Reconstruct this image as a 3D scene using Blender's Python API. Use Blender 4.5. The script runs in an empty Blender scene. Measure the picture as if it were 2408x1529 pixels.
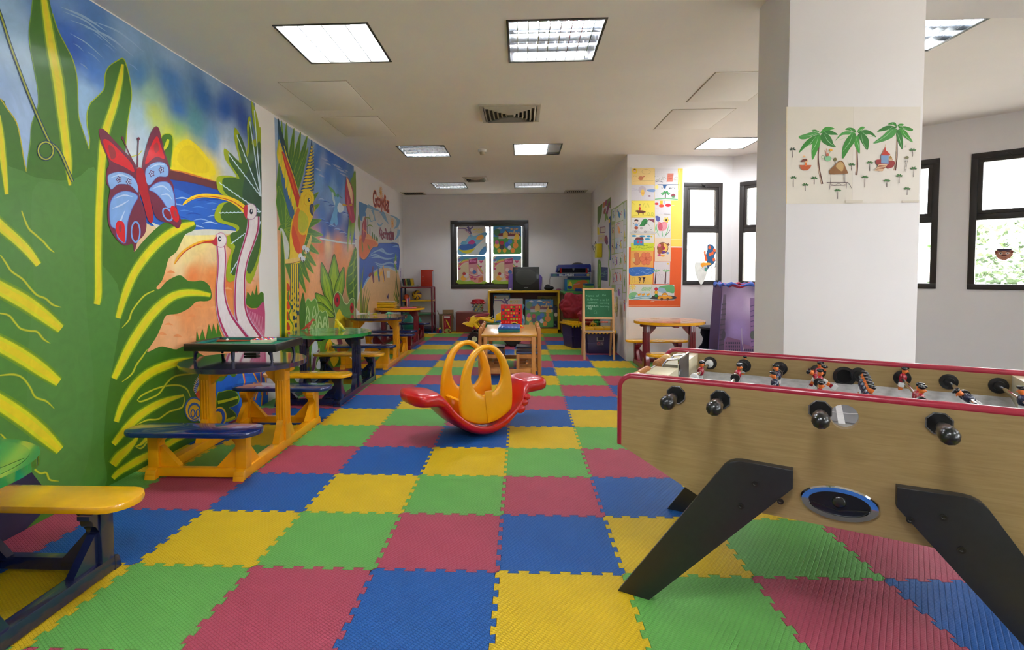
import bpy, bmesh, math, random
from mathutils import Vector, Matrix, Euler, geometry
random.seed(7)
SC = bpy.context.scene
COL = SC.collection
PI = math.pi

# ------------------------------------------------------------------ camera
CF, CCX, CCY, CYAW, CPIT, CROL, CH = 1269.3, 1166.4, 692.5, -.0463, .0462, .0051, 1.4495
def cam_axes():
    cy, sy = math.cos(CYAW), math.sin(CYAW); cp, sp = math.cos(CPIT), math.sin(CPIT)
    cr, sr = math.cos(CROL), math.sin(CROL)
    fw = Vector((sy*cp, cy*cp, -sp)); rt = Vector((cy, -sy, 0)); dn = fw.cross(rt)
    return rt*cr + dn*sr, -rt*sr + dn*cr, fw
CR, CD, CFW = cam_axes()
CO = Vector((0, 0, CH))
cam_d = bpy.data.cameras.new('camera'); cam = bpy.data.objects.new('camera', cam_d); COL.objects.link(cam)
cam.matrix_world = Matrix(((CR.x, -CD.x, -CFW.x, 0), (CR.y, -CD.y, -CFW.y, 0), (CR.z, -CD.z, -CFW.z, CH), (0, 0, 0, 1)))
cam_d.sensor_width = 36; cam_d.sensor_fit = 'HORIZONTAL'; cam_d.lens = CF/2408*36
cam_d.shift_x = (1204 - CCX)/2408; cam_d.shift_y = (CCY - 764.5)/2408
cam_d.clip_start = .05; cam_d.clip_end = 300
SC.camera = cam

# ------------------------------------------------------------------ world, exposure
SC.view_settings.view_transform = 'Standard'; SC.view_settings.look = 'None'
SC.view_settings.gamma = 1; SC.view_settings.exposure = 1.15
try: SC.view_settings.use_curve_mapping = False
except Exception: pass
W = bpy.data.worlds.new('sky'); SC.world = W; W.use_nodes = True
_bg = W.node_tree.nodes['Background']; _bg.inputs[0].default_value = (.93, .96, 1, 1); _bg.inputs[1].default_value = 6.0
sun_d = bpy.data.lights.new('sun', 'SUN'); sun_d.energy = 24; sun_d.angle = .02; sun_d.color = (1, .96, .90)
sun = bpy.data.objects.new('sun', sun_d); COL.objects.link(sun); sun.rotation_euler = Vector((.57, 0, -.82)).to_track_quat('-Z', 'Y').to_euler(); sun.location = (-20, 6, 30)
LAMP = 15.0      # strength of the ceiling lamps' diffusers
try:
    SC.cycles.max_bounces = 10; SC.cycles.diffuse_bounces = 6; SC.cycles.glossy_bounces = 4
    SC.cycles.sample_clamp_indirect = 6; SC.cycles.use_denoising = True
    SC.cycles.caustics_reflective = False; SC.cycles.caustics_refractive = False
except Exception: pass

def ray(u, v): return CFW + CR*((u-CCX)/CF) + CD*((v-CCY)/CF)
def at(u, v, p, n):
    """the point on the plane (p, n) of the room that is seen at u, v of the photograph"""
    d = ray(u, v); p = Vector(p); n = Vector(n)
    return CO + d*((p-CO).dot(n)/d.dot(n))
def atx(u, v, x): return at(u, v, (x, 0, 0), (1, 0, 0))
def aty(u, v, y): return at(u, v, (0, y, 0), (0, 1, 0))
def atz(u, v, z): return at(u, v, (0, 0, z), (0, 0, 1))

# ------------------------------------------------------------------ colour and materials
def lin(c):
    r = []
    for x in c[:3]:
        x = x/255
        r.append(x/12.92 if x <= .04045 else ((x+.055)/1.055)**2.4)
    return (*r, 1)
MATS = {}
def mat(name, col=(200, 200, 200), rough=.5, metal=0, noise=.06, scale=14, bump=0, coat=0, emit=0, stretch=(1, 1, 1), spec=.5):
    if name in MATS: return MATS[name]
    m = bpy.data.materials.new(name); m.use_nodes = True; MATS[name] = m
    nt = m.node_tree; b = nt.nodes['Principled BSDF']
    b.inputs['Roughness'].default_value = rough; b.inputs['Metallic'].default_value = metal
    b.inputs['Coat Weight'].default_value = coat; b.inputs['Coat Roughness'].default_value = .08
    b.inputs['Specular IOR Level'].default_value = spec
    c = lin(col)
    tc = nt.nodes.new('ShaderNodeTexCoord'); mp = nt.nodes.new('ShaderNodeMapping'); mp.inputs['Scale'].default_value = stretch
    nz = nt.nodes.new('ShaderNodeTexNoise'); nz.inputs['Scale'].default_value = scale; nz.inputs['Detail'].default_value = 4
    nt.links.new(tc.outputs['Object'], mp.inputs[0]); nt.links.new(mp.outputs[0], nz.inputs[0])
    rp = nt.nodes.new('ShaderNodeValToRGB')
    rp.color_ramp.elements[0].position = .3; rp.color_ramp.elements[1].position = .7
    rp.color_ramp.elements[0].color = [x*(1-noise) for x in c[:3]] + [1]
    rp.color_ramp.elements[1].color = [min(1, x*(1+noise)) for x in c[:3]] + [1]
    nt.links.new(nz.outputs['Fac'], rp.inputs[0]); nt.links.new(rp.outputs[0], b.inputs['Base Color'])
    if bump:
        bp = nt.nodes.new('ShaderNodeBump'); bp.inputs['Strength'].default_value = bump; bp.inputs['Distance'].default_value = .01
        nt.links.new(nz.outputs['Fac'], bp.inputs['Height']); nt.links.new(bp.outputs[0], b.inputs['Normal'])
    if emit:
        b.inputs['Emission Color'].default_value = c; b.inputs['Emission Strength'].default_value = emit
    return m
def wood(name, a, b2, rough=.4, scale=6, stretch=(1, 8, 1), coat=0, dist=2.5):
    if name in MATS: return MATS[name]
    m = mat(name, a, rough, noise=.0, coat=coat); nt = m.node_tree
    tc = nt.nodes.new('ShaderNodeTexCoord'); mp = nt.nodes.new('ShaderNodeMapping'); mp.inputs['Scale'].default_value = stretch
    nz = nt.nodes.new('ShaderNodeTexNoise'); nz.inputs['Scale'].default_value = scale; nz.inputs['Detail'].default_value = 6; nz.inputs['Distortion'].default_value = dist
    rp = nt.nodes.new('ShaderNodeValToRGB'); rp.color_ramp.elements[0].color = lin(a); rp.color_ramp.elements[1].color = lin(b2)
    rp.color_ramp.elements[0].position = .35; rp.color_ramp.elements[1].position = .7
    nt.links.new(tc.outputs['Object'], mp.inputs[0]); nt.links.new(mp.outputs[0], nz.inputs[0]); nt.links.new(nz.outputs['Fac'], rp.inputs[0])
    nt.links.new(rp.outputs[0], nt.nodes['Principled BSDF'].inputs['Base Color'])
    return m
def artmat(name, rough=.5, coat=0, grain=.1, scale=30):
    """paint or print: the colour of each stroke is stored on the mesh, a little brush grain on top"""
    if name in MATS: return MATS[name]
    m = bpy.data.materials.new(name); m.use_nodes = True; MATS[name] = m; nt = m.node_tree; b = nt.nodes['Principled BSDF']
    b.inputs['Roughness'].default_value = rough; b.inputs['Coat Weight'].default_value = coat; b.inputs['Coat Roughness'].default_value = .12
    ca = nt.nodes.new('ShaderNodeVertexColor'); ca.layer_name = 'Col'
    tc = nt.nodes.new('ShaderNodeTexCoord'); nz = nt.nodes.new('ShaderNodeTexNoise'); nz.inputs['Scale'].default_value = scale; nz.inputs['Detail'].default_value = 5
    nz.inputs['Distortion'].default_value = 1.5
    mr = nt.nodes.new('ShaderNodeMapRange'); mr.inputs[1].default_value = .3; mr.inputs[2].default_value = .7
    mr.inputs[3].default_value = 1-grain; mr.inputs[4].default_value = 1+grain
    mx = nt.nodes.new('ShaderNodeVectorMath'); mx.operation = 'SCALE'
    nt.links.new(tc.outputs['Object'], nz.inputs[0]); nt.links.new(nz.outputs['Fac'], mr.inputs[0])
    nt.links.new(ca.outputs['Color'], mx.inputs[0]); nt.links.new(mr.outputs[0], mx.inputs['Scale'])
    nt.links.new(mx.outputs[0], b.inputs['Base Color'])
    return m
def glassmat():
    if 'window_glass' in MATS: return MATS['window_glass']
    m = bpy.data.materials.new('window_glass'); m.use_nodes = True; MATS['window_glass'] = m; nt = m.node_tree
    nt.nodes.remove(nt.nodes['Principled BSDF']); out = nt.nodes['Material Output']
    tr = nt.nodes.new('ShaderNodeBsdfTransparent'); tr.inputs[0].default_value = (.97, .985, .98, 1)
    gl = nt.nodes.new('ShaderNodeBsdfGlossy'); gl.inputs['Roughness'].default_value = .02
    mx = nt.nodes.new('ShaderNodeMixShader'); mx.inputs[0].default_value = .06
    nt.links.new(tr.outputs[0], mx.inputs[1]); nt.links.new(gl.outputs[0], mx.inputs[2]); nt.links.new(mx.outputs[0], out.inputs[0])
    return m

# ------------------------------------------------------------------ mesh helpers
def tag(o, label=None, cat=None, group=None, kind=None):
    if label: o['label'] = label
    if cat: o['category'] = cat
    if group: o['group'] = group
    if kind: o['kind'] = kind
    return o
def empty(name, loc=(0, 0, 0), rz=0, label=None, cat=None, group=None, kind=None):
    o = bpy.data.objects.new(name, None); COL.objects.link(o); o.location = loc; o.rotation_euler = (0, 0, rz); o.empty_display_size = .1
    return tag(o, label, cat, group, kind)
def link(name, me, parent=None, loc=None, rot=None):
    o = bpy.data.objects.new(name, me); COL.objects.link(o)
    if parent is not None: o.parent = parent
    if loc is not None: o.location = loc
    if rot is not None: o.rotation_euler = rot
    return o
def kids(o): return list(o.children)
def copy_tree(o, parent=None):
    c = o.copy(); COL.objects.link(c); c.parent = parent
    for ch in kids(o): copy_tree(ch, c)
    return c
def V(*a): return Vector(a)
class MB:
    """collects shapes for ONE mesh"""
    def __init__(s): s.bm = bmesh.new(); s.mi = 0; s.mats = []
    def use(s, m):
        if m not in s.mats: s.mats.append(m)
        s.mi = s.mats.index(m); return s
    def _set(s, faces):
        for f in faces: f.material_index = s.mi
    def box(s, c, d, bev=0, rot=None, taper=None):
        n0 = set(s.bm.faces)
        r = bmesh.ops.create_cube(s.bm, size=1); vs = r['verts']
        for v in vs:
            k = 1
            if taper and v.co.z < 0: k = taper
            v.co = Vector((v.co.x*d[0]*k, v.co.y*d[1]*k, v.co.z*d[2]))
        if bev:
            es = list({e for v in vs for e in v.link_edges})
            rb = bmesh.ops.bevel(s.bm, geom=es, offset=bev, segments=2, affect='EDGES', profile=.6)
        nf = [f for f in s.bm.faces if f not in n0]
        nv = list({v for f in nf for v in f.verts})
        M = Matrix.Translation(Vector(c)) @ ((rot if isinstance(rot, Matrix) else Euler(rot).to_matrix().to_4x4()) if rot is not None else Matrix())
        for v in nv: v.co = M @ v.co
        s._set(nf); return s
    def lathe(s, prof, o=(0, 0, 0), ax=(0, 0, 1), n=20, caps=True):
        """prof: (radius, height) along the axis"""
        o = Vector(o); ax = Vector(ax).normalized(); a = ax.orthogonal().normalized(); b = ax.cross(a)
        rings = []
        for r, h in prof:
            rings.append([s.bm.verts.new(o + ax*h + (a*math.cos(2*PI*k/n) + b*math.sin(2*PI*k/n))*max(r, 1e-5)) for k in range(n)])
        fs = []
        for r0, r1 in zip(rings, rings[1:]):
            for k in range(n): fs.append(s.bm.faces.new((r0[k], r0[(k+1) % n], r1[(k+1) % n], r1[k])))
        if caps:
            fs.append(s.bm.faces.new(rings[0][::-1])); fs.append(s.bm.faces.new(rings[-1]))
        s._set(fs); return s
    def cyl(s, p0, p1, r0, r1=None, n=16):
        p0 = Vector(p0); p1 = Vector(p1); r1 = r0 if r1 is None else r1
        return s.lathe([(r0, 0), (r1, (p1-p0).length)], p0, p1-p0, n)
    def ball(s, c, r, n=16, m=10, rot=None):
        r = Vector((r, r, r)) if not hasattr(r, '__len__') else Vector(r)
        c = Vector(c); R3 = Euler(rot).to_matrix() if rot is not None else Matrix.Identity(3)
        rings = []
        for i in range(1, m):
            t = PI*i/m
            rings.append([s.bm.verts.new(c + R3 @ Vector((r.x*math.sin(t)*math.cos(2*PI*k/n), r.y*math.sin(t)*math.sin(2*PI*k/n), -r.z*math.cos(t)))) for k in range(n)])
        b = s.bm.verts.new(c + R3 @ Vector((0, 0, -r.z))); t = s.bm.verts.new(c + R3 @ Vector((0, 0, r.z))); fs = []
        for r0, r1 in zip(rings, rings[1:]):
            for k in range(n): fs.append(s.bm.faces.new((r0[k], r0[(k+1) % n], r1[(k+1) % n], r1[k])))
        for k in range(n):
            fs.append(s.bm.faces.new((b, rings[0][(k+1) % n], rings[0][k]))); fs.append(s.bm.faces.new((t, rings[-1][k], rings[-1][(k+1) % n])))
        s._set(fs); return s
    def tube(s, pts, r, n=10, closed=False, caps=True):
        pts = [Vector(p) for p in pts]; L = len(pts)
        rs = r if hasattr(r, '__len__') else [r]*L
        rings = []; prev = None
        for i, p in enumerate(pts):
            if closed: t = pts[(i+1) % L] - pts[i-1]
            else: t = pts[min(i+1, L-1)] - pts[max(i-1, 0)]
            t.normalize()
            a = t.orthogonal().normalized() if prev is None else (prev - t*prev.dot(t)).normalized()
            prev = a; b = t.cross(a)
            rings.append([s.bm.verts.new(p + (a*math.cos(2*PI*k/n) + b*math.sin(2*PI*k/n))*rs[i]) for k in range(n)])
        fs = []; rr = list(zip(rings, rings[1:]))
        if closed: rr.append((rings[-1], rings[0]))
        for r0, r1 in rr:
            for k in range(n): fs.append(s.bm.faces.new((r0[k], r0[(k+1) % n], r1[(k+1) % n], r1[k])))
        if caps and not closed: fs.append(s.bm.faces.new(rings[0][::-1])); fs.append(s.bm.faces.new(rings[-1]))
        s._set(fs); return s
    def prism(s, poly, o, a, b, h, bev=0):
        """outline poly in the (a, b) plane at o, extruded by h along a x b"""
        o = Vector(o); a = Vector(a); b = Vector(b); n = a.cross(b).normalized()
        area = sum(p[0]*q[1]-q[0]*p[1] for p, q in zip(poly, list(poly[1:])+[poly[0]]))
        if area < 0: poly = list(poly)[::-1]
        n0 = set(s.bm.faces)
        lo = [s.bm.verts.new(o + a*p[0] + b*p[1]) for p in poly]; hi = [s.bm.verts.new(o + a*p[0] + b*p[1] + n*h) for p in poly]
        L = len(poly)
        for k in range(L): s.bm.faces.new((lo[k], lo[(k+1) % L], hi[(k+1) % L], hi[k]))
        f0 = s.bm.faces.new(lo[::-1]); f1 = s.bm.faces.new(hi)
        if bev:
            es = list(f0.edges) + list(f1.edges)
            bmesh.ops.bevel(s.bm, geom=es, offset=bev, segments=2, affect='EDGES', profile=.6)
        s._set([f for f in s.bm.faces if f not in n0]); return s
    def loft(s, rings, closed=True, caps=True):
        R_ = [[s.bm.verts.new(Vector(p)) for p in r] for r in rings]; fs = []; n = len(R_[0])
        for r0, r1 in zip(R_, R_[1:]):
            for k in range(n if closed else n-1): fs.append(s.bm.faces.new((r0[k], r0[(k+1) % n], r1[(k+1) % n], r1[k])))
        if caps and closed: fs.append(s.bm.faces.new(R_[0][::-1])); fs.append(s.bm.faces.new(R_[-1]))
        s._set(fs); return s
    def build(s, name, m=None, parent=None, loc=None, rot=None, smooth=35, hide=False):
        if any(len(f.verts) > 4 for f in s.bm.faces):
            bmesh.ops.triangulate(s.bm, faces=[f for f in s.bm.faces if len(f.verts) > 4])
        bmesh.ops.recalc_face_normals(s.bm, faces=s.bm.faces)
        me = bpy.data.meshes.new(name); s.bm.to_mesh(me); s.bm.free()
        for mm in (s.mats or [m]): me.materials.append(mm)
        if smooth:
            me.polygons.foreach_set('use_smooth', [True]*len(me.polygons))
            try: me.set_sharp_from_angle(angle=math.radians(smooth))
            except Exception: pass
        me.update()
        return link(name, me, parent, loc, rot)
def stadium(L, Wd, n=8, e=1.0):
    """outline of a board with rounded ends, centred; e < 1 flattens the ends"""
    r = Wd/2; p = []
    for k in range(n+1):
        t = -PI/2 + PI*k/n; p.append((L/2 - r*e + r*e*math.cos(t), r*math.sin(t)))
    for k in range(n+1):
        t = PI/2 + PI*k/n; p.append((-L/2 + r*e + r*e*math.cos(t), r*math.sin(t)))
    return p
def ellipse(a, b, n=40): return [(a*math.cos(2*PI*k/n), b*math.sin(2*PI*k/n)) for k in range(n)]
def crom(pts, n=4, closed=True):
    L = len(pts); out = []
    rng = range(L) if closed else range(L-1)
    for i in rng:
        g = (lambda k: pts[k % L]) if closed else (lambda k: pts[max(0, min(L-1, k))])
        p0, p1, p2, p3 = g(i-1), g(i), g(i+1), g(i+2)
        for k in range(n):
            t = k/n
            out.append(tuple(.5*((2*b) + (-a+c)*t + (2*a-5*b+4*c-d)*t*t + (-a+3*b-3*c+d)*t**3) for a, b, c, d in zip(p0, p1, p2, p3)))
    if not closed: out.append(tuple(pts[-1]))
    return out
_GLY = {}
def glyphs(txt, bold=0.0, shear=0):
    key = (txt, bold, shear)
    if key in _GLY: return _GLY[key]
    cu = bpy.data.curves.new('lettering', 'FONT'); cu.body = txt; cu.offset = bold; cu.shear = shear; cu.resolution_u = 3
    o = bpy.data.objects.new('lettering', cu); COL.objects.link(o)
    dg = bpy.context.evaluated_depsgraph_get(); dg.update()
    me = o.evaluated_get(dg).to_mesh()
    vs = [(v.co.x, v.co.y) for v in me.vertices]; fs = [tuple(p.vertices) for p in me.polygons]
    o.evaluated_get(dg).to_mesh_clear(); bpy.data.objects.remove(o); bpy.data.curves.remove(cu)
    _GLY[key] = (vs, fs); return vs, fs
class Art:
    """flat pictures: coats of paint or ink laid over each other on one plane, ONE mesh"""
    def __init__(s, o, r, u, step=.000018, base=.0006):
        s.o = Vector(o); s.r = Vector(r).normalized(); s.u = Vector(u).normalized(); s.n = s.r.cross(s.u)
        s.v = []; s.f = []; s.c = []; s.k = 0; s.step = step; s.base = base; s.map = lambda x, y: (x, y)
    def px(s, sc, ox, oy):
        """following coordinates are read off an enlarged detail of the photograph (scale sc, corner ox, oy)"""
        def f(x, y):
            w = at(ox + x/sc, oy + y/sc, s.o, s.n) - s.o
            return (w.dot(s.r), w.dot(s.u))
        s.map = f; return s
    def box(s, x0, y0, w, h):
        """following coordinates run 0..1 from the lower left corner of this box"""
        s.map = lambda x, y: (x0 + x*w, y0 + y*h); return s
    def _add(s, pts, faces, cols, coat=True):
        if coat: s.k += 1
        d = s.base + s.k*s.step; b = len(s.v)
        s.v += [s.o + s.r*p[0] + s.u*p[1] + s.n*d for p in pts]
        for i, f in enumerate(faces):
            q = [pts[j] for j in f]; ar = sum(q[j][0]*q[(j+1) % len(q)][1] - q[(j+1) % len(q)][0]*q[j][1] for j in range(len(q)))
            f = f if ar > 0 else f[::-1]
            s.f.append([b+j for j in f])
            s.c.append([cols[j] for j in f] if isinstance(cols, list) else [cols]*len(f))
    def poly(s, pts, col, smooth=True, line=None, lw=.01, coat=True, n=4):
        p = crom(pts, n) if smooth else list(pts)
        q = [s.map(*a) for a in p]
        tri = geometry.tessellate_polygon([[Vector((a[0], a[1], 0)) for a in q]])
        if tri: s._add(q, [tuple(t) for t in tri], lin(col), coat)
        if line: s.stroke(p, lw, line, smooth=False, closed=True)
        return s
    def rect(s, x0, y0, x1, y1, col): return s.poly([(x0, y0), (x1, y0), (x1, y1), (x0, y1)], col, smooth=False)
    def ell(s, cx, cy, rx, ry, col, rot=0, n=20, line=None, lw=.01):
        c, d = math.cos(rot), math.sin(rot)
        return s.poly([(cx + rx*math.cos(2*PI*k/n)*c - ry*math.sin(2*PI*k/n)*d, cy + rx*math.cos(2*PI*k/n)*d + ry*math.sin(2*PI*k/n)*c) for k in range(n)], col, smooth=False, line=line, lw=lw)
    def ring(s, cx, cy, rx, ry, w, col, rot=0, n=20):
        c, d = math.cos(rot), math.sin(rot)
        return s.stroke([(cx + rx*math.cos(2*PI*k/n)*c - ry*math.sin(2*PI*k/n)*d, cy + rx*math.cos(2*PI*k/n)*d + ry*math.sin(2*PI*k/n)*c) for k in range(n)], w, col, smooth=False, closed=True)
    def stroke(s, pts, w, col, smooth=True, closed=False, coat=True, n=4):
        """a line of width w (a number or one per point), all in the current coordinates"""
        ws = w if hasattr(w, '__len__') else [w]*len(pts)
        p = [(a[0], a[1], ws[i]) for i, a in enumerate(pts)]
        if smooth and len(p) > 2: p = crom(p, n, closed)
        L = len(p); lf = []; rt = []
        for i in range(L):
            a = p[i-1] if (i or closed) else p[0]; b = p[(i+1) % L] if (i < L-1 or closed) else p[L-1]
            dx, dy = b[0]-a[0], b[1]-a[1]; m = math.hypot(dx, dy) or 1; hx, hy = -dy/m*p[i][2]/2, dx/m*p[i][2]/2
            lf.append(s.map(p[i][0]+hx, p[i][1]+hy)); rt.append(s.map(p[i][0]-hx, p[i][1]-hy))
        fs = [(i, (i+1) % L, L+(i+1) % L, L+i) for i in range(L if closed else L-1)]
        s._add(lf+rt, fs, lin(col), coat); return s
    def spindle(s, a, b, w, col, line=None, lw=2, k=.45, rib=None, rw=2):
        """a pointed leaf from a to b"""
        dx, dy = b[0]-a[0], b[1]-a[1]; m = math.hypot(dx, dy); nx, ny = -dy/m, dx/m
        prof = [(0, .18), (.15, .6), (k, 1), (.75, .75), (.93, .3)]
        p = [(a[0]+dx*t+nx*w/2*q, a[1]+dy*t+ny*w/2*q) for t, q in prof] + [b] + [(a[0]+dx*t-nx*w/2*q, a[1]+dy*t-ny*w/2*q) for t, q in prof[::-1]]
        s.poly(p, col, smooth=True, line=line, lw=lw, n=3)
        if rib: s.stroke([a, b], rw, rib, smooth=False)
        return s
    def text(s, txt, x0, y0, x1, y1, col, bold=0.0, shear=0, line=None, lb=.03):
        """lettering stretched over the box from (x0, y0: lower left) to (x1, y1: upper right)"""
        if line: s.text(txt, x0, y0, x1, y1, line, bold+lb, shear)
        vs, fs = glyphs(txt, bold, shear)
        if not vs: return s
        v0, _ = glyphs(txt, 0, shear) if bold else (vs, fs)
        a0, a1 = min(v[0] for v in v0), max(v[0] for v in v0); b0, b1 = min(v[1] for v in v0), max(v[1] for v in v0)
        q = [s.map(x0 + (v[0]-a0)/(a1-a0)*(x1-x0), y0 + (v[1]-b0)/(b1-b0)*(y1-y0)) for v in vs]
        s._add(q, fs, lin(col)); return s
    def wash(s, smp, P00, P10, P01, P11, nx=40, ny=30, p=3.0, clip=None):
        """soft blended paint over the quad: each dab smp = (x, y, colour) spreads into its neighbours"""
        sp = [(*s.map(a, b), lin(c)) for a, b, c in smp]
        cs = [s.map(*q) for q in (P00, P10, P01, P11)] if clip is None else clip
        pts = []; cols = []
        for j in range(ny+1):
            for i in range(nx+1):
                u, v = i/nx, j/ny
                x = (1-u)*(1-v)*cs[0][0]+u*(1-v)*cs[1][0]+(1-u)*v*cs[2][0]+u*v*cs[3][0]
                y = (1-u)*(1-v)*cs[0][1]+u*(1-v)*cs[1][1]+(1-u)*v*cs[2][1]+u*v*cs[3][1]
                pts.append((x, y)); t = 0; c = [0, 0, 0]
                for a, b, q in sp:
                    w = 1/(((a-x)**2+(b-y)**2)**(p/2)+1e-5); t += w
                    c = [c[m]+w*q[m] for m in range(3)]
                cols.append((c[0]/t, c[1]/t, c[2]/t, 1))
        fs = [(j*(nx+1)+i, j*(nx+1)+i+1, (j+1)*(nx+1)+i+1, (j+1)*(nx+1)+i) for j in range(ny) for i in range(nx)]
        s._add(pts, fs, cols); return s
    def build(s, name, m, parent=None, label=None, cat=None, group=None, kind=None, local=False):
        me = bpy.data.meshes.new(name); inv = parent.matrix_basis.inverted() if (parent is not None and not local) else Matrix()
        me.from_pydata([inv @ v for v in s.v], [], s.f)
        ca = me.color_attributes.new('Col', 'FLOAT_COLOR', 'CORNER')
        flat = [x for f in s.c for c in f for x in c]; ca.data.foreach_set('color', flat)
        me.materials.append(m); me.update()
        return tag(link(name, me, parent), label, cat, group, kind)
def bake(parent):
    """the basis matrix of a freshly placed Empty"""
    return Matrix.LocRotScale(parent.location, parent.rotation_euler, None)
# ------------------------------------------------------------------ the room
XL, YB, CE = -2.795, 12.79, 3.22
XR = 1.65                                  # right wall of the far part of the room
PA, PB, PC = V(1.65, 8.53, 0), V(3.36, 8.82, 0), V(6.65, 5.53, 0)
m_wall = mat('wall_paint', (230, 226, 226), .75, noise=.015, scale=3, bump=.03)
m_ceil = mat('ceiling_paint', (243, 238, 235), .85, noise=.015, scale=2)
m_slab = mat('concrete', (70, 66, 62), .8)
m_frame = mat('window_frame_metal', (40, 35, 33), .45, noise=.1)
m_glass = glassmat()
def structure(o): o['kind'] = 'structure'; return o
def wall(name, p0, p1, holes=(), th=.2, z0=-.013, z1=None, m=None):
    """a wall whose inner face runs from p0 to p1 (the room on its right side... left normal is outside); holes: (s0, s1, z0, z1)"""
    z1 = CE if z1 is None else z1
    p0 = Vector(p0); p1 = Vector(p1); d = (p1-p0); L = d.length; d.normalize(); n = V(-d.y, d.x, 0)
    ss = sorted({0, L, *[h[0] for h in holes], *[h[1] for h in holes]}); zs = sorted({z0, z1, *[h[2] for h in holes], *[h[3] for h in holes]})
    B = MB(); vd = {}
    def vt(s, z, k):
        key = (round(s, 4), round(z, 4), k)
        if key not in vd: vd[key] = B.bm.verts.new(p0 + d*s + V(0, 0, z) + n*(th*k))
        return vd[key]
    solid = lambda i, j: 0 <= i < len(ss)-1 and 0 <= j < len(zs)-1 and not any(h[0]-1e-6 <= ss[i] and ss[i+1] <= h[1]+1e-6 and h[2]-1e-6 <= zs[j] and zs[j+1] <= h[3]+1e-6 for h in holes)
    for i in range(len(ss)-1):
        for j in range(len(zs)-1):
            if not solid(i, j): continue
            a, b, c, e = ss[i], ss[i+1], zs[j], zs[j+1]
            for k in (0, 1): B.bm.faces.new((vt(a, c, k), vt(b, c, k), vt(b, e, k), vt(a, e, k)))
            for (q, r, di, dj) in (((a, c), (a, e), -1, 0), ((b, c), (b, e), 1, 0), ((a, c), (b, c), 0, -1), ((a, e), (b, e), 0, 1)):
                if not solid(i+di, j+dj): B.bm.faces.new((vt(*q, 0), vt(*r, 0), vt(*r, 1), vt(*q, 1)))
    return structure(B.build(name, m or m_wall, smooth=0))
def frame_bm(B, x0, x1, z0, z1, w, y0, y1, bev=.004):
    for a, b, c, d in ((x0, x1, z1-w, z1), (x0, x1, z0, z0+w), (x0, x0+w, z0+w, z1-w), (x1-w, x1, z0+w, z1-w)):
        B.box(((a+b)/2, (y0+y1)/2, (c+d)/2), (b-a, y1-y0, d-c), bev)
def window(n, p0, p1, s0, s1, z0, z1, style='sash', rec=.02):
    """window in the wall p0-p1; local x along the wall, y outwards, z up"""
    p0 = Vector(p0); p1 = Vector(p1); d = (p1-p0).normalized(); o = p0 + d*s0; w = s1-s0
    r = empty(f'window_{n}', (o.x, o.y, 0), math.atan2(d.y, d.x), kind='structure')
    if style == 'sash':
        B = MB(); frame_bm(B, 0, w, z0, z1, .065, -.012, .07); B.build('frame', m_frame, r)
        zm = z0 + (z1-z0)*.533
        B = MB(); B.box((w/2, .03, zm), (w-.13, .07, .07), .004); B.build('mullion', m_frame, r)
        B = MB(); frame_bm(B, .066, w-.066, zm+.036, z1-.066, .045, .0, .05); B.build('sash', m_frame, r)
        B = MB(); B.box((w/2, .03, (z0+.07+zm-.04)/2), (w-.12, .005, zm-.04-z0-.06)); B.box((w/2, .03, (zm+z1)/2), (w-.2, .005, z1-zm-.18)); B.build('pane', m_glass, r, smooth=0)
        B = MB(); B.box((w/2, -.02, z1-.035), (.06, .02, .03), .006); B.cyl((w/2, -.03, z1-.04), (w/2+.03, -.035, z1-.08), .006); B.build('latch', m_frame, r)
    elif style == 'slide':
        B = MB(); frame_bm(B, 0, w, z0, z1, .09, -.015, .09); frame_bm(B, .09, w-.09, z0+.09, z1-.09, .06, .02, .07); B.build('frame', m_frame, r)
        B = MB(); B.box((w/2+.015, .02, (z0+z1)/2), (.05, .05, z1-z0-.24), .004); B.build('mullion', mat('brown_mullion', (75, 52, 48), .5), r)
        B = MB(); B.box((w/2, .05, (z0+z1)/2), (w-.28, .005, z1-z0-.28)); B.build('pane', m_glass, r, smooth=0)
    else:
        B = MB(); frame_bm(B, 0, w, z0, z1, .07, -.01, .07); B.build('frame', m_frame, r)
        B = MB(); B.box((w/2, .03, (z0+z1)/2), (.06, .06, z1-z0-.14), .004); B.build('mullion', m_frame, r)
        B = MB(); B.box((w/2, .03, (z0+z1)/2), (w-.12, .005, z1-z0-.12)); B.build('pane', m_glass, r, smooth=0)
    return r
YF = -3.2
B = MB(); B.prism([(XL-.2, YF-.2), (6.9, YF-.2), (6.9, 5.7), (3.5, 9.1), (1.9, 13.0), (XL-.2, 13.0)], (0, 0, -.12), (1, 0, 0), (0, 1, 0), .107)
structure(B.build('floor', m_slab, smooth=0))
wall('wall_left', (XL, YF), (XL, YB)) if False else wall('wall_left', V(XL, YF, 0), V(XL, YB, 0))
WB = (V(XL-.2, YB, 0), V(XR+.25, YB, 0))
wall('wall_back', *WB, holes=[(-1.665-(XL-.2), .182-(XL-.2), .995, 2.61)])
wall('wall_right', V(XR, YB, 0), V(XR, 8.532, 0), th=.034)
WP = (PA+(PB-PA).normalized()*.034, PB); wall('wall_pier', *WP, holes=[((V(2.562, 8.684, 0)-WP[0]).length, (V(3.2, 8.793, 0)-WP[0]).length, 1.19, 2.80)])
W45 = (PB, PC); W45H = [(.125, .775, 1.18, 2.80), (1.93, 2.58, 1.18, 2.80), (2.875, 3.525, 1.18, 2.80)]
wall('wall_bay', *W45, holes=W45H)
WE = (PC, V(6.65, YF, 0)); WEH = [(.5, 1.15, 1.18, 2.8), (1.5, 2.15, 1.18, 2.8), (4.0, 5.6, 1.0, 2.8), (6.2, 7.8, 1.0, 2.8)]  # unseen windows, added to bring daylight onto the foosball table and mural
wall('wall_east', *WE, holes=WEH)
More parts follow.
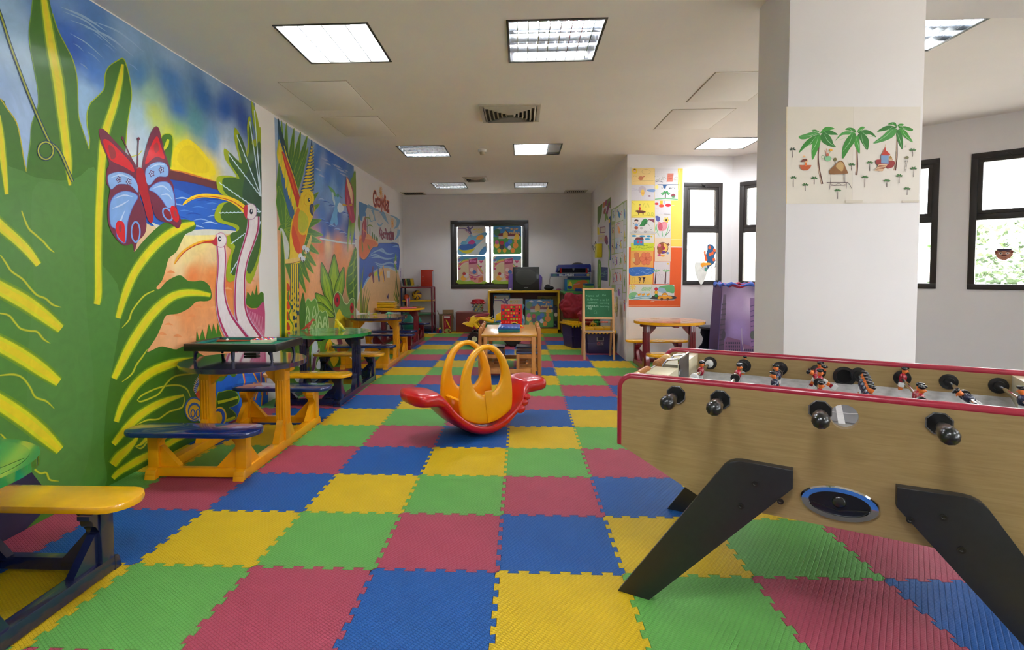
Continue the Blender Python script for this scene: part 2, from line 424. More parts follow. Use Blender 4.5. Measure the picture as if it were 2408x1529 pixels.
WF = (V(6.85, YF, 0), V(XL-.2, YF, 0)); WFH = [(1.0, 2.6, 1.0, 2.8)]  # unseen window behind the camera, added to let daylight in
wall('wall_front', *WF, holes=WFH)
window(1, *WB, -1.665-(XL-.2), .182-(XL-.2), .995, 2.61, 'slide')
window(2, *WP, (V(2.562, 8.684, 0)-WP[0]).length, (V(3.2, 8.793, 0)-WP[0]).length, 1.19, 2.80)
for k, h in enumerate(W45H): window(3+k, *W45, *h)
for k, h in enumerate(WEH): window(6+k, *WE, *h, style='plain')
for k, h in enumerate(WFH): window(10+k, *WF, *h, style='plain')
# column and beam
B = MB(); B.box((2.0345, 3.645, CE/2), (.801, .432, CE+.02), .008); structure(B.build('column', m_wall))
B = MB(); B.box((4.54, 3.645, CE-.05), (4.21, .432, .104), .004); structure(B.build('trim_1', m_wall))
# ceiling with openings for the lamps
LAMPS = [(-1.79, 3.90, .70, .73, 'panel'), (-.10, 3.92, .72, .79, 'louver'), (-1.785, 7.72, .70, .79, 'louver'), (-.103, 7.73, .70, .73, 'mixed'),
         (2.57, 7.55, .72, .70, 'panel'), (-1.84, 11.02, .70, .80, 'louver'), (-.14, 11.14, .70, .72, 'louver'), (2.62, 3.93, .72, .74, 'louver'),
         (-1.79, .1, .7, .75, 'panel'), (-.1, .1, .7, .75, 'panel'), (2.62, .1, .7, .75, 'panel'), (4.7, 1.5, .7, .75, 'panel')]  # this row: unseen lamps around the camera, added to brighten the room
xs = sorted({XL-.2, 6.9, *[l[0] for l in LAMPS], *[l[0]+l[2] for l in LAMPS]}); ys = sorted({YF-.2, 13.0, *[l[1] for l in LAMPS], *[l[1]+l[3] for l in LAMPS]})
B = MB(); vd = {}
def cv(x, y, k):
    if (x, y, k) not in vd: vd[(x, y, k)] = B.bm.verts.new((x, y, CE + .15*k))
    return vd[(x, y, k)]
def isl(i, j): return any(l[0]-1e-6 <= xs[i] and xs[i+1] <= l[0]+l[2]+1e-6 and l[1]-1e-6 <= ys[j] and ys[j+1] <= l[1]+l[3]+1e-6 for l in LAMPS)
for i in range(len(xs)-1):
    for j in range(len(ys)-1):
        if isl(i, j): continue
        a, b, c, d = xs[i], xs[i+1], ys[j], ys[j+1]
        for k in (0, 1): B.bm.faces.new((cv(a, c, k), cv(b, c, k), cv(b, d, k), cv(a, d, k)))
        for q, r, ii, jj in (((a, c), (a, d), i-1, j), ((b, c), (b, d), i+1, j), ((a, c), (b, c), i, j-1), ((a, d), (b, d), i, j+1)):
            if 0 <= ii < len(xs)-1 and 0 <= jj < len(ys)-1 and isl(ii, jj): B.bm.faces.new((cv(*q, 0), cv(*r, 0), cv(*r, 1), cv(*q, 1)))
structure(B.build('ceiling', m_ceil, smooth=0))
# ------------------------------------------------------------------ ceiling fittings
m_lampframe = mat('lamp_frame', (205, 203, 196), .4); m_louver = mat('polished_aluminium', (225, 228, 232), .12, metal=1, noise=.03)
m_tray = mat('lamp_tray', (235, 236, 238), .3)
def emis(name, col, st):
    m = mat(name, col, .5, noise=.02); b = m.node_tree.nodes['Principled BSDF']; b.inputs['Emission Color'].default_value = lin(col); b.inputs['Emission Strength'].default_value = st; return m
m_diff = emis('lamp_diffuser', (246, 250, 255), LAMP); m_tube = emis('lamp_tube', (245, 250, 255), LAMP*2.0)
LL = ['square ceiling lamp with white panel of four bright strips near the mural wall', 'square ceiling lamp with mirror louvre grid reflecting the coloured wall',
      'louvred ceiling lamp in the middle row near the parrot mural', 'ceiling lamp in the middle row, bright on one side and dull on the other',
      'bright ceiling lamp near the bay windows, beside the white column', 'louvred ceiling lamp in the farthest row, nearer the mural wall',
      'louvred ceiling lamp in the farthest row, nearer the drawings wall', 'louvred ceiling lamp half hidden behind the white column and beam',
      'added unseen ceiling lamp over the near end of the mural wall', 'added unseen ceiling lamp over the near middle of the room', 'added unseen ceiling lamp over the near side by the foosball table', 'added unseen ceiling lamp by the near outer wall']
for k, (x, y, w, h, st) in enumerate(LAMPS):
    r = empty('ceiling_lamp', (x+w/2, y+h/2, CE), 0, LL[k], 'ceiling lamp', 'recessed square ceiling lamps')
    B = MB(); 
    for a, b, c, d in ((-w/2, w/2, h/2-.018, h/2), (-w/2, w/2, -h/2, -h/2+.018), (-w/2, -w/2+.018, -h/2+.018, h/2-.018), (w/2-.018, w/2, -h/2+.018, h/2-.018)):
        B.box(((a+b)/2, (c+d)/2, .0), (b-a, d-c, .012), .001)
    B.build('frame', mat('dark_lamp_edge', (70, 68, 62), .4, metal=.6), r)
    B = MB(); t = .006; z1 = .12
    B.box((0, 0, z1), (w-.02, h-.02, t))
    for sx in (-1, 1): B.box((sx*(w/2-.012), 0, z1/2), (t, h-.02, z1)); B.box((0, sx*(h/2-.012), z1/2), (w-.02, t, z1))
    B.build('tray', m_tray if st == 'panel' else m_louver, r)
    if st in ('panel',):
        B = MB(); B.box((0, 0, .055), (w-.03, h-.03, .004)); B.build('diffuser', m_diff, r)
        B = MB()
        for i in range(1, 4): B.box((-w/2 + w*i/4, 0, .026), (.008, h-.035, .052))
        B.build('divider', mat('grey_divider', (120, 122, 124), .5), r)
    else:
        if st == 'mixed': B = MB(); B.box((-w*.14, 0, .05), (w*.68, h-.03, .004)); B.build('diffuser', m_diff, r); B = MB(); [B.box((w*.36, -h/2+.04+.028*q_, .03), (w*.25, .022, .003), rot=(.6, 0, 0)) for q_ in range(24)]; B.build('slat', m_tray, r); B = MB(); [B.box((-w*.48+w*.23*q_, 0, .03), (.005, h-.035, .045)) for q_ in (1, 2, 3)]; B.build('divider', m_tray, r); continue
        B = MB()
        for i in range(4 if st == 'louver' else 3): B.cyl((-w/2+.05, -h/2 + h*(i+.5)/4, .085), (w/2-.05 if st == 'louver' else .1, -h/2 + h*(i+.5)/4, .085), .016, n=10)
        B.build('tube', m_tube, r)
        B = MB(); nx = 9 if st == 'louver' else 4
        for i in range(1, nx): B.box((-w/2 + w*i/nx, 0, .035), (.006, h-.035, .05))
        for j in range(1, 4): 
            y0 = -h/2 + h*j/4
            B.prism([(-.011, 0), (.011, 0), (.002, -.055), (-.002, -.055)], (-w/2+.016, y0, .062), (0, 1, 0), (0, 0, 1), w-.032)
        B.build('louver', m_louver, r)
m_vent = mat('vent_metal', (196, 188, 172), .5); m_dark = mat('vent_gap', (40, 38, 35), .8)
def sq_vent(x, y, w, h, label):
    r = empty('ceiling_vent', (x+w/2, y+h/2, CE), 0, label, 'vent', None)
    B = MB(); frame = .04
    for a, b, c, d in ((-w/2, w/2, h/2-frame, h/2), (-w/2, w/2, -h/2, -h/2+frame), (-w/2, -w/2+frame, -h/2+frame, h/2-frame), (w/2-frame, w/2, -h/2+frame, h/2-frame)):
        B.box(((a+b)/2, (c+d)/2, -.006), (b-a, d-c, .014), .003)
    B.build('frame', m_vent, r)
    B = MB(); n = 6
    for i in range(n):
        a = w/2-.045 - i*(w/2-.06)/n; b = h/2-.045 - i*(h/2-.06)/n; i2 = .022
        o = [(-a, -b), (a, -b), (a, b), (-a, b)]; q = [(-a+i2, -b+i2), (a-i2, -b+i2), (a-i2, b-i2), (-a+i2, b-i2)]
        for k in range(4):
            l = (k+1) % 4
            B.loft([[V(*o[k], -.003), V(*o[l], -.003), V(*q[l], -.03), V(*q[k], -.03)], [V(*o[k], -.0045), V(*o[l], -.0045), V(*q[l], -.0315), V(*q[k], -.0315)]])
    B.build('vane', m_vent, r)
    B = MB(); B.box((0, 0, -.001), (w-.06, h-.06, .002)); B.build('duct', m_dark, r)
def slot_vent(x, y, w, h, label):
    r = empty('ceiling_vent', (x+w/2, y+h/2, CE), 0, label, 'vent', None)
    B = MB()
    for a, b, c, d in ((-w/2, w/2, h/2-.03, h/2), (-w/2, w/2, -h/2, -h/2+.03), (-w/2, -w/2+.03, -h/2+.03, h/2-.03), (w/2-.03, w/2, -h/2+.03, h/2-.03)):
        B.box(((a+b)/2, (c+d)/2, -.006), (b-a, d-c, .014), .003)
    B.build('frame', m_vent, r)
    B = MB()
    for i in range(10): B.box((-w/2+.05 + (w-.1)*i/9, 0, -.008), (.02, h-.06, .003), rot=(0, .6, 0))
    B.build('slat', m_vent, r)
    B = MB(); B.box((0, 0, -.001), (w-.05, h-.05, .002)); B.build('duct', m_dark, r)
sq_vent(-.45, 5.87, .67, .69, 'large square ceiling vent with nested vanes in the middle of the room')
sq_vent(-1.11, 10.36, .46, .52, 'smaller square ceiling vent far down the room before the last lamps')
slot_vent(-2.74, 12.25, .53, .46, 'slatted ceiling vent in the far corner above the red binder shelf')
slot_vent(1.0, 12.25, .5, .46, 'slatted ceiling vent in the far corner above the billiards box')
def panel(x, y, w, h, label):
    r = empty('access_panel', (x+w/2, y+h/2, CE), 0, label, 'ceiling panel', 'flush access panels in the ceiling')
    B = MB(); B.box((0, 0, -.0015), (w, h, .003)); B.build('seam', mat('panel_seam', (178, 168, 152), .8), r)
    B = MB(); B.box((0, 0, -.003), (w-.014, h-.014, .006), .002); B.build('cover', m_ceil, r)
panel(-2.28, 5.06, .66, .91, 'flush ceiling panel by the mural wall, nearer the bright lamp')
panel(-2.30, 6.23, .66, .91, 'flush ceiling panel by the mural wall, behind the first one')
panel(1.69, 6.18, .70, .86, 'flush ceiling panel beside the column, the farther one')
panel(1.76, 5.05, .64, .86, 'flush ceiling panel beside the column, the nearer one')
B = MB(); r = empty('smoke_detector', (-.565, 8.05, CE), 0, 'round white smoke detector on the ceiling between two lamps', 'smoke detector')
B.lathe([(.066, 0), (.066, -.024), (.058, -.036)], n=28); B.build('base', m_lampframe, r)
B = MB(); B.lathe([(.042, -.036), (.042, -.052), (.034, -.072), (.012, -.08)], n=24); B.build('sensor', mat('shaded_white', (186, 172, 148), .5), r)  # white sensor coloured darker to stand for the shade on it

# ------------------------------------------------------------------ foam puzzle mats
TS = .6; MX, MY = -.1164, 2.5255
def matmat(name, c):
    m = mat(name, c, .55, noise=.05, scale=5, spec=.35); nt = m.node_tree; b = nt.nodes['Principled BSDF']
    tc = nt.nodes.new('ShaderNodeTexCoord'); mp = nt.nodes.new('ShaderNodeMapping'); mp.inputs['Rotation'].default_value = (0, 0, .61)
    nt.links.new(tc.outputs['Object'], mp.inputs[0]); sx = nt.nodes.new('ShaderNodeSeparateXYZ'); nt.links.new(mp.outputs[0], sx.inputs[0])
    def groove(sock, pitch, width):
        a = nt.nodes.new('ShaderNodeMath'); a.operation = 'PINGPONG'; a.inputs[1].default_value = pitch/2; nt.links.new(sock, a.inputs[0])
        c = nt.nodes.new('ShaderNodeMapRange'); c.inputs[1].default_value = 0; c.inputs[2].default_value = width; nt.links.new(a.outputs[0], c.inputs[0]); return c.outputs[0]
    g1 = groove(sx.outputs[0], .021, .0035); g2 = groove(sx.outputs[1], .0125, .002)
    mn = nt.nodes.new('ShaderNodeMath'); mn.operation = 'MINIMUM'; nt.links.new(g1, mn.inputs[0]); nt.links.new(g2, mn.inputs[1])
    bp = nt.nodes.new('ShaderNodeBump'); bp.inputs['Strength'].default_value = .8; bp.inputs['Distance'].default_value = .0035
    nt.links.new(mn.outputs[0], bp.inputs['Height']); nt.links.new(bp.outputs[0], b.inputs['Normal'])
    return m
MC = [('green', (94, 160, 74)), ('red', (164, 62, 84)), ('blue', (8, 80, 152)), ('yellow', (204, 170, 14))]
MM = [matmat(f'{n}_foam', c) for n, c in MC]
def mat_outline(cut=None):
    a = .0115; d = [(0, 0), (0, .006)]
    for k in range(6):
        t = .1*k
        d += [(a, max(.006, t-.003)), (a, t+.053), (-a, t+.047), (-a, min(.594, t+.103))] if k else [(a, .006), (a, .053), (-a, .047), (-a, .103)]
    d += [(0, .594), (0, .6)]
    right = [(TS+q, t) for q, t in d]; top = [(t, TS+q) for q, t in d][::-1]; left = [(q, t) for q, t in d][::-1]; bottom = [(t, q) for q, t in d]
    p = []
    for seg in (bottom, right, top, left):
        for q in seg[:-1]: p.append(q)
    if cut is not None:
        bt = [q for q in bottom if q[0] > cut+.03]; tp = [q for q in top if q[0] > cut+.03]
        p = [(cut, 0)] + bt[:-1] + right[:-1] + tp + [(cut, TS)]
    g = .0012; return [(x + (g if x < TS/2 else -g), y + (g if y < TS/2 else -g)) for x, y in p]
def mat_mesh(name, m, cut=None):
    p = mat_outline(cut); me = bpy.data.meshes.new(name); n = len(p)
    vs = [(x, y, 0) for x, y in p] + [(x, y, -.012) for x, y in p]
    tri = geometry.tessellate_polygon([[Vector((x, y, 0)) for x, y in p]]); fs = []
    for t in tri:
        ar = (p[t[1]][0]-p[t[0]][0])*(p[t[2]][1]-p[t[0]][1]) - (p[t[2]][0]-p[t[0]][0])*(p[t[1]][1]-p[t[0]][1])
        fs.append(tuple(t) if ar > 0 else tuple(t)[::-1])
    fs += [(i, i+n, (i+1) % n + n, (i+1) % n) for i in range(n)] + [tuple(i+n for i in f)[::-1] for f in fs]
    me.from_pydata(vs, [], fs); me.materials.append(m); me.update(); return me
ME = [mat_mesh('foam_mat', m) for m in MM]; MEC = [mat_mesh('foam_mat', m, cut=XL-(MX-5*TS)+.004) for m in MM]
ORD = ['nearest', 'second', 'third', 'fourth', 'fifth', 'sixth', 'seventh', 'eighth', 'ninth', 'tenth', 'eleventh', 'twelfth', 'thirteenth', 'fourteenth', 'fifteenth', 'sixteenth', 'seventeenth', 'eighteenth', 'nineteenth', 'twentieth']
ORW = ['against the mural wall', 'one mat from the mural wall'] + [f'{w} mats from the mural wall' for w in ('two', 'three', 'four', 'five', 'six', 'seven', 'eight', 'nine', 'ten', 'eleven', 'twelve')]
for j in range(-3, 17):
    for i in range(-5, 6):
        if (j > 9 and i > 2) or (j == 9 and i > 4): continue
        k = (i - j + 2) % 4
        o = link('foam_mat', (MEC if i == -5 else ME)[k], None, (MX + i*TS, MY + j*TS, 0))
        tag(o, f'{MC[k][0]} foam mat, {ORD[j+1] + " row from the camera" if j > -2 else ("one row" if j == -2 else "two rows") + " below the picture"}, {ORW[i+5]}', 'foam mat', 'interlocking foam puzzle mats on the floor')
# ------------------------------------------------------------------ picnic tables for children
m_yel = mat('yellow_gloss_paint', (232, 158, 8), .32, noise=.05, coat=.3)
m_navy = mat('navy_gloss_paint', (20, 26, 62), .25, noise=.1, coat=.5)
m_mar = mat('maroon_gloss_paint', (118, 14, 30), .28, noise=.08, coat=.4)
m_navytop = mat('dark_violet_gloss_top', (46, 40, 66), .1, noise=.08, coat=1)
m_bluetop = mat('royal_blue_gloss_seat', (12, 38, 98), .14, noise=.08, coat=.9)
m_yeltop = mat('yellow_gloss_seat', (238, 172, 14), .16, noise=.05, coat=.9)
m_grntop = mat('green_gloss_top', (22, 132, 60), .08, noise=.15, coat=1)
m_art = artmat('table_paint', .15, coat=.8, grain=.06)
def picnic(x, y, frame, top, seat, rz=0, label='', glab=None):
    r = empty('picnic_table', (x, y, 0), rz, label, 'picnic table', 'round topped children\'s picnic tables with two benches')
    X, L = .315, .70
    for sx in (-1, 1):
        B = MB(); B.prism(stadium(1.44, .07, 4), (sx*X-.036, 0, .038), (0, 1, 0), (0, 0, 1), .072, .006); B.build('runner', frame, r)
        for sy, h in ((-1, .325), (1, .325)):
            B = MB(); B.box((sx*X, sy*(L-.06), (.07+h)/2), (.078, .078, h-.07), .006)
            # carved bracket under the seat
            B.prism([(0, 0), (.055, 0), (.055, -.02), (.04, -.03), (.035, -.055), (.02, -.065), (.0, -.10)], (sx*X+.03*sy, sy*(L-.06)-sy*.039, h), (0, -sy, 0), (0, 0, 1), .06)
            B.prism([(0, 0), (.05, 0), (.05, -.02), (.035, -.03), (.025, -.055), (.0, -.085)], (sx*X - sx*.039, sy*(L-.06)-.03*sx, h), (-sx, 0, 0), (0, 0, 1), .06)
            B.build('seat_post', frame, r)
            B = MB(); B.prism([(0, 0), (.14, 0), (.14, .012), (.012, .15), (0, .15)], (sx*X+.02*sy, sy*(L-.10), .07), (0, -sy, 0), (0, 0, 1), .04)
            B.build('brace', frame, r)
            B = MB(); B.prism([(0, 0), (.14, 0), (.14, .012), (.012, .15), (0, .15)], (sx*(X-.038), sy*(L-.06)-.02*sx, .07), (-sx, 0, 0), (0, 0, 1), .04)
            B.build('brace', frame, r)
            B = MB(); B.prism([(0, 0), (.045, 0), (.035, .04), (.01, .07), (0, .07)], (sx*X-.038*sy, sy*(L-.02), 0), (0, sy, 0), (0, 0, 1), .076, .004); B.build('foot', frame, r)
        B = MB(); B.box((sx*X, 0, .37), (.082, .10, .60), .006)
        for gy in (-.025, 0, .025): B.cyl((sx*(X+.041), gy, .20), (sx*(X+.041), gy, .56), .0075, n=8); 
        for gx in (-.022, 0, .022): B.cyl((sx*X+gx, -.050, .20), (sx*X+gx, -.050, .56), .007, n=8)
        B.build('table_post', frame, r)
        for q in (-1, 1):
            B = MB(); B.prism([(0, 0), (.10, 0), (.10, .012), (.012, .17), (0, .17)], (sx*X-.025*q, q*.05, .07), (0, q, 0), (0, 0, 1), .05); B.build('brace', frame, r)
        B = MB(); B.prism([(0, 0), (.09, 0), (.09, -.03), (.0, -.13)], (sx*(X-.04), -.02*sx, .645), (-sx, 0, 0), (0, 0, 1), .04)
        B.build('brace', frame, r)
    for sy in (-1, 1):
        B = MB(); B.box((0, sy*(L-.035), .045), (2*X-.07, .045, .062), .004); B.build('cross_rail', frame, r)
        sb = MB(); sb.prism(stadium(.95, .255, 9, .85), (0, sy*(L-.01), .325), (1, 0, 0), (0, 1, 0), .036, .012); sb.build('bench_seat', seat, r)
    B = MB(); B.box((0, 0, .66), (.80, .085, .05), .004); B.box((0, 0, .672), (.07, .74, .03), .003); B.build('crossbeam', frame, r)
    tp = MB(); tp.prism(ellipse(.487, .44, 56), (0, 0, .686), (1, 0, 0), (0, 1, 0), .036, .012); t = tp.build('table_top', top, r)
    return r
t0 = picnic(-2.325, 1.79, m_navy, m_grntop, m_yeltop, label='picnic table with navy frame, green top and yellow benches, cut off at the near corner')
picnic(-2.265, 4.29, m_yel, m_navytop, m_bluetop, label='yellow framed picnic table with a dark violet top carrying the toy pool table')
picnic(-2.27, 6.29, m_navy, m_grntop, m_yeltop, label='picnic table with navy frame, green top and yellow benches beside the parrot mural')
picnic(-2.29, 8.42, m_yel, m_navytop, m_bluetop, label='yellow framed picnic table with dark top and small pale toy dinosaurs on it')
picnic(-2.35, 10.35, m_mar, m_yeltop, m_bluetop, label='maroon framed picnic table with yellow top and blue benches, farthest along the mural wall')
t5 = picnic(2.08, 7.67, m_mar, m_yeltop, m_yeltop, label='maroon framed picnic table with orange patterned top and yellow benches by the drawings')
def lay_top(x, y, name, fn):
    A = Art((x, y, .7225), (1, 0, 0), (0, 1, 0), step=.00015, base=.0004); fn(A); return A
A = lay_top(2.08, 7.67, 'pattern', lambda A: None)
A.poly([(q[0]*.95, q[1]*.95) for q in ellipse(.487, .44, 48)], (226, 118, 38), smooth=False)
rr = random.Random(4)
for k in range(13):
    a = 2*PI*k/13*1.9; q = .38*math.sqrt((k+.5)/13); cx, cy = q*math.cos(a), q*.88*math.sin(a)
    A.poly([(cx + (.045+.03*rr.random())*math.cos(t), cy + (.045+.03*rr.random())*math.sin(t)) for t in [PI*2*i/8 for i in range(8)]], (62, 38, 34) if k % 3 else (232, 190, 60))
A.build('painted_pattern', m_art, t5)
A = lay_top(-2.35, 10.35, 'pattern', lambda A: None)
A.poly([(q[0]*.9, q[1]*.9) for q in ellipse(.487, .44, 48)], (206, 128, 30), smooth=False)
for k in range(9):
    a = 2*PI*k/9*1.7; q = .36*math.sqrt((k+.5)/9); cx, cy = q*math.cos(a), q*.88*math.sin(a)
    A.ell(cx, cy, .05, .04, (70, 50, 40) if k % 2 else (40, 90, 60))
A.build('painted_pattern', m_art, [o for o in bpy.data.objects if o.name.startswith('picnic_table') and abs(o.location.y-10.35) < .01][0])
# green tops are hand painted: lighter sweeps
for (x, y) in ((-2.27, 6.29), (-2.325, 1.79)):
    A = lay_top(x, y, 'pattern', lambda A: None)
    A.poly([(q[0]*.93, q[1]*.93) for q in ellipse(.487, .44, 48)], (34, 146, 66), smooth=False)
    for k in range(7):
        t = -.36+.12*k; A.stroke([(t-.1, -.2+.03*(k % 3)), (t, .02), (t+.02, .2)], [.01, .05, .012], (128, 178, 60) if k % 2 else (20, 112, 58))
    A.build('painted_pattern', m_art, [o for o in bpy.data.objects if o.name.startswith('picnic_table') and abs(o.location.y-y) < .01][0])

# ------------------------------------------------------------------ toy pool table and what lies on it
m_blk = mat('black_plastic', (22, 24, 24), .35, noise=.1, coat=.2); m_cloth = mat('green_baize', (22, 120, 84), .9, noise=.08, scale=120)
p0 = atz(448, 812, .86); 
PT = empty('toy_pool_table', (-2.315, 4.415, .7235), -.06, 'black toy pool table with green cloth standing on the dark violet top', 'pool table')
hw, hd, zt = .39, .235, .135
B = MB()
for a, b, c, d in ((-hw, hw, hd-.035, hd), (-hw, hw, -hd, -hd+.035), (-hw, -hw+.035, -hd+.035, hd-.035), (hw-.035, hw, -hd+.035, hd-.035)):
    B.box(((a+b)/2, (c+d)/2, zt-.025), (b-a, d-c, .06), .005)
B.build('cabinet', m_blk, PT)
B = MB(); B.box((0, 0, zt-.03), (2*hw-.06, 2*hd-.06, .02)); B.build('cloth', m_cloth, PT)
B = MB()
for sx in (-1, 1):
    for c in (-.5, .5): B.box((c*hw*.95, sx*(hd-.045), zt-.008), (hw*.78, .022, .02), .004)
    B.box((sx*(hw-.045), 0, zt-.008), (.022, 2*hd-.15, .02), .004)
B.build('cushion', mat('teal_cushion', (16, 104, 96), .7), PT)
B = MB()
for x in (-hw+.045, 0, hw-.045):
    for y in (-hd+.045, hd-.045): B.lathe([(.026, 0), (.028, .012), (.022, .013), (.02, 0)], (x, y, zt-.012), n=16)
B.build('pocket', m_blk, PT)
for x in (-hw+.07, hw-.07):
    for y in (-hd+.05, hd-.05):
        B = MB(); B.tube([(x, y, zt-.05), (x, y, zt-.075), (x+math.copysign(.006, x), y, .05), (x+math.copysign(.012, x), y, 0)], [.019, .017, .013, .011], 12); B.build('leg', m_navy, PT)
B = MB(); B.tube([(0, -hd+.05, zt-.05), (0, -hd+.05, 0)], [.018, .013], 12); B.build('leg', m_navy, PT)
ptm = bake(PT); zc = zt-.02
def ball(x, y, r, m, label, cat='ball', grp=None, nm='billiard_ball', z=None):
    B = MB(); B.ball((0, 0, 0), r, 16, 10); o = B.build(nm, m); w = ptm @ V(x, y, (zc if z is None else z)+r); o.location = w; return tag(o, label, cat, grp)
ball(-.24, .12, .0125, mat('white_gloss', (235, 235, 230), .15, coat=.5), 'white cue ball on the green cloth of the toy pool table')
B = MB(); B.tube([(0, 0, 0), (.34, -.02, 0), (.5, -.03, 0)], [.007, .005, .003], 10); o = B.build('billiard_cue', mat('cue_wood', (140, 62, 22), .3)); o.location = ptm @ V(-.33, .12, zc+.0075); tag(o, 'brown wooden cue lying across the toy pool table, thick end left', 'cue')
B = MB(); B.tube([(0, 0, 0), (.3, .05, 0), (.42, .07, 0)], [.007, .005, .003], 10); o = B.build('billiard_cue', MATS['cue_wood']); o.location = ptm @ V(-.30, .06, zc+.0075); tag(o, 'brown wooden cue crossing behind the white ball towards the ball box', 'cue')
bx = empty('ball_tray', ptm @ V(.11, .09, zc+.001), .12, 'small white tray full of red balls on the toy pool table', 'tray')
B = MB(); B.box((0, 0, .003), (.17, .14, .006))
for a, b, c, d in ((0, .066, .17, .006), (0, -.066, .17, .006), (.082, 0, .006, .14), (-.082, 0, .006, .14)): B.box((a, b, .013), (c, d, .026))
B.build('tray', mat('cream_card', (225, 220, 190), .6), bx)
rm = mat('red_ball', (200, 30, 34), .15, coat=.5); cols = [rm, rm, rm, mat('blue_ball', (40, 70, 170), .15, coat=.5), mat('white_gloss')]
k = 0
for i in range(5):
    for j in range(4):
        w = bake(bx) @ V(-.064+.032*i, -.046+.031*j, .006+.014); B = MB(); B.ball((0, 0, 0), .0145, 12, 8); o = B.build('billiard_ball', cols[(i*3+j*2) % 5]); o.location = w
        c = ['red', 'red', 'red', 'blue', 'white'][(i*3+j*2) % 5]; k += 1
        tag(o, f'{c} toy billiard ball packed in the white tray on the pool table', 'ball', f'{c} billiard balls in the tray')
B = MB(); B.prism([(-.06, -.02), (.05, -.022), (.065, .02), (-.05, .012)], (0, 0, 0), (1, 0, 0), (0, 1, 0), .022, .005); o = B.build('chalk_block', m_blk); o.location = V(-2.32, 4.52, .7235); tag(o, 'small black wedge lying on the dark violet table under the pool table', 'black block')

# ------------------------------------------------------------------ toy dinosaurs
def dino(loc, rz, m, s, label, kind='biped'):
    B = MB()
    if kind == 'biped':
        B.tube([V(-.085, 0, .008)*s, V(-.05, .004, .02)*s, V(-.02, 0, .045)*s, V(.01, 0, .07)*s, V(.03, 0, .095)*s, V(.045, 0, .118)*s, V(.06, 0, .122)*s, V(.082, 0, .116)*s], [.003*s, .009*s, .019*s, .022*s, .013*s, .010*s, .013*s, .006*s], 10)
        for q in (-1, 1):
            B.tube([V(-.01, q*.014, .05)*s, V(.012, q*.018, .032)*s, V(-.006, q*.018, .014)*s, V(.002, q*.018, .004)*s, V(.02, q*.02, .003)*s], [.012*s, .009*s, .005*s, .005*s, .004*s], 8)
            B.tube([V(.02, q*.014, .082)*s, V(.04, q*.017, .07)*s, V(.05, q*.012, .075)*s], [.005*s, .004*s, .002*s], 6)
        B.tube([V(.05, 0, .128)*s, V(.035, 0, .15)*s], [.006*s, .002*s], 6)
    else:
        B.tube([V(-.09, 0, .03)*s, V(-.05, 0, .04)*s, V(-.02, 0, .05)*s, V(.02, 0, .05)*s, V(.045, 0, .045)*s, V(.065, 0, .05)*s, V(.09, 0, .04)*s], [.002*s, .009*s, .02*s, .02*s, .013*s, .014*s, .004*s], 10)
        for a in (-.025, .03):
            for q in (-1, 1): B.tube([V(a, q*.014, .045)*s, V(a+.006, q*.018, .02)*s, V(a, q*.018, .003)*s], [.009*s, .006*s, .006*s], 8)
        for a in (-.04, -.02, 0, .02): B.lathe([(.008*s, 0), (.001, .022*s)], V(a, 0, .06)*s, n=6)
    o = B.build('toy_dinosaur', m, None, loc, (0, 0, rz), smooth=60); return tag(o, label, 'toy dinosaur', 'plastic toy dinosaurs on the picnic tables')
mr = mat('coral_plastic', (205, 82, 62), .35, noise=.12); my = mat('lemon_plastic', (228, 208, 40), .35, noise=.12)
dino((-2.58, 6.42, .7245), .35, mr, 1.0, 'coral red toy dinosaur standing on the green table top')
dino((-2.19, 6.42, .7245), 2.75, my, 1.0, 'lemon yellow toy dinosaur with long tail on the green table top')
dino((-2.30, 8.42, .7225), 2.9, my, .62, 'small yellow toy dinosaur in the middle of the farther dark table', 'quad')
dino((-2.10, 8.48, .7225), .5, mat('mint_plastic', (120, 200, 150), .35, noise=.12), .8, 'mint green spiky toy dinosaur on the farther dark table', 'quad')
dino((-2.44, 8.52, .7225), 1.6, mat('pale_green_plastic', (176, 205, 160), .35), .55, 'pale greenish upright toy dinosaur, left on the farther dark table')

# ------------------------------------------------------------------ rocker
m_red = mat('red_moulded_plastic', (190, 8, 14), .3, noise=.07, scale=5, coat=.35); m_ry = mat('yellow_moulded_plastic', (240, 168, 6), .33, noise=.05, scale=5, coat=.3)
RK = empty('toy_rocker', (-.405, 4.78, 0), .62, 'red and yellow plastic seesaw rocker with two tall handle arches, mid room', 'rocker')
def rk_prof(s):
    a = abs(s)
    z = .008 + (1.55*a*a if a < .36 else 1.55*.1296 + 1.1*(min(a, .44)-.36) + .10*max(0, a-.44))
    return z
rings = []; NS = 44
for i in range(NS+1):
    s = -.69 + 1.38*i/NS; a = abs(s); zb = rk_prof(s)
    w = .245 if a < .36 else .245 - .05*math.sin(min(1, (a-.36)/.10)*PI/2) + .035*math.sin(max(0, min(1, (a-.46)/.12))*PI/2)
    end = max(0, (a-.60)/.09); w *= math.sqrt(max(.02, 1-end*end*.93)); 
    t = .135 if a < .36 else .135 - .01*min(1, (a-.36)/.14); t *= math.sqrt(max(.12, 1-end*end*.75))
    zc2 = zb + .0675 + .004*min(1, max(0, (a-.36)/.14)); n = 20; ring = []
    for k in range(n):
        u = 2*PI*k/n; cx = math.copysign(abs(math.cos(u))**.55, math.cos(u)); cz = math.copysign(abs(math.sin(u))**.62, math.sin(u))
        dip = -.09*(1-abs(cx)**3) if (a < .36 and cz > 0) else 0
        ring.append((s, w*cx, zc2 + t/2*cz + dip))
    rings.append(ring)
B = MB(); B.loft(rings); o = B.build('hull', m_red, RK, smooth=60); sb = o.modifiers.new('s', 'SUBSURF'); sb.levels = sb.render_levels = 1
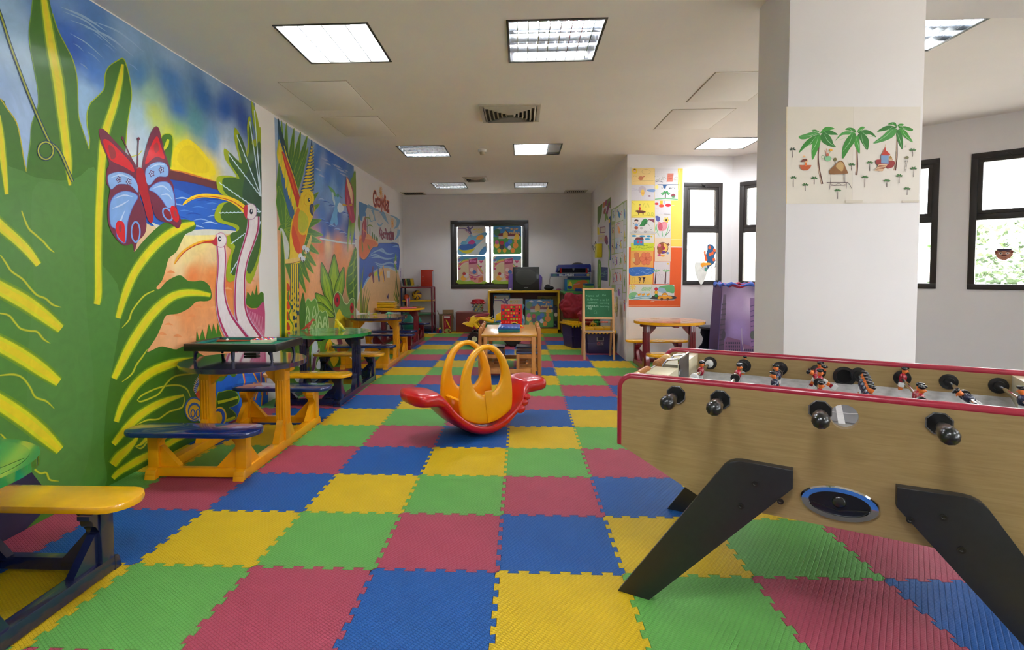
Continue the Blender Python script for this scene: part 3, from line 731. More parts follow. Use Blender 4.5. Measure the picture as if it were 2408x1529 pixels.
# knobbly foot rests cast into the right end
for q in (-1, 1):
    B = MB()
    for a, z, r_ in ((.33, .20, .05), (.37, .255, .042), (.40, .30, .036)): B.ball((a, q*.225, z), (r_, .03, r_*.8), 14, 10)
    B.build('foot_rest', m_red, RK, smooth=60)
def arch(y):
    N = 56; rings = []
    for k in range(N):
        t = 2*PI*k/N - PI/2
        # outer outline: wide shield base rising to a rounded top
        ct, st = math.cos(t), math.sin(t)
        if st >= 0: ox, oz = .268*math.copysign(abs(ct)**.95, ct), .33 + .475*abs(st)**.9
        else: ox, oz = .268*math.copysign(abs(ct)**.62, ct), .33 - (.33 - (.055))*abs(st)**.75
        if oz < .33: oz = max(oz, rk_prof(ox*.95)+.095)
        ix, iz = .155*ct*(1-.12*st), .56 + .195*st
        if st < 0: ix = .16*math.copysign(abs(ct)**.85, ct)
        o_, i_ = V(ox, 0, oz), V(ix, 0, iz); d = (i_-o_); L = d.length; d /= L; th = .030; ring = []
        rr_ = min(.026, L/2)
        sec = [(0, 0, .0), (.25, .55, 0), (.9, .95, 0), (1, 1, 0)]
        pts = [(0, 0), (rr_*.3, th*.62), (rr_, th), (L-rr_, th), (L-rr_*.3, th*.62), (L, 0), (L-rr_*.3, -th*.62), (L-rr_, -th), (rr_, -th), (rr_*.3, -th*.62)]
        for a, b in pts: ring.append(o_ + d*a + V(0, y+b, 0))
        rings.append(ring)
    B = MB(); R_ = [[B.bm.verts.new(p) for p in r] for r in rings]; n = 10
    for i in range(N):
        for k in range(n): B.bm.faces.new((R_[i][k], R_[i][(k+1) % n], R_[(i+1) % N][(k+1) % n], R_[(i+1) % N][k]))
    o = B.build('handle_arch', m_ry, RK, smooth=60); sb = o.modifiers.new('s', 'SUBSURF'); sb.levels = sb.render_levels = 1
    B = MB(); yy = y-.0305
    B.prism([(-.035, .40), (.045, .40), (.022, .125), (-.005, .125)], (0, yy+.002, 0), (1, 0, 0), (0, 0, 1), .006, .002); B.build('rib', m_ry, o)
arch(-.172); arch(.172)
B = MB(); B.box((0, 0, .17), (.34, .33, .03), .01); B.box((-.2, 0, .25), (.03, .32, .16), .012, rot=(0, -.25, 0)); B.build('seat', m_ry, RK)
# ------------------------------------------------------------------ foosball table
m_beech = wood('pale_beech_laminate', (148, 124, 80), (162, 138, 94), .38, scale=5, stretch=(1, 1, 14), coat=.1, dist=1.2)
m_trim = mat('maroon_edge_trim', (150, 22, 48), .3, noise=.04, coat=.4); m_leg = mat('charcoal_board', (34, 35, 36), .42, noise=.1, scale=40)
m_legedge = mat('charcoal_board_edge', (70, 72, 70), .5, noise=.1); m_chrome = mat('chrome', (228, 230, 232), .08, metal=1, noise=.02)
m_rubber = mat('black_rubber', (16, 17, 18), .28, noise=.1, coat=.4); m_wht = mat('white_plastic', (228, 228, 226), .3)
m_field = mat('grey_playfield', (120, 122, 126), .35); m_skin = mat('painted_skin', (228, 120, 50), .4); m_hair = mat('black_enamel', (14, 14, 16), .2, coat=.5)
m_shirtr = mat('crimson_enamel', (158, 14, 38), .25, coat=.5); m_shirtb = mat('navy_enamel', (20, 26, 60), .25, coat=.5)
FB = empty('foosball_table', (.57359, 2.36042, 0), -math.radians(27.7), 'large beech foosball table with maroon edge trim and slanted charcoal legs', 'foosball table')
FW, S0, S1, TOP, FZ, RZ = .92, -.145, 1.547, .968, .832, .912
def side_outline():
    r = .055; p = []
    for k in range(7):
        t = PI - PI/2*k/6; p.append((S0+r + r*math.cos(t), TOP-r + r*math.sin(t)))
    for k in range(7):
        t = PI/2 - PI/2*k/6; p.append((S1-r + r*math.cos(t), TOP-r + r*math.sin(t)))
    p += [(S1, .657), (1.17, .472), (.232, .472), (S0, .657)]
    return p
OUT = side_outline(); RS = [.098+.1757*k for k in range(8)]
def side(y0, th, hole_s):
    """side board with a round window, built as quads between outline and hole"""
    B = MB(); hole = [(hole_s + .046*math.cos(2*PI*k/24), .897 + .046*math.sin(2*PI*k/24)) for k in range(24)]
    tri = geometry.tessellate_polygon([[Vector((*p, 0)) for p in OUT], [Vector((*p, 0)) for p in hole]]); al = OUT + hole
    lo = [B.bm.verts.new((p[0], y0, p[1])) for p in al]; hi = [B.bm.verts.new((p[0], y0+th, p[1])) for p in al]
    for t in tri: B.bm.faces.new([lo[i] for i in t]); B.bm.faces.new([hi[i] for i in t])
    n = len(OUT)
    for k in range(n): B.bm.faces.new((lo[k], lo[(k+1) % n], hi[(k+1) % n], hi[k]))
    for k in range(24): B.bm.faces.new((lo[n+k], lo[n+(k+1) % 24], hi[n+(k+1) % 24], hi[n+k]))
    o = B.build('side_panel', m_beech, FB, smooth=0)
    return o
side(0, .035, .702); side(FW-.035, .035, .74)
def rail(y):
    B = MB(); path = [(p[0], y, p[1]) for p in [(S0, .657)] + OUT[:-4] + [(S1, .657)]]
    B.tube(path, .0185, 12); B.build('edge_trim', m_trim, FB, smooth=60)
rail(.0175); rail(FW-.0175)
def leg(right, y, out):
    pts = [(-.14, 0), (0, 0), (.541, .607), (.541, .678), (.36, .681), (.335, .678), (.312, .667), (.293, .648)]
    if right: pts = [(1.402-p[0], p[1]) for p in pts]
    B = MB(); B.use(m_leg)
    n = (0, -1, 0)
    B.prism(pts, (0, y, 0), (1, 0, 0), (0, 0, 1), .04 if out < 0 else -.04, .002)
    for f in B.bm.faces:
        f.material_index = 0
    o = B.build('leg', m_leg, FB)
    s = [(.41, .60), (.36, .50), (.50, .55)] if not right else [(.99, .60), (1.04, .50), (.90, .57)]
    B = MB()
    for q in s: B.lathe([(.012, 0), (.012, .003), (.006, .003), (.004, .001)], (q[0], y + (-.04 if out < 0 else .04), q[1]), (0, out, 0), 16)
    B.build('bolt', mat('dark_bolt', (58, 58, 56), .35, metal=.8), o)
for rgt in (False, True): leg(rgt, 0, -1); leg(rgt, FW, 1)
# playing field, side strips, end cabinets
B = MB(); B.box((.702, FW/2, FZ-.01), (1.36, FW-.07, .02)); B.build('playfield', m_field, FB, smooth=0)
B = MB()
for y in (.06, FW-.06):
    B.prism([(0, 0), (.10, 0), (0, .03)] if y < .5 else [(0, 0), (-.10, 0), (0, .03)], (.03, .035 if y < .5 else FW-.035, FZ), (0, 1, 0), (0, 0, 1), 1.34)
B.build('ramp', mat('scuffed_grey', (176, 176, 176), .5, noise=.2, scale=30), FB, smooth=0)
A = Art(V(0, 0, FZ), (1, 0, 0), (0, 1, 0), base=.001)
A.stroke([(.10, .18), (1.30, .18), (1.30, .74), (.10, .74)], .012, (20, 20, 22), smooth=False, closed=True); A.rect(.69, .13, .714, .79, (225, 225, 225)); A.ring(.702, .46, .12, .12, .01, (225, 225, 225))
A.rect(.06, .13, .30, .145, (225, 225, 225)); A.rect(.06, .775, .30, .79, (225, 225, 225))
A.build('pitch_marking', artmat('pitch_paint', .4), FB, local=True)
for e, (a, b) in enumerate(((-.075, .032), (1.372, 1.479))):
    c = (a+b)/2; B = MB(); B.box((c, FW/2, .80), (b-a, FW-.07, .24), .003); B.build('end_cabinet', m_beech, FB)
    B = MB()
    for y, w in ((.195, .32), (.74, .29)): B.box((c, y, .88), (b-a+.002, w, .166), .003)
    B.build('cabinet_top', mat('cream_laminate', (214, 204, 172), .35), FB)
B = MB(); B.box((.036, .475, .925), (.004, .235, .16), .001); B.build('goal_plate', mat('steel_plate', (120, 122, 124), .3, metal=.9), FB)
B = MB(); B.tube([(.034, .358, 1.006), (.034, .592, 1.006)], .006, 10); B.tube([(.034, .358, .86), (.034, .358, 1.006)], .005, 8); B.build('plate_rim', m_chrome, FB)
B = MB(); B.tube([(-.055, .40, .93), (-.05, .40, .965), (-.03, .40, .992), (.03, .40, 1.002)], .0055, 8); B.tube([(-.055, .55, .93), (-.05, .55, .965), (-.03, .55, .992), (.03, .55, 1.002)], .0055, 8); B.prism([(0, 0), (.085, 0), (.085, .06), (.03, .052), (.008, .03)], (-.055, .40, .935), (1, 0, 0), (0, 0, 1), .003); B.build('ball_cup', m_chrome, FB)
# scoring beads on the end
B = MB(); B.tube([(-.112, .10, .94), (-.112, .80, .94)], .006, 10); o = B.build('score_rod', m_chrome, FB)
mw = wood('turned_wood', (190, 130, 70), (150, 92, 46), .35, 10)
for k in range(11):
    y = .20 + .026*k + (.18 if k > 5 else 0); B = MB(); B.lathe([(.012, -.011), (.022, -.007), (.025, 0), (.022, .007), (.012, .011)], (-.112, y, .94), (0, 1, 0), 18); B.build('score_bead', mw, o)
for y in (.13, .74):
    B = MB(); B.lathe([(.01, -.025), (.027, -.018), (.028, .015), (.018, .028)], (-.112, y, .94), (0, 1 if y > .5 else -1, 0), 18); B.build('end_knob', mat('varnished_pine', (222, 180, 120), .3, coat=.4), o)
# rods
def player_mesh(shirt):
    B = MB(); B.use(m_hair); B.ball((0, -.002, .060), (.0145, .014, .012), 12, 8); B.box((.008, 0, .066), (.020, .020, .010), .004)
    B.use(m_skin); B.ball((.003, 0, .046), (.0125, .0115, .017), 12, 8); B.box((.016, 0, .045), (.008, .006, .006), .002); B.cyl((0, 0, .022), (0, 0, .04), .007, n=10)
    B.use(shirt); B.ball((0, 0, .002), (.019, .026, .030), 14, 10); B.ball((0, .021, .010), (.010, .008, .016), 8, 6); B.ball((0, -.021, .010), (.010, .008, .016), 8, 6)
    B.use(m_wht); B.box((0, 0, -.036), (.026, .034, .030), .007)
    B.use(m_skin); B.box((0, 0, -.058), (.018, .024, .022), .005)
    B.use(shirt); B.box((0, 0, -.074), (.018, .023, .016), .004)
    B.use(m_wht if shirt is m_shirtr else m_hair); B.box((.004, 0, -.094), (.030, .024, .026), .006)
    o = B.build('player', None, smooth=50); me = o.data; bpy.data.objects.remove(o); return me
PMR, PMB = player_mesh(m_shirtr), player_mesh(m_shirtb)
# rod: (team, near handle?, slide positions, turn, bumpers)
RODS = [('r', True, [.587], .05, [.41, .86], 'w'), ('r', True, [.60, .895], .10, [.50], 'b'), ('b', False, [.44, .66], PI+.1, [.72], 'b'),
        ('r', True, [.62, .70, .79, .86, .30], .15, [.57], 'b'), ('b', False, [.30, .385, .47, .555, .64], PI-.2, [], 'b'),
        ('r', True, [.40, .455, .875], .15, [.34], 'b'), ('b', False, [.50, .22], 1.15, [.58], 'b'), ('b', False, [.56], PI+.05, [.3], 'w')]
def octa(r, n=8, a0=PI/8): return [(r*math.cos(a0+2*PI*k/n), r*math.sin(a0+2*PI*k/n)) for k in range(n)]
for k, (tm, near, ps, turn, bump, bc) in enumerate(RODS):
    s = RS[k]; o0 = -.05 if near else .02
    B = MB(); B.cyl((0, (-.06 if near else .03), 0), (0, FW + (.06 if not near else -.03), 0), .0085, n=14)
    rod = B.build('rod', m_chrome, FB, (s, 0, RZ), smooth=60)
    for w in (0, 1):
        y = -.001 if w == 0 else FW+.001; q = -1 if w == 0 else 1
        if (w == 0) == near:
            B = MB(); B.prism(octa(.0415), (0, y, 0), (1, 0, 0), (0, 0, 1), .006 if q < 0 else -.006); B.build('bearing_rim', m_chrome, rod)
            B = MB(); B.prism(octa(.037), (0, y + q*.0045, 0), (1, 0, 0), (0, 0, 1), .003 if q < 0 else -.003); B.build('bearing', m_rubber, rod)
        yi = .036 if w == 0 else FW-.036
        B = MB(); B.lathe([(.0365, 0), (.0355, .004), (.022, .007), (.020, .018), (.012, .019)], (0, yi, 0), (0, -q, 0), 28); B.build('inner_bearing', m_rubber, rod)
    B = MB(); yy, q = (-.045, -1) if near else (FW+.045, 1)
    B.lathe([(.012, 0), (.018, .008), (.018, .022), (.021, .034), (.027, .062), (.029, .094), (.030, .120), (.026, .138), (.014, .150), (.002, .153)], (0, yy, 0), (0, q, 0), 10); h = B.build('handle', m_rubber, rod, smooth=50)
    for y in bump:
        B = MB(); B.lathe([(.012, -.012), (.021, -.010), (.021, .010), (.012, .012)], (0, y, 0), (0, 1, 0), 20); B.build('bumper', m_wht if bc == 'w' else m_rubber, rod)
    for i, y in enumerate(ps):
        rt = turn
        if k == 3: rt = [.1, -1.0, .5, .15, .1][i]
        p = link('player', PMR if tm == 'r' else PMB, rod, (0, y, 0), (0, rt if tm == 'r' else (turn-PI if k != 6 else .95), 0 if tm == 'r' else PI)); p.scale = (.95, .95, .83)
    if k in (4,): pass
# window rings in the side boards
B = MB(); B.lathe([(.05, 0), (.05, -.008), (.036, -.010), (.034, 0)], (.74, FW-.034, .897), (0, 1, 0), 32); B.build('window_ring', m_rubber, FB)
# ball return: oval opening with a bright rim
def oval(a, b, n=40): return [(a*math.cos(2*PI*k/n), b*math.sin(2*PI*k/n)) for k in range(n)]
oc = (.692, 0, .567)
B = MB(); R0 = [V(oc[0]+x, -.002, oc[2]+z) for x, z in oval(.128, .066)]; R1 = [V(oc[0]+x, -.009, oc[2]+z) for x, z in oval(.122, .061)]; R2 = [V(oc[0]+x, -.007, oc[2]+z) for x, z in oval(.100, .045)]; R3 = [V(oc[0]+x, -.0015, oc[2]+z) for x, z in oval(.096, .042)]
B.loft([R0, R1, R2, R3], caps=False); B.build('return_rim', m_chrome, FB, smooth=40)
B = MB(); B.prism(oval(.097, .043), (oc[0], -.0012, oc[2]), (1, 0, 0), (0, 0, 1), .0015); B.build('return_mouth', m_rubber, FB)
B = MB(); B.ball((oc[0], -.004, oc[2]+.008), (.024, .010, .022), 20, 12); B.build('ball_stop', m_rubber, FB, smooth=60)
B = MB(); B.box((oc[0]-.045, -.004, oc[2]-.018), (.09, .005, .006), .001, rot=(0, .18, 0)); B.box((oc[0]+.045, -.004, oc[2]-.018), (.09, .005, .006), .001, rot=(0, -.18, 0)); B.build('return_lip', m_rubber, FB)
# ------------------------------------------------------------------ painted walls
m_paint = artmat('mural_paint', .5, coat=.12, grain=.07, scale=9)
G1, G2, G3, YG, YL, LY = (72, 128, 38), (60, 112, 22), (84, 138, 56), (178, 190, 24), (224, 214, 20), (238, 208, 30)
A = Art((XL, 0, 0), (0, 1, 0), (0, 0, 1))
A.px(1, 0, 0)
# sky, sun glow and sand, blended
Y0, Y1 = 1.0, 5.648
smp = [(-300, 60, (150, 185, 220)), (20, 60, (150, 185, 222)), (60, 150, (168, 198, 228)), (10, 200, (150, 180, 225)), (60, 260, (160, 190, 232)), (150, 20, (110, 150, 210)), (150, 60, (52, 106, 200)), (170, 110, (40, 92, 192)), (230, 80, (72, 122, 192)), (300, 90, (132, 166, 208)),
       (215, 160, (66, 126, 216)), (200, 220, (150, 190, 232)), (250, 150, (88, 136, 204)), (330, 180, (70, 128, 186)), (400, 185, (60, 118, 184)), (400, 130, (140, 170, 205)), (420, 260, (48, 112, 186)), (480, 230, (36, 98, 170)), (500, 190, (130, 160, 195)), (530, 260, (14, 84, 172)), (570, 275, (28, 76, 160)), (590, 245, (110, 140, 180)),
       (350, 215, (150, 190, 170)), (330, 270, (160, 195, 215)), (360, 270, (186, 202, 96)), (420, 300, (136, 176, 110)), (460, 290, (80, 142, 156)), (500, 330, (96, 146, 192)), (540, 310, (150, 176, 204)), (400, 330, (200, 206, 56)), (430, 345, (224, 214, 30)), (490, 395, (230, 205, 24)), (450, 390, (226, 204, 14)), (340, 330, (172, 196, 218)), (300, 340, (202, 212, 222)), (530, 360, (196, 204, 214)),
       (560, 380, (190, 200, 215)), (440, 550, (240, 226, 150)), (480, 550, (244, 226, 140)), (500, 600, (238, 206, 150)), (440, 600, (240, 216, 150)), (590, 620, (240, 200, 170)), (420, 635, (240, 212, 160)), (450, 650, (232, 128, 62)), (500, 650, (236, 140, 70)), (400, 668, (240, 160, 100)), (540, 660, (234, 128, 60)), (480, 700, (238, 156, 92)), (440, 740, (236, 150, 90)), (400, 780, (240, 176, 124)), (480, 770, (238, 160, 104)), (600, 700, (238, 160, 100)), (370, 810, (238, 170, 110)), (560, 720, (238, 150, 84))]
smp = [(x, y, c) for x, y, c in smp]
cl = [(Y0, 0.0), (Y1, 0.0), (Y0, CE-.01), (Y1, CE-.01)]
A.wash(smp, 0, 0, 0, 0, 70, 50, p=3.6, clip=cl)
# clouds streaks
A.px(2.548, 0, 0)
for a, b, c, w in ((360, 40, 640, 14), (380, 70, 660, 10), (420, 120, 700, 8), (500, 160, 800, 12), (560, 130, 860, 10), (420, 200, 620, 7)):
    A.stroke([(a, b), ((a+c)/2, b+60), (c, b+180 if c > 640 else b+150)], [1, w, 1], (150, 180, 216))
for x, y, l in ((440, 260, 60), (520, 310, 80), (620, 260, 70), (770, 380, 60), (560, 200, 60), (480, 380, 50)): A.stroke([(x, y), (x+l*.5, y+l*.3), (x+l, y+l*.8)], [1, 7, 1], (120, 156, 212))
A.poly([(1003, 1012), (1040, 900), (1080, 850), (1130, 836), (1190, 880), (1240, 940), (1280, 1000), (1285, 1050), (1200, 1052)], (230, 206, 14)); A.poly([(1060, 960), (1100, 880), (1160, 880), (1230, 960), (1250, 1030), (1150, 1030)], (222, 196, 8))
# far shore, sea
A.poly([(860, 1060), (1000, 1068), (1100, 1085), (1200, 1112), (1310, 1140), (1420, 1200), (1460, 1300), (1430, 1378), (1350, 1384), (1200, 1378), (1100, 1385), (1000, 1360), (880, 1340), (840, 1200)], (28, 96, 196))
A.poly([(860, 1060), (1000, 1066), (1200, 1108), (1330, 1146), (1400, 1200), (1200, 1190), (1050, 1130), (880, 1100)], (14, 74, 172))
for k in range(26):
    x = 920+(k*97) % 470; y = 1180+(k*53) % 190; A.stroke([(x, y), (x+45, y-8), (x+95, y+4)], [1, 6+k % 4, 1], [(80, 136, 216), (140, 180, 232), (20, 70, 170), (170, 200, 236)][k % 4])
A.poly([(1000, 1016), (1040, 1020), (1120, 1040), (1220, 1068), (1310, 1098), (1312, 1138), (1230, 1116), (1130, 1092), (1000, 1068)], (98, 36, 44), line=(60, 40, 110), lw=3)
A.stroke([(1000, 1016), (1080, 1028), (1160, 1050), (1290, 1088)], [3, 8, 10, 4], (204, 120, 40))
A.poly([(900, 1330), (960, 1352), (1100, 1378), (1250, 1374), (1420, 1385), (1430, 1400), (1200, 1410), (1000, 1400)], (214, 214, 200))
# tufts of orange brush on the sand
A.px(2.316, 0, 500)
for k in range(34):
    x = 840+(k*137) % 560; y = 320+(k*71) % 400
    A.stroke([(x-22, y), (x, y-5), (x+26, y+3)], [1, 12+k % 7, 1], [(237, 150, 88), (240, 168, 112), (236, 146, 84)][k % 3])
# --- the big plant
A.px(2.548, 0, 0)
A.poly([(-900, 700), (-500, 200), (-200, 560), (0, 590), (40, 650), (95, 730), (120, 830), (140, 950), (157, 1030), (165, 950), (180, 850), (185, 760), (205, 690), (228, 620), (222, 520), (200, 400), (178, 280), (172, 180), (185, 80), (195, -20), (240, -110), (285, -30), (312, 80), (345, 180), (390, 270), (435, 360), (460, 470), (465, 600), (470, 700), (500, 800), (532, 895), (535, 830), (522, 760), (520, 680), (540, 620), (580, 580), (622, 530), (628, 450), (650, 400), (700, 365), (735, 350), (755, 390), (775, 470), (787, 570), (775, 660), (760, 760), (752, 880), (750, 1000), (780, 1100), (860, 1250), (820, 1400), (800, 1510), (840, 1465), (900, 1400), (980, 1335), (1060, 1318), (1130, 1318), (1172, 1345), (1160, 1380), (1110, 1405), (1085, 1450), (1055, 1510), (1010, 1550), (990, 1620), (970, 1680), (935, 1725)] +
       [(a*2.548/2.316, (500+b/2.316)*2.548) if False else (a/2.316*2.548, (500+b/2.316)*2.548) for a, b in [(870, 415), (905, 375), (960, 345), (990, 345), (1020, 370), (1060, 375), (1100, 370), (1140, 400), (1152, 460), (1130, 482), (1070, 485), (1030, 520), (970, 550), (905, 560), (885, 600), (860, 660), (830, 710), (800, 760), (870, 730), (910, 735), (960, 745), (1010, 725), (1060, 750), (1110, 780), (1180, 800), (1250, 860), (1300, 900), (1310, 1000), (1290, 1100), (1150, 1200), (1000, 1300), (800, 1420), (640, 1480), (560, 1506)]] +
       [(500, 2990), (0, 3300), (-500, 3500), (-900, 3700)], G2, n=3)
A.stroke([(157, 1030), (140, 950), (120, 830), (95, 730), (40, 650), (0, 590)], 7, (186, 172, 30)); A.stroke([(312, 80), (345, 180), (390, 270), (435, 360), (460, 470), (465, 600), (470, 700), (500, 800), (532, 895)], 6, (150, 170, 30)); A.stroke([(532, 895), (535, 830), (522, 760), (520, 680), (540, 620), (580, 580), (622, 530), (628, 450), (650, 400), (700, 365), (735, 350), (755, 390), (775, 470), (787, 570), (775, 660), (760, 760), (752, 880)], 6, (164, 186, 26))
A.stroke([(157, 1030), (165, 950), (180, 850), (185, 760), (205, 690), (228, 620), (222, 520), (200, 400), (178, 280), (172, 180), (185, 80), (195, -20)], 5, (120, 160, 60))
# mid green trunk of the plant
A.poly([(60, 1000), (200, 1060), (430, 1080), (560, 1000), (600, 1200), (560, 1500), (700, 1700), (720, 1900), (690, 2100), (640, 2400), (620, 2700), (640, 2880), (560, 2960), (300, 3050), (-100, 3300), (-500, 3400), (-500, 900)], (76, 130, 50), n=3)
A.poly([(190, 1150), (330, 1100), (470, 1200), (500, 1500), (520, 1900), (560, 2300), (540, 2700), (440, 2950), (260, 3040), (180, 2700), (160, 2200), (200, 1700)], (82, 134, 58), n=3)
def band(pts, ws, cols=((150, 170, 16), (212, 212, 20), (226, 206, 22))):
    A.stroke(pts, [w*1.45 for w in ws], (104, 146, 24)); A.stroke(pts, [w*1.15 for w in ws], cols[0]); A.stroke(pts, ws, cols[1])
    A.stroke(pts, [w*.5 for w in ws], cols[2])
band([(255, -40), (285, 150), (310, 300), (345, 480), (365, 640), (385, 800), (405, 960), (417, 1112)], [30, 44, 52, 56, 52, 46, 42, 14])
band([(733, 385), (720, 470), (700, 560), (672, 660), (645, 740), (622, 830), (610, 950), (600, 1100), (590, 1300), (586, 1530), (588, 1750), (578, 1824)], [14, 28, 36, 42, 44, 44, 42, 40, 38, 36, 38, 34])
band([(-12, 690), (0, 800), (12, 920), (26, 1040), (38, 1165)], [20, 34, 36, 30, 20])
A.px(2.316, 0, 500)
band([(-60, 20), (20, 90), (90, 150), (150, 210), (208, 285)], [60, 52, 48, 44, 30]); band([(-60, 380), (30, 430), (130, 485), (230, 555), (330, 635)], [70, 72, 74, 66, 44])
band([(-60, 690), (50, 745), (150, 805), (230, 860), (318, 925)], [76, 78, 76, 68, 44]); band([(-60, 1000), (60, 1075), (150, 1140), (240, 1215), (325, 1295)], [80, 84, 82, 74, 48])
for w in ([(115, -10), (150, 80), (190, 120), (235, 160), (265, 195), (294, 218)], [(0, 232), (30, 275), (60, 320), (120, 362), (160, 410), (200, 450), (245, 468), (285, 502), (332, 516)], [(-10, 548), (45, 560), (80, 600), (110, 632), (160, 645), (200, 650), (235, 690), (272, 713)], [(-10, 888), (70, 882), (120, 900), (160, 950), (190, 1005), (250, 1028), (295, 1070)], [(0, 1205), (28, 1235), (45, 1270), (64, 1320)], [(130, 1365), (170, 1385), (215, 1420), (250, 1418), (268, 1455), (318, 1463)]):
    A.stroke(w, [8]+[13]*(len(w)-2)+[4], (150, 168, 30)); A.stroke(w, [4]+[7]*(len(w)-2)+[2], (196, 196, 40))
band([(1058, 58), (1000, 75), (930, 110), (860, 165), (795, 235), (730, 330), (690, 420), (662, 500), (640, 575)], [16, 34, 40, 42, 42, 40, 38, 32, 26])
band([(1145, 450), (1050, 436), (960, 448), (890, 490), (820, 560), (755, 650), (700, 740), (655, 830), (618, 905)], [18, 32, 38, 44, 46, 46, 44, 38, 28])
band([(1060, 800), (980, 812), (900, 835), (820, 870), (750, 925), (700, 990), (660, 1060), (630, 1140)], [20, 34, 42, 44, 44, 42, 34, 24])
band([(1000, 995), (920, 1018), (850, 1048), (780, 1090), (720, 1140), (665, 1200), (615, 1262)], [10, 26, 36, 40, 40, 34, 26]); band([(748, 1205), (735, 1240), (690, 1290), (645, 1330), (612, 1375)], [8, 20, 36, 44, 40])
band([(850, 1300), (760, 1345), (700, 1380), (645, 1415), (612, 1448)], [26, 36, 34, 30, 22]); band([(1030, 1212), (960, 1235), (890, 1275), (830, 1312)], [16, 26, 30, 26]); band([(850, 1205), (800, 1230), (765, 1262), (735, 1275)], [22, 20, 12, 5])
for w in ([(838, 425), (790, 448), (750, 490), (715, 540), (700, 585), (662, 628)], [(800, 745), (770, 790), (740, 830), (715, 880), (662, 922)], [(745, 1022), (765, 1000), (800, 980), (860, 955), (920, 942), (975, 942), (1015, 962), (1035, 1005)], [(745, 1022), (765, 1030), (820, 1010), (865, 985), (905, 930), (945, 895), (1000, 882), (1110, 872)], [(745, 1155), (800, 1130), (860, 1125), (920, 1085), (990, 1060), (1005, 1000)], [(840, 1245), (800, 1250), (780, 1275), (760, 1285), (735, 1275)]):
    A.stroke(w, [5]+[11]*(len(w)-2)+[4], (140, 166, 20)); A.stroke(w, [3]+[6]*(len(w)-2)+[2], (206, 200, 44))
# leaf bud behind the butterfly
A.px(2.548, 0, 0)
A.poly([(940, 1010), (955, 900), (965, 820), (1000, 800), (1030, 815), (1034, 870), (1025, 960), (1015, 1010)], G2, line=(170, 184, 24), lw=6); A.stroke([(1005, 835), (995, 870), (975, 905)], [14, 22, 6], (206, 206, 24))
A.stroke([(760, 940), (820, 930), (850, 900)], 5, (200, 200, 40))
# curling tendril
T = [(-60, -60), (0, 90), (55, 260), (105, 400), (150, 520), (215, 680), (250, 760), (285, 835), (300, 858), (340, 890), (370, 940), (395, 1000), (412, 1040), (432, 1088)]
A.stroke(T, 20, (22, 62, 84)); A.stroke(T, 9, (158, 164, 40)); A.ring(271, 903, 45, 52, 18, (22, 62, 84)); A.ring(271, 903, 45, 52, 8, (170, 176, 46))
# --- fan palm at the end of the wall
FPAL = [(1505, 605), (1522, 650), (1535, 700), (1552, 760), (1560, 900), (1562, 1100), (1564, 1400), (1564, 1560), (1560, 1640), (1500, 1840), (1462, 1960), (1440, 1900)]
FP2 = [(1500, 830), (1510, 780), (1500, 710), (1488, 700), (1478, 760), (1482, 860), (1470, 920), (1455, 860), (1432, 800), (1405, 765), (1402, 830), (1418, 900), (1430, 960), (1400, 940), (1343, 888), (1345, 950), (1385, 1010), (1415, 1060), (1370, 1052), (1310, 1055), (1294, 1080), (1305, 1140), (1350, 1180), (1400, 1205), (1345, 1212), (1305, 1230), (1282, 1290), (1300, 1330), (1370, 1350), (1410, 1370), (1405, 1400), (1352, 1418), (1358, 1470), (1385, 1500), (1365, 1560), (1352, 1650), (1368, 1690), (1400, 1680), (1430, 1650), (1455, 1640)]
A.poly(FP2[:1] + FP2[1:] + [(1500, 1700), (1560, 1500), (1564, 1200), (1562, 800), (1552, 762), (1540, 700), (1522, 640), (1505, 605), (1508, 680), (1520, 760), (1530, 830)], (160, 178, 14), n=3)
cx0, cy0 = 1500, 1200
A.poly([(cx0+(a-cx0)*.86+6, cy0+(b-cy0)*.92) for a, b in FP2] + [(1500, 1640), (1556, 1480), (1560, 1200), (1558, 860), (1530, 880)], (54, 98, 30), n=3)
A.poly([(1450, 1160), (1470, 1050), (1520, 960), (1560, 900), (1562, 1400), (1520, 1300), (1470, 1240)], (34, 76, 50), n=3)
for q in ((1522, 665), (1495, 732), (1418, 812), (1368, 925), (1312, 1096), (1310, 1276), (1380, 1462), (1377, 1640)):
    e = (1562, 1270 if q[1] > 1000 else 1180) if q[1] < 1300 else (1560, 1330)
    n = 22; pts = []
    for k in range(n+1):
        t = k/n; pts.append((q[0]+(e[0]-q[0])*t, q[1]+(e[1]-q[1])*t + (4 if k % 2 else -4)))
    A.stroke(pts, 6, (170, 206, 226), smooth=False); A.stroke([q, e], 3, (222, 236, 244), smooth=False)
# --- two long-necked birds
PK, WH = (176, 40, 96), (230, 222, 226)
A.px(2.316, 0, 500)
A.poly([(1330, 448), (1340, 470), (1345, 430), (1365, 455), (1372, 425), (1385, 450), (1396, 390), (1402, 450), (1420, 430), (1434, 440), (1436, 500), (1400, 520), (1365, 520), (1340, 500)], (66, 118, 24), smooth=False)
A.poly([(1320, 470), (1345, 515), (1395, 524), (1438, 492), (1438, 700), (1420, 760), (1300, 760), (1290, 640)], (190, 70, 118), n=3)
for k in range(10): A.stroke([(1345+k*9, 530+k*4), (1360+k*8, 590+k*6), (1400+k*5, 660+k*4), (1440, 690)], 2.5, (226, 160, 188))
def neck(pts, ws): 
    A.stroke(pts, [w*1.5 for w in ws], (206, 190, 216)); A.stroke(pts, [w*1.36 for w in ws], PK); A.stroke(pts, ws, WH)
neck([(1380, 20), (1375, 90), (1352, 170), (1325, 250), (1308, 340), (1304, 430), (1306, 520), (1325, 600), (1368, 680), (1420, 760)], [44, 46, 42, 38, 38, 42, 46, 56, 70, 80])
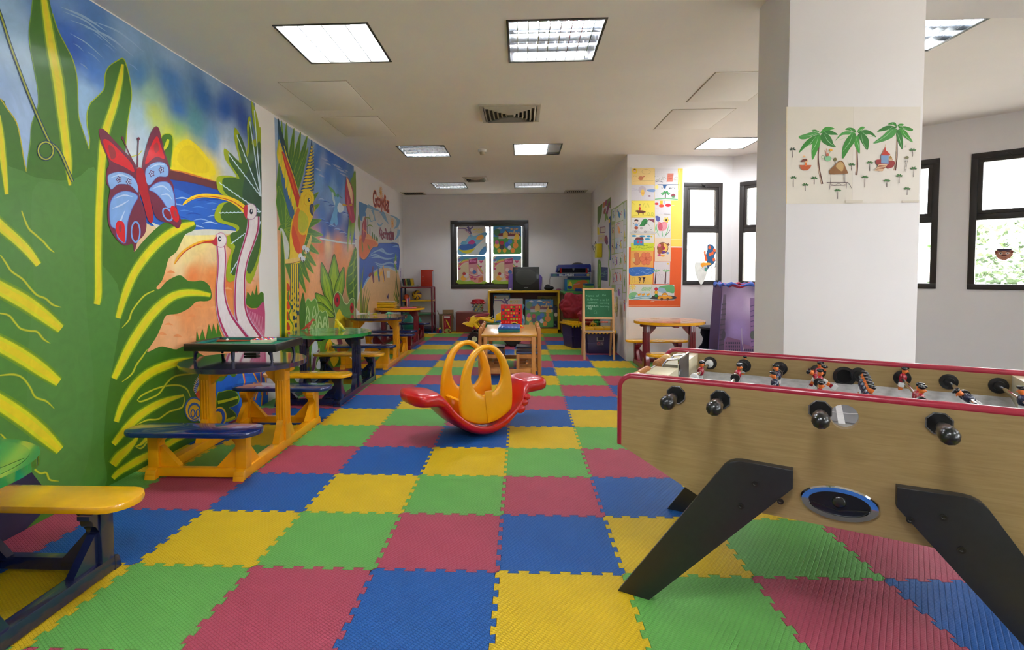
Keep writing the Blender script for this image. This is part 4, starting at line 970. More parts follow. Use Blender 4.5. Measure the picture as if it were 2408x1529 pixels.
neck([(1200, 180), (1206, 250), (1203, 330), (1198, 420), (1205, 500), (1225, 570), (1262, 640), (1330, 740)], [34, 34, 32, 36, 44, 56, 70, 84])
A.stroke([(1166, 158), (1110, 158), (1050, 178), (990, 218), (960, 255), (946, 283)], [24, 17, 15, 13, 10, 3], (240, 178, 30)); A.stroke([(1166, 158), (1110, 162), (1050, 184), (995, 222), (950, 280)], [16, 7, 5, 5, 2], (196, 50, 34))
A.ell(1200, 150, 32, 40, WH, line=(196, 120, 160), lw=4); A.poly([(1178, 130), (1160, 150), (1146, 158), (1165, 176), (1182, 178)], (190, 36, 60)); A.ell(1194, 144, 9, 15, (24, 34, 70)); A.ell(1196, 142, 4, 6, (235, 235, 240))
A.px(2.548, 0, 0)
A.stroke([(1470, 1262), (1420, 1218), (1360, 1190), (1290, 1176), (1210, 1172), (1150, 1186), (1110, 1212), (1092, 1228)], [40, 34, 28, 24, 22, 20, 16, 4], (242, 200, 24)); A.stroke([(1465, 1258), (1400, 1212), (1330, 1188), (1240, 1176), (1170, 1184), (1110, 1212)], [8, 5, 5, 5, 4, 2], (190, 60, 20))
A.ell(1500, 1268, 36, 48, WH, line=(170, 120, 170), lw=4); A.poly([(1478, 1228), (1456, 1245), (1462, 1290), (1475, 1312), (1480, 1270)], (196, 34, 60)); A.ell(1503, 1268, 10, 17, (20, 30, 60)); A.ell(1505, 1264, 4, 7, (235, 235, 240))
# --- big butterfly
MR, LB, RD = (112, 32, 62), (132, 172, 226), (214, 12, 34)
A.poly([(588, 790), (600, 770), (630, 785), (680, 840), (740, 905), (800, 970), (822, 1040), (832, 1170), (860, 1250), (874, 1330), (870, 1385), (850, 1420), (820, 1450), (802, 1512), (790, 1462), (745, 1472), (700, 1440), (655, 1370), (640, 1290), (645, 1200), (655, 1130), (635, 1100), (635, 1020), (650, 980), (620, 900), (600, 850)], MR)
A.poly([(848, 1000), (868, 900), (895, 810), (925, 760), (948, 768), (962, 820), (980, 900), (1000, 960), (1015, 1010), (1008, 1060), (1035, 1110), (1045, 1180), (1060, 1260), (1083, 1330), (1062, 1370), (1020, 1340), (980, 1330), (930, 1300), (905, 1220), (882, 1150), (860, 1080)], MR)
A.poly([(613, 845), (640, 838), (700, 890), (780, 975), (800, 1032), (740, 1000), (665, 965), (640, 925)], RD); A.poly([(868, 985), (882, 920), (915, 845), (940, 818), (962, 880), (982, 950), (930, 940)], RD)
A.poly([(645, 870), (680, 890), (690, 940), (660, 950)], (150, 40, 50)); A.poly([(918, 870), (940, 855), (948, 900), (925, 915)], (160, 40, 50))
A.poly([(640, 1062), (665, 1038), (720, 1030), (780, 1050), (818, 1095), (822, 1155), (775, 1112), (705, 1106), (660, 1136)], LB, line=(90, 70, 130), lw=4); A.poly([(872, 1010), (925, 972), (980, 975), (1006, 1010), (998, 1058), (940, 1062), (893, 1112), (868, 1078)], LB, line=(90, 70, 130), lw=4)
A.poly([(655, 1225), (690, 1165), (755, 1145), (822, 1175), (792, 1240), (762, 1330), (748, 1455), (700, 1425), (690, 1375), (658, 1345)], (120, 164, 224), line=(80, 90, 180), lw=4); A.poly([(890, 1135), (938, 1095), (1000, 1092), (1032, 1140), (1044, 1235), (1000, 1245), (968, 1200), (925, 1155)], (128, 170, 228), line=(80, 90, 180), lw=4)
for p in ([(680, 1190), (740, 1170), (790, 1180)], [(670, 1250), (720, 1230), (770, 1200)], [(700, 1380), (720, 1320), (745, 1260)], [(910, 1130), (970, 1115), (1015, 1150)], [(960, 1170), (1000, 1165), (1030, 1200)], [(660, 1065), (720, 1048), (780, 1070)], [(890, 1010), (940, 985), (985, 990)]): A.stroke(p, [2, 10, 2], (186, 208, 240))
A.poly([(688, 1352), (706, 1322), (738, 1338), (746, 1400), (742, 1454), (712, 1430), (694, 1395)], RD); A.ell(716, 1368, 9, 22, (150, 50, 60)); A.ell(809, 1390, 30, 66, (112, 160, 226)); A.ell(809, 1390, 21, 54, (130, 20, 44))
A.ell(1000, 1285, 28, 46, (112, 160, 226), rot=-.5); A.ell(1000, 1285, 19, 35, (130, 20, 44), rot=-.5); A.ell(1043, 1282, 22, 52, RD, rot=-.3); A.ell(1046, 1282, 8, 24, (160, 60, 70), rot=-.3)
A.poly([(822, 1005), (850, 1012), (868, 1060), (885, 1150), (915, 1285), (905, 1337), (880, 1312), (852, 1210), (820, 1110), (812, 1045)], (172, 10, 34))
for a, b, c in (((808, 1003), (770, 920), (730, 828)), ((820, 1003), (822, 920), (826, 832))): A.stroke([a, b, c], [10, 6, 6], (110, 34, 64)); A.ell(c[0], c[1], 8, 10, (110, 34, 64))
for x, y in ((708, 1076), (768, 1090), (905, 1040), (963, 1018)):
    A.poly([(x+(19 if k % 2 else 12)*math.cos(PI*k/5), y+(23 if k % 2 else 15)*math.sin(PI*k/5)) for k in range(10)], (90, 30, 90)); A.poly([(x+(13 if k % 2 else 8)*math.cos(PI*k/5), y+(17 if k % 2 else 10)*math.sin(PI*k/5)) for k in range(10)], (170, 200, 236)); A.ell(x, y, 5, 7, (90, 30, 90))
# --- behind the table: small butterfly, pond, leaves
A.px(3.344, 300, 720)
A.poly([(535, 275), (540, 190), (560, 270), (585, 180), (610, 270), (635, 140), (660, 215), (670, 135), (695, 220), (705, 130), (720, 190), (745, 255), (800, 340), (720, 360), (600, 350), (540, 330)], (66, 122, 24), smooth=False)
A.poly([(690, 620), (740, 590), (790, 540), (830, 560), (880, 520), (950, 530), (1060, 520), (1082, 530), (1100, 770), (1040, 800), (930, 860), (860, 900), (700, 900)], (22, 98, 204))
A.poly([(860, 600), (920, 560), (1000, 560), (1060, 620), (1050, 700), (950, 760), (880, 780)], (34, 116, 216))
for a, b in (((905, 520), (935, 700)), ((985, 520), (1025, 600)), ((1045, 520), (1050, 700)), ((1078, 520), (1092, 700)), ((1000, 740), (1035, 620)), ((1050, 790), (1062, 650))): A.stroke([a, b], 14, (190, 50, 110), smooth=False); A.stroke([(a[0]-3, a[1]), (b[0]-3, b[1])], 7, (240, 190, 30), smooth=False)
A.poly([(700, 700), (740, 675), (800, 662), (850, 678), (872, 720), (862, 765), (820, 790), (795, 800), (830, 830), (850, 860), (835, 890), (700, 905)], (54, 96, 22), line=(150, 180, 20), lw=6); A.stroke([(705, 758), (780, 742), (862, 718)], [26, 20, 18], (212, 212, 24)); A.stroke([(770, 900), (810, 885), (842, 872)], [16, 20, 12], (212, 212, 24))
A.ell(918, 800, 18, 60, (120, 150, 20), rot=.2)
A.poly([(512, 660), (525, 610), (548, 565), (575, 540), (598, 535), (618, 560), (625, 700), (622, 815), (580, 770), (540, 700)], (240, 180, 30)); A.poly([(516, 662), (530, 615), (552, 572), (578, 548), (600, 545), (614, 566), (622, 700), (620, 800), (580, 760), (545, 700)], (44, 84, 172))
for k in range(11): t = PI*(.95+.1*k) if False else 2.6+.19*k; A.stroke([(575+30*math.cos(t), 640+60*math.sin(t)), (575+62*math.cos(t), 640+100*math.sin(t))], 3, (214, 224, 240), smooth=False)
A.poly([(535, 690), (548, 635), (568, 592), (590, 585), (604, 612), (612, 700), (616, 780), (580, 745), (550, 710)], (234, 196, 16)); A.poly([(530, 690), (560, 660), (590, 665), (606, 730), (614, 800), (575, 765), (545, 720)], (206, 66, 14))
A.ell(517, 812, 76, 98, (50, 98, 170)); A.ell(517, 814, 66, 87, (238, 190, 20)); A.ell(520, 826, 52, 68, (44, 92, 166)); A.ell(520, 832, 42, 54, (236, 190, 20))
for x in (508, 548): A.ring(x, 845, 15, 30, 10, (40, 90, 164)); A.ell(x, 850, 8, 18, (232, 170, 20))
A.stroke([(560, 905), (590, 860), (625, 790)], [26, 22, 12], (190, 196, 214)); A.ell(722, 870, 52, 78, (240, 190, 24)); A.ell(718, 872, 45, 68, (50, 90, 176)); A.ell(706, 880, 34, 52, (240, 184, 20))
A.px(2.316, 0, 500); A.poly([(-300, 900), (0, 1238), (30, 1262), (60, 1302), (140, 1380), (225, 1490), (290, 1570), (100, 1760), (-300, 2000)], (34, 34, 62), smooth=False)
A.build('wall_mural', m_paint, label='painted jungle mural with big green plant, red and blue butterfly and two long-necked birds', cat='mural')

# ------------------------------------------------------------------ second wall painting: parrot
A = Art((XL, 0, 0), (0, 1, 0), (0, 0, 1)); A.px(2.831, 600, 240)
cl = [(6.10, 0.0), (9.02, 0.0), (6.10, CE-.03), (9.02, CE-.03)]
smp = [(180, 150, (150, 180, 215)), (300, 190, (170, 195, 222)), (380, 250, (150, 178, 212)), (420, 320, (80, 130, 205)), (400, 400, (56, 112, 196)), (500, 350, (44, 104, 192)), (580, 400, (60, 112, 196)), (640, 430, (76, 124, 190)), (650, 480, (110, 150, 205)), (450, 400, (140, 160, 206)), (480, 480, (64, 124, 208)), (560, 520, (70, 130, 208)), (430, 520, (110, 160, 220)), (520, 600, (130, 175, 225)), (600, 620, (120, 160, 214)), (480, 680, (120, 156, 212)), (600, 700, (150, 172, 216)), (450, 740, (80, 126, 200)), (550, 760, (56, 104, 190)), (500, 830, (16, 74, 166)), (620, 860, (20, 72, 158)), (460, 870, (30, 90, 180)), (650, 900, (40, 90, 176)),
       (480, 935, (238, 196, 144)), (640, 950, (236, 200, 156)), (550, 990, (234, 142, 76)), (440, 960, (226, 120, 56)), (380, 1000, (222, 124, 54)), (640, 1000, (232, 150, 90)), (400, 1150, (240, 168, 112)), (380, 1250, (240, 172, 120)), (640, 1080, (236, 160, 100)), (200, 1100, (236, 170, 120)), (330, 1200, (238, 150, 90)), (600, 1100, (234, 150, 90)), (200, 1450, (230, 200, 40)), (400, 1500, (120, 150, 40)), (600, 1500, (90, 140, 40)), (500, 1700, (96, 146, 40)), (300, 1700, (90, 140, 40))]
A.wash(smp, 0, 0, 0, 0, 50, 44, p=3.4, clip=cl)
for x, y, l in ((440, 370, 50), (460, 400, 45), (510, 410, 70), (540, 440, 70), (560, 470, 60), (400, 440, 40), (420, 480, 40), (590, 450, 30)): A.stroke([(x, y), (x+l*.5, y+l*.25), (x+l, y+l*.5)], [1, 12, 1], (160, 172, 212))
for k in range(26): x = 420+(k*67) % 220; y = 650+(k*41) % 270; A.stroke([(x, y), (x+20, y-6), (x+46, y+4)], [1, 7, 1], [(160, 186, 228), (20, 76, 176), (100, 150, 220)][k % 3])
A.stroke([(430, 908), (500, 922), (580, 936), (668, 944)], [8, 12, 10, 8], (214, 224, 230))
# fan palm
c0 = (190, 850)
for t, w in (((175, 122), 34), ((208, 138), 40), ((258, 172), 46), ((302, 198), 50), ((346, 226), 54), ((352, 300), 40), ((398, 530), 60), ((420, 600), 58), ((428, 680), 62), ((440, 785), 66), ((450, 885), 66), ((440, 935), 60), ((424, 1012), 60), ((405, 1092), 58), ((388, 1142), 54), ((362, 1202), 54), ((336, 1272), 50), ((160, 400), 60), ((155, 560), 60), ((240, 1200), 50), ((165, 820), 60)):
    A.spindle(c0, t, w, (70, 122, 34), line=(140, 168, 30), lw=3, k=.6, rib=(120, 156, 34), rw=2.5)
A.poly([(165, 840), (190, 860), (225, 960), (215, 1050), (190, 1045), (180, 960), (170, 900)], (206, 212, 208))
# parrot
NV, PY = (28, 64, 84), (238, 204, 20)
A.poly([(150, 110), (165, 190), (190, 300), (235, 420), (270, 530), (292, 640), (290, 700), (262, 760), (235, 770), (210, 690), (180, 560), (162, 430), (152, 300)], (40, 96, 150))
for k in range(17):
    t = k/16; a = (158+ (285-158)*t, 250+(620-250)*t); b = (a[0]-10+8*t, a[1]+120+10*t); A.spindle((a[0], a[1]), (b[0]+ (0 if k < 8 else -14), b[1]+18), 19, PY if k % 3 else (206, 200, 40), k=.6)
A.stroke([(152, 110), (165, 200), (190, 290), (215, 370), (260, 500), (290, 620)], [6, 22, 26, 14, 8, 4], NV); A.stroke([(190, 290), (218, 390), (255, 500), (292, 620)], [5, 7, 8, 6], (214, 206, 30))
A.stroke([(180, 330), (205, 400), (230, 480), (258, 570), (282, 650), (285, 700)], [10, 26, 32, 34, 32, 18], (202, 34, 20)); A.stroke([(185, 340), (210, 420), (240, 510), (268, 610)], [4, 8, 10, 8], (228, 84, 20))
A.poly([(374, 250), (384, 330), (392, 420), (390, 520), (385, 600), (340, 600), (300, 612), (310, 560), (330, 480), (350, 380), (364, 320)], (40, 84, 140))
for k in range(15):
    t = k/14; y = 300+300*t; A.spindle((380, y), (370-72*t, y+6+6*t), 17, PY, k=.6); A.spindle((380, y-4), (391-4*t, y-10), 8, PY)
A.ell(345, 642, 46, 58, (240, 206, 22)); A.poly([(296, 640), (320, 690), (390, 690), (384, 760), (356, 830), (340, 900), (322, 960), (305, 1020), (295, 1070), (232, 1066), (230, 980), (228, 900), (240, 800), (262, 740), (285, 700)], (238, 200, 24))
A.poly([(285, 700), (300, 760), (282, 830), (300, 880), (335, 880), (345, 830), (322, 960), (300, 1010), (262, 960), (240, 880), (252, 780)], (230, 110, 26)); A.poly([(250, 820), (275, 880), (300, 960), (290, 1010), (262, 980), (244, 900)], (222, 70, 20)); A.poly([(300, 720), (345, 760), (352, 820), (320, 870), (290, 850), (284, 780)], (196, 196, 40))
A.ring(348, 652, 26, 40, 3, (226, 160, 20)); A.ell(357, 652, 7, 13, (30, 30, 36)); A.ell(359, 648, 2.5, 4, (240, 240, 240))
A.poly([(362, 690), (378, 676), (388, 690), (388, 730), (380, 758), (370, 745), (360, 720)], (38, 46, 84)); A.stroke([(370, 690), (380, 710), (378, 740)], [2, 5, 2], (110, 120, 160))
A.stroke([(372, 888), (355, 950), (330, 1010)], [12, 22, 20], (222, 190, 110)); A.stroke([(178, 1064), (240, 1058), (300, 1042), (335, 1030)], [30, 30, 26, 16], (234, 200, 110)); A.stroke([(180, 1078), (250, 1072), (310, 1054)], 4, (150, 100, 50))
for x, y in ((325, 970), (345, 985), (300, 1025), (318, 1045)): A.ell(x, y, 14, 18, (214, 222, 230)); A.stroke([(x, y+8), (x+4, y+30)], [6, 3], (40, 50, 70))
for x, e in ((240, 1380), (254, 1450), (268, 1500), (282, 1420)):
    A.stroke([(x, 1080), (x, 1250), (x+2, e)], [16, 18, 14], NV); A.stroke([(x-1, 1080), (x-1, 1230), (x, e-60)], [9, 8, 3], PY)
    for q in range(4): A.ell(x+2, e-40-q*42, 6, 15, PY)
# hummingbird, pods
A.poly([(486, 558), (510, 575), (530, 600), (535, 630), (520, 620), (500, 590)], (110, 176, 110)); A.stroke([(512, 600), (520, 650), (535, 690)], [12, 14, 10], (190, 214, 232)); A.poly([(535, 620), (555, 618), (560, 650), (562, 690), (545, 740), (548, 810), (535, 822), (525, 800), (515, 812), (498, 806), (515, 740), (530, 690)], (110, 176, 226)); A.poly([(545, 700), (560, 670), (588, 700), (580, 730), (555, 735)], (214, 226, 238)); A.stroke([(550, 622), (580, 640)], 3, (40, 110, 90)); A.ell(548, 622, 9, 12, (70, 150, 130))
for q in ((640, 500), (655, 640)): pass
A.poly([(630, 540), (645, 500), (668, 470), (668, 780), (650, 760), (645, 640)], (104, 140, 24)); A.spindle((655, 560), (620, 930), 26, (110, 140, 20)); A.spindle((662, 700), (640, 950), 22, (130, 160, 24)); A.stroke([(628, 780), (618, 880), (616, 1000)], [6, 8, 2], (130, 160, 30))
A.poly([(608, 495), (628, 530), (648, 580), (656, 640), (655, 720), (664, 780), (652, 808), (632, 790), (615, 730), (600, 670), (596, 600), (602, 540)], (176, 44, 84)); A.poly([(606, 500), (630, 545), (646, 600), (645, 680), (632, 640), (618, 580)], (240, 206, 160)); A.stroke([(580, 682), (610, 688), (644, 684)], [14, 8, 12], (228, 176, 40)); A.stroke([(612, 620), (622, 700), (640, 770)], [3, 14, 4], (206, 84, 110))
# foliage along the bottom
for t, w, c in (((525, 1012), 74, (112, 156, 30)), ((440, 1068), 70, (100, 148, 30)), ((588, 1098), 62, (112, 156, 34)), ((400, 1272), 84, (112, 156, 36)), ((365, 1330), 70, (96, 144, 34))): A.spindle((520, 1430), t, w, c, line=(40, 74, 20), lw=4, k=.6, rib=(70, 116, 24), rw=3); A.spindle((520, 1430), (t[0]*.92+520*.08, t[1]*.92+1430*.08), w*.55, (150, 182, 30), k=.6, rib=(80, 120, 24), rw=2)
A.poly([(672, 980), (640, 1040), (612, 1130), (606, 1220), (620, 1300), (650, 1340), (676, 1350)], (58, 110, 34), line=(120, 160, 40), lw=4)
for y in (1090, 1150, 1210, 1270): A.stroke([(672, y-60), (645, y-10), (615, y+10)], [3, 8, 2], (140, 172, 40)); 
A.stroke([(668, 990), (650, 1150), (655, 1300)], 6, (140, 172, 40))
for cx, cy, w, h in ((370, 1420, 48, 110), (446, 1465, 36, 74)):
    A.poly([(cx-w, cy+h), (cx-w, cy-h*.4), (cx-w*.5, cy-h), (cx, cy-h*.85), (cx+w*.6, cy-h), (cx+w, cy-h*.3), (cx+w, cy+h)], (104, 160, 60), line=(176, 206, 140), lw=5)
    for q in (-.5, .45):
        for r_ in (0, .55, 1.1): A.stroke([(cx+w*q-w*.42, cy+h*(.5+r_*.6)), (cx+w*q, cy-h*.55+h*r_), (cx+w*q+w*.42, cy+h*(.5+r_*.6))], 6, (186, 214, 150))
A.poly([(170, 870), (188, 980), (196, 1120), (200, 1529), (198, 1800), (176, 1800), (172, 1300)], (56, 106, 24), line=(170, 190, 40), lw=4)
A.poly([(205, 1190), (222, 1215), (232, 1330), (240, 1440), (262, 1529), (260, 1700), (200, 1700), (198, 1400)], (236, 206, 30))
for y in (1230, 1290, 1350, 1420, 1490): A.poly([(210, y-26), (228, y), (226, y+30), (208, y+24)], (214, 60, 24))
A.stroke([(222, 1250), (216, 1310), (236, 1370), (220, 1430), (250, 1490), (238, 1560)], 8, (70, 130, 30)); A.spindle((312, 1560), (316, 1268), 44, (66, 118, 30), k=.5)
# frog
A.poly([(524, 1600), (528, 1480), (532, 1420), (522, 1370), (520, 1310), (545, 1262), (575, 1290), (590, 1335), (612, 1345), (628, 1320), (648, 1305), (660, 1330), (656, 1400), (660, 1500), (662, 1600)], (104, 150, 66), line=(190, 210, 150), lw=4)
A.poly([(528, 1480), (540, 1410), (560, 1380), (582, 1420), (620, 1440), (655, 1450), (658, 1560), (526, 1560)], (230, 200, 24)); A.ell(543, 1318, 18, 46, (186, 10, 34), line=(150, 20, 30), lw=3); A.ell(543, 1318, 4, 18, (20, 16, 20)); A.ell(642, 1372, 14, 36, (186, 10, 34)); A.ell(642, 1372, 3, 14, (20, 16, 20))
# flowers below the table tops
A.px(5.46, 640, 680)
A.poly([(160, 1050), (140, 700), (300, 620), (520, 560), (700, 540), (860, 520), (930, 700), (930, 1000), (800, 1100), (500, 1250), (160, 1330)], (82, 134, 34), n=3)
for t, w in (((180, 1000), 50), ((300, 700), 60), ((560, 640), 60), ((640, 600), 50), ((200, 1200), 50), ((840, 900), 50)): A.spindle((420, 1280), t, w, (64, 118, 26), line=(140, 176, 40), lw=4, rib=(130, 170, 40), rw=3)
for pts, c in (([(500, 1000), (498, 820), (530, 640), (570, 680), (580, 780), (545, 900), (530, 1000)], (196, 214, 222)), ([(560, 1000), (600, 900), (640, 920), (650, 980), (600, 1030)], (206, 222, 228)), ([(320, 980), (330, 930), (390, 920), (410, 1010), (380, 1020)], (104, 52, 96)), ([(285, 1160), (310, 1110), (370, 1120), (400, 1180), (330, 1195)], (200, 210, 216)), ([(505, 1060), (520, 900), (560, 820), (600, 760), (600, 820), (560, 900), (545, 1020)], (98, 48, 92)), ([(340, 970), (375, 960), (380, 1010), (350, 1005)], (222, 226, 232)), ([(368, 690), (392, 680), (400, 800), (390, 920), (372, 900)], (180, 210, 196))): A.poly(pts, c, line=(230, 236, 220), lw=3)
A.poly([(760, 640), (990, 620), (1000, 720), (860, 720), (780, 690)], (236, 206, 160)); A.poly([(830, 640), (880, 640), (900, 720), (850, 710)], (110, 44, 70)); A.poly([(690, 700), (740, 640), (770, 720), (820, 830), (850, 900), (800, 990), (770, 980), (700, 800)], (236, 196, 24))
for x in (690, 715, 740): A.stroke([(x, 690), (x-12, 780)], 7, (196, 40, 24))
A.poly([(820, 730), (900, 760), (930, 800), (930, 880), (860, 860)], (190, 70, 40))
A.build('wall_mural', m_paint, label='painted wall panel with a yellow parrot, fan palm and red-eyed frog', cat='mural')

# ------------------------------------------------------------------ third wall painting: beach, and lettering on the white wall
A = Art((XL, 0, 0), (0, 1, 0), (0, 0, 1)); A.px(4.5, 840, 420)
A.poly([(15, 240), (440, 425), (440, 1340), (28, 1425)], (206, 202, 198), smooth=False)
A.poly([(15, 240), (110, 282), (100, 320), (85, 345), (95, 400), (60, 400), (50, 450), (18, 430)], (66, 128, 186), smooth=False)
for p, w in (([(110, 290), (200, 330), (250, 350)], [40, 20, 4]), ([(240, 350), (270, 370), (300, 430), (330, 480)], [20, 40, 26, 4]), ([(160, 330), (180, 400), (190, 450)], [30, 10, 14]), ([(210, 470), (240, 500), (270, 470)], [10, 20, 6]), ([(350, 390), (400, 410), (440, 450)], [10, 16, 36]), ([(436, 440), (425, 500), (390, 530)], [36, 26, 10]), ([(440, 540), (432, 600), (400, 645)], [30, 26, 10]), ([(130, 380), (140, 450), (180, 440)], [6, 14, 4])): A.stroke(p, w, (120, 164, 200))
A.poly([(20, 620), (60, 600), (110, 585), (150, 610), (190, 640), (222, 690), (215, 718), (170, 725), (140, 760), (115, 810), (80, 852), (40, 845), (20, 820)], (232, 150, 90)); A.poly([(22, 650), (90, 640), (170, 655), (215, 700), (165, 722), (135, 760), (110, 810), (78, 848), (40, 840), (22, 815)], (222, 104, 34))
A.poly([(228, 686), (300, 684), (440, 700), (440, 960), (400, 945), (300, 935), (200, 965), (140, 1030), (90, 1110), (45, 1180), (24, 1200), (24, 830), (45, 850), (80, 856), (118, 812), (142, 765), (172, 730), (215, 722)], (24, 88, 190)); A.stroke([(228, 684), (330, 684), (440, 698)], 7, (26, 40, 100))
A.stroke([(222, 700), (215, 720), (172, 728), (142, 762), (118, 812), (80, 856), (45, 850), (24, 830)], 6, (60, 40, 90))
for p in ([(130, 810), (230, 760), (330, 800), (390, 790)], [(140, 840), (220, 830), (320, 850), (430, 830)], [(170, 880), (260, 910), (350, 890), (430, 930)], [(180, 900), (270, 935), (380, 935)], [(210, 770), (260, 745), (300, 780)], [(120, 830), (190, 805), (260, 830)], [(370, 720), (420, 715), (438, 730)], [(60, 1150), (100, 1080), (150, 1010), (220, 960), (320, 930), (430, 985)]): A.stroke(p, [1] + [18]*(len(p)-2) + [2], (140, 178, 216))
A.poly([(45, 1190), (90, 1120), (140, 1040), (200, 975), (300, 945), (400, 985), (440, 1020), (440, 1345), (28, 1425), (26, 1210)], (222, 180, 128))
for b, c in (((165, 1010), (120, 34, 70)), ((225, 1000), (40, 130, 180)), ((275, 1000), (238, 176, 40))):
    x, y = b; A.stroke([(x+2, y-80), (x-4, y), (x+6, y+95)], [10, 12, 8], c); A.stroke([(x-8, y-60), (x+4, y), (x+14, y+88)], [6, 9, 4], (70, 60, 120)); A.ell(x-28, y+8, 14, 26, c if c[0] != 40 else (190, 220, 40), rot=.5)
for k, (x, y0, x1, y1) in enumerate([(40, 1420, 72, 890), (38, 1400, 60, 960), (60, 1420, 85, 1130), (75, 1420, 110, 1150), (88, 1420, 132, 1180), (100, 1425, 142, 1215), (48, 1420, 40, 1000), (430, 1320, 390, 1160), (436, 1320, 402, 1080), (440, 1300, 385, 1190), (425, 1330, 380, 1220), (440, 1250, 412, 960)]):
    A.stroke([(x, y0), ((x+x1)/2-8, (y0+y1)/2), (x1, y1)], [13, 9, 1], [(104, 130, 20), (150, 160, 20), (78, 100, 16)][k % 3])
A.spindle((20, 560), (16, 370), 26, (104, 140, 30)); A.poly([(88, 400), (98, 470), (98, 560), (82, 640), (70, 675), (52, 670), (46, 640), (50, 500), (72, 430)], (166, 44, 70)); A.poly([(78, 430), (72, 520), (72, 620), (60, 520)], (222, 130, 130)); A.stroke([(58, 532), (105, 580)], 6, (240, 150, 40))
for x, y0, y1 in ((108, 590, 410), (132, 585, 490)):
    A.stroke([(x, y0), (x+2, (y0+y1)/2), (x, y1)], [7, 6, 4], (40, 50, 80))
    for q in range(6): t = PI*(q/5); A.spindle((x, y1), (x+34*math.cos(t), y1-18*math.sin(t)+22), 9, (110, 140, 30))
for x in (160, 180, 200, 212): A.spindle((x, 640+(x-160)*.6), (x, 560+(x-160)*1.2), 14, (60, 110, 40))
A.spindle((60, 780), (48, 640), 12, (110, 140, 40)); A.spindle((135, 760), (108, 690), 14, (110, 140, 40)); A.spindle((405, 930), (408, 790), 22, (100, 150, 60)); A.spindle((420, 1000), (385, 850), 20, (120, 160, 60)); A.ell(405, 890, 12, 20, (220, 200, 210))
A.poly([(312, 1210), (320, 1240), (330, 1212), (330, 1280), (322, 1262), (312, 1282)], (80, 60, 120)); A.rect(310, 975, 345, 1050, (230, 228, 226))
def sunny(x, y, w, h):
    A.ell(x, y, w*.42, h*.42, (236, 160, 60)); A.ell(x, y, w*.28, h*.28, (240, 190, 90)); A.ring(x, y+2, w*.14, h*.16, 3, (190, 90, 30))
    for k in range(14): t = 2*PI*k/14; A.spindle((x+w*.44*math.cos(t), y+h*.44*math.sin(t)), (x+w*.9*math.cos(t+.15), y+h*.9*math.sin(t+.15)), 5, (232, 160, 60))
sunny(250, 150, 24, 78); sunny(371, 472, 22, 66)
def wtxt(txt, p0, p1, col, line, **k):
    a = A.map(*p0); b = A.map(*p1); mp = A.map; A.map = lambda x, y: (x, y); A.text(txt, a[0], a[1], b[0], b[1], col, line=line, **k); A.map = mp
for ch, x0, y1, x1, y0, k in (('G', 168, 290, 200, 140, 0), ('r', 200, 290, 213, 220, 0), ('o', 212, 292, 228, 205, 0), ('o', 228, 300, 244, 215, 0), ('v', 243, 310, 256, 225, 0), ('y', 254, 344, 270, 225, 0), ('K', 270, 330, 290, 212, 0), ('i', 290, 330, 298, 185, 0), ('d', 297, 338, 314, 238, 0), ('z', 314, 350, 334, 250, 0)): wtxt(ch, (x0, y1), (x1, y0), (128, 20, 40), (230, 120, 40), bold=.02, lb=.035)
for ch, x0, y1, x1, y0 in (('K', 232, 612, 250, 525), ('i', 251, 625, 257, 545), ('d', 256, 640, 271, 560), ('z', 271, 625, 287, 575), ('P', 294, 632, 307, 535), ('a', 307, 640, 320, 570), ('r', 320, 640, 330, 580), ('a', 329, 645, 341, 578), ('d', 340, 645, 354, 530), ('i', 354, 640, 359, 560), ('s', 359, 648, 371, 575), ('e', 371, 642, 387, 572)): wtxt(ch, (x0, y1), (x1, y0), (134, 24, 60), (60, 50, 110), bold=.03, lb=.02)
A.build('wall_mural', m_paint, label='beach painting with Kidz Paradise lettering and grasses, at the far end of the wall', cat='mural')
A = Art((XL, 0, 0), (0, 1, 0), (0, 0, 1)); A.px(4.5, 840, 420)
A.rect(447, 950, 466, 1060, (206, 196, 214)); A.stroke([(452, 1000), (458, 980), (460, 1040)], 4, (130, 120, 170)); A.build('paper_sheet', artmat('paper_print', .7, grain=.02), label='small pale sheet taped to the mural wall near the far corner', cat='paper')
# ------------------------------------------------------------------ small wooden table, chairs, games
m_bch = wood('beech_wood', (196, 128, 70), (216, 152, 92), .35, scale=4, stretch=(1, 1, .25), coat=.2)
m_top = wood('honey_wood_top', (206, 142, 40), (222, 162, 62), .28, scale=4, stretch=(.3, 1, 1), coat=.35)
m_seat = mat('slate_blue_seat', (62, 74, 120), .3, noise=.05, coat=.2)
KT = empty('wooden_table', (-.155, 7.72, 0), 0, 'small beech table with honey coloured top carrying games, behind the rocker', 'table')
B = MB(); B.box((0, 0, .577), (.74, 1.28, .026), .006); B.build('table_top', m_top, KT)
for sx in (-1, 1):
    for sy in (-1, 1): B = MB(); B.box((sx*.318, sy*.60, .28), (.052, .052, .565), .008); B.build('leg', m_bch, KT)
B = MB()
for sy in (-1, 1): B.box((0, sy*.60, .535), (.58, .022, .065), .003)
for sx in (-1, 1): B.box((sx*.318, 0, .535), (.022, 1.15, .065), .003)
B.build('apron', m_bch, KT)
for sy in (-1, 1): B = MB(); B.box((0, sy*.60, .095), (.58, .03, .06), .004); B.build('stretcher', m_bch, KT)
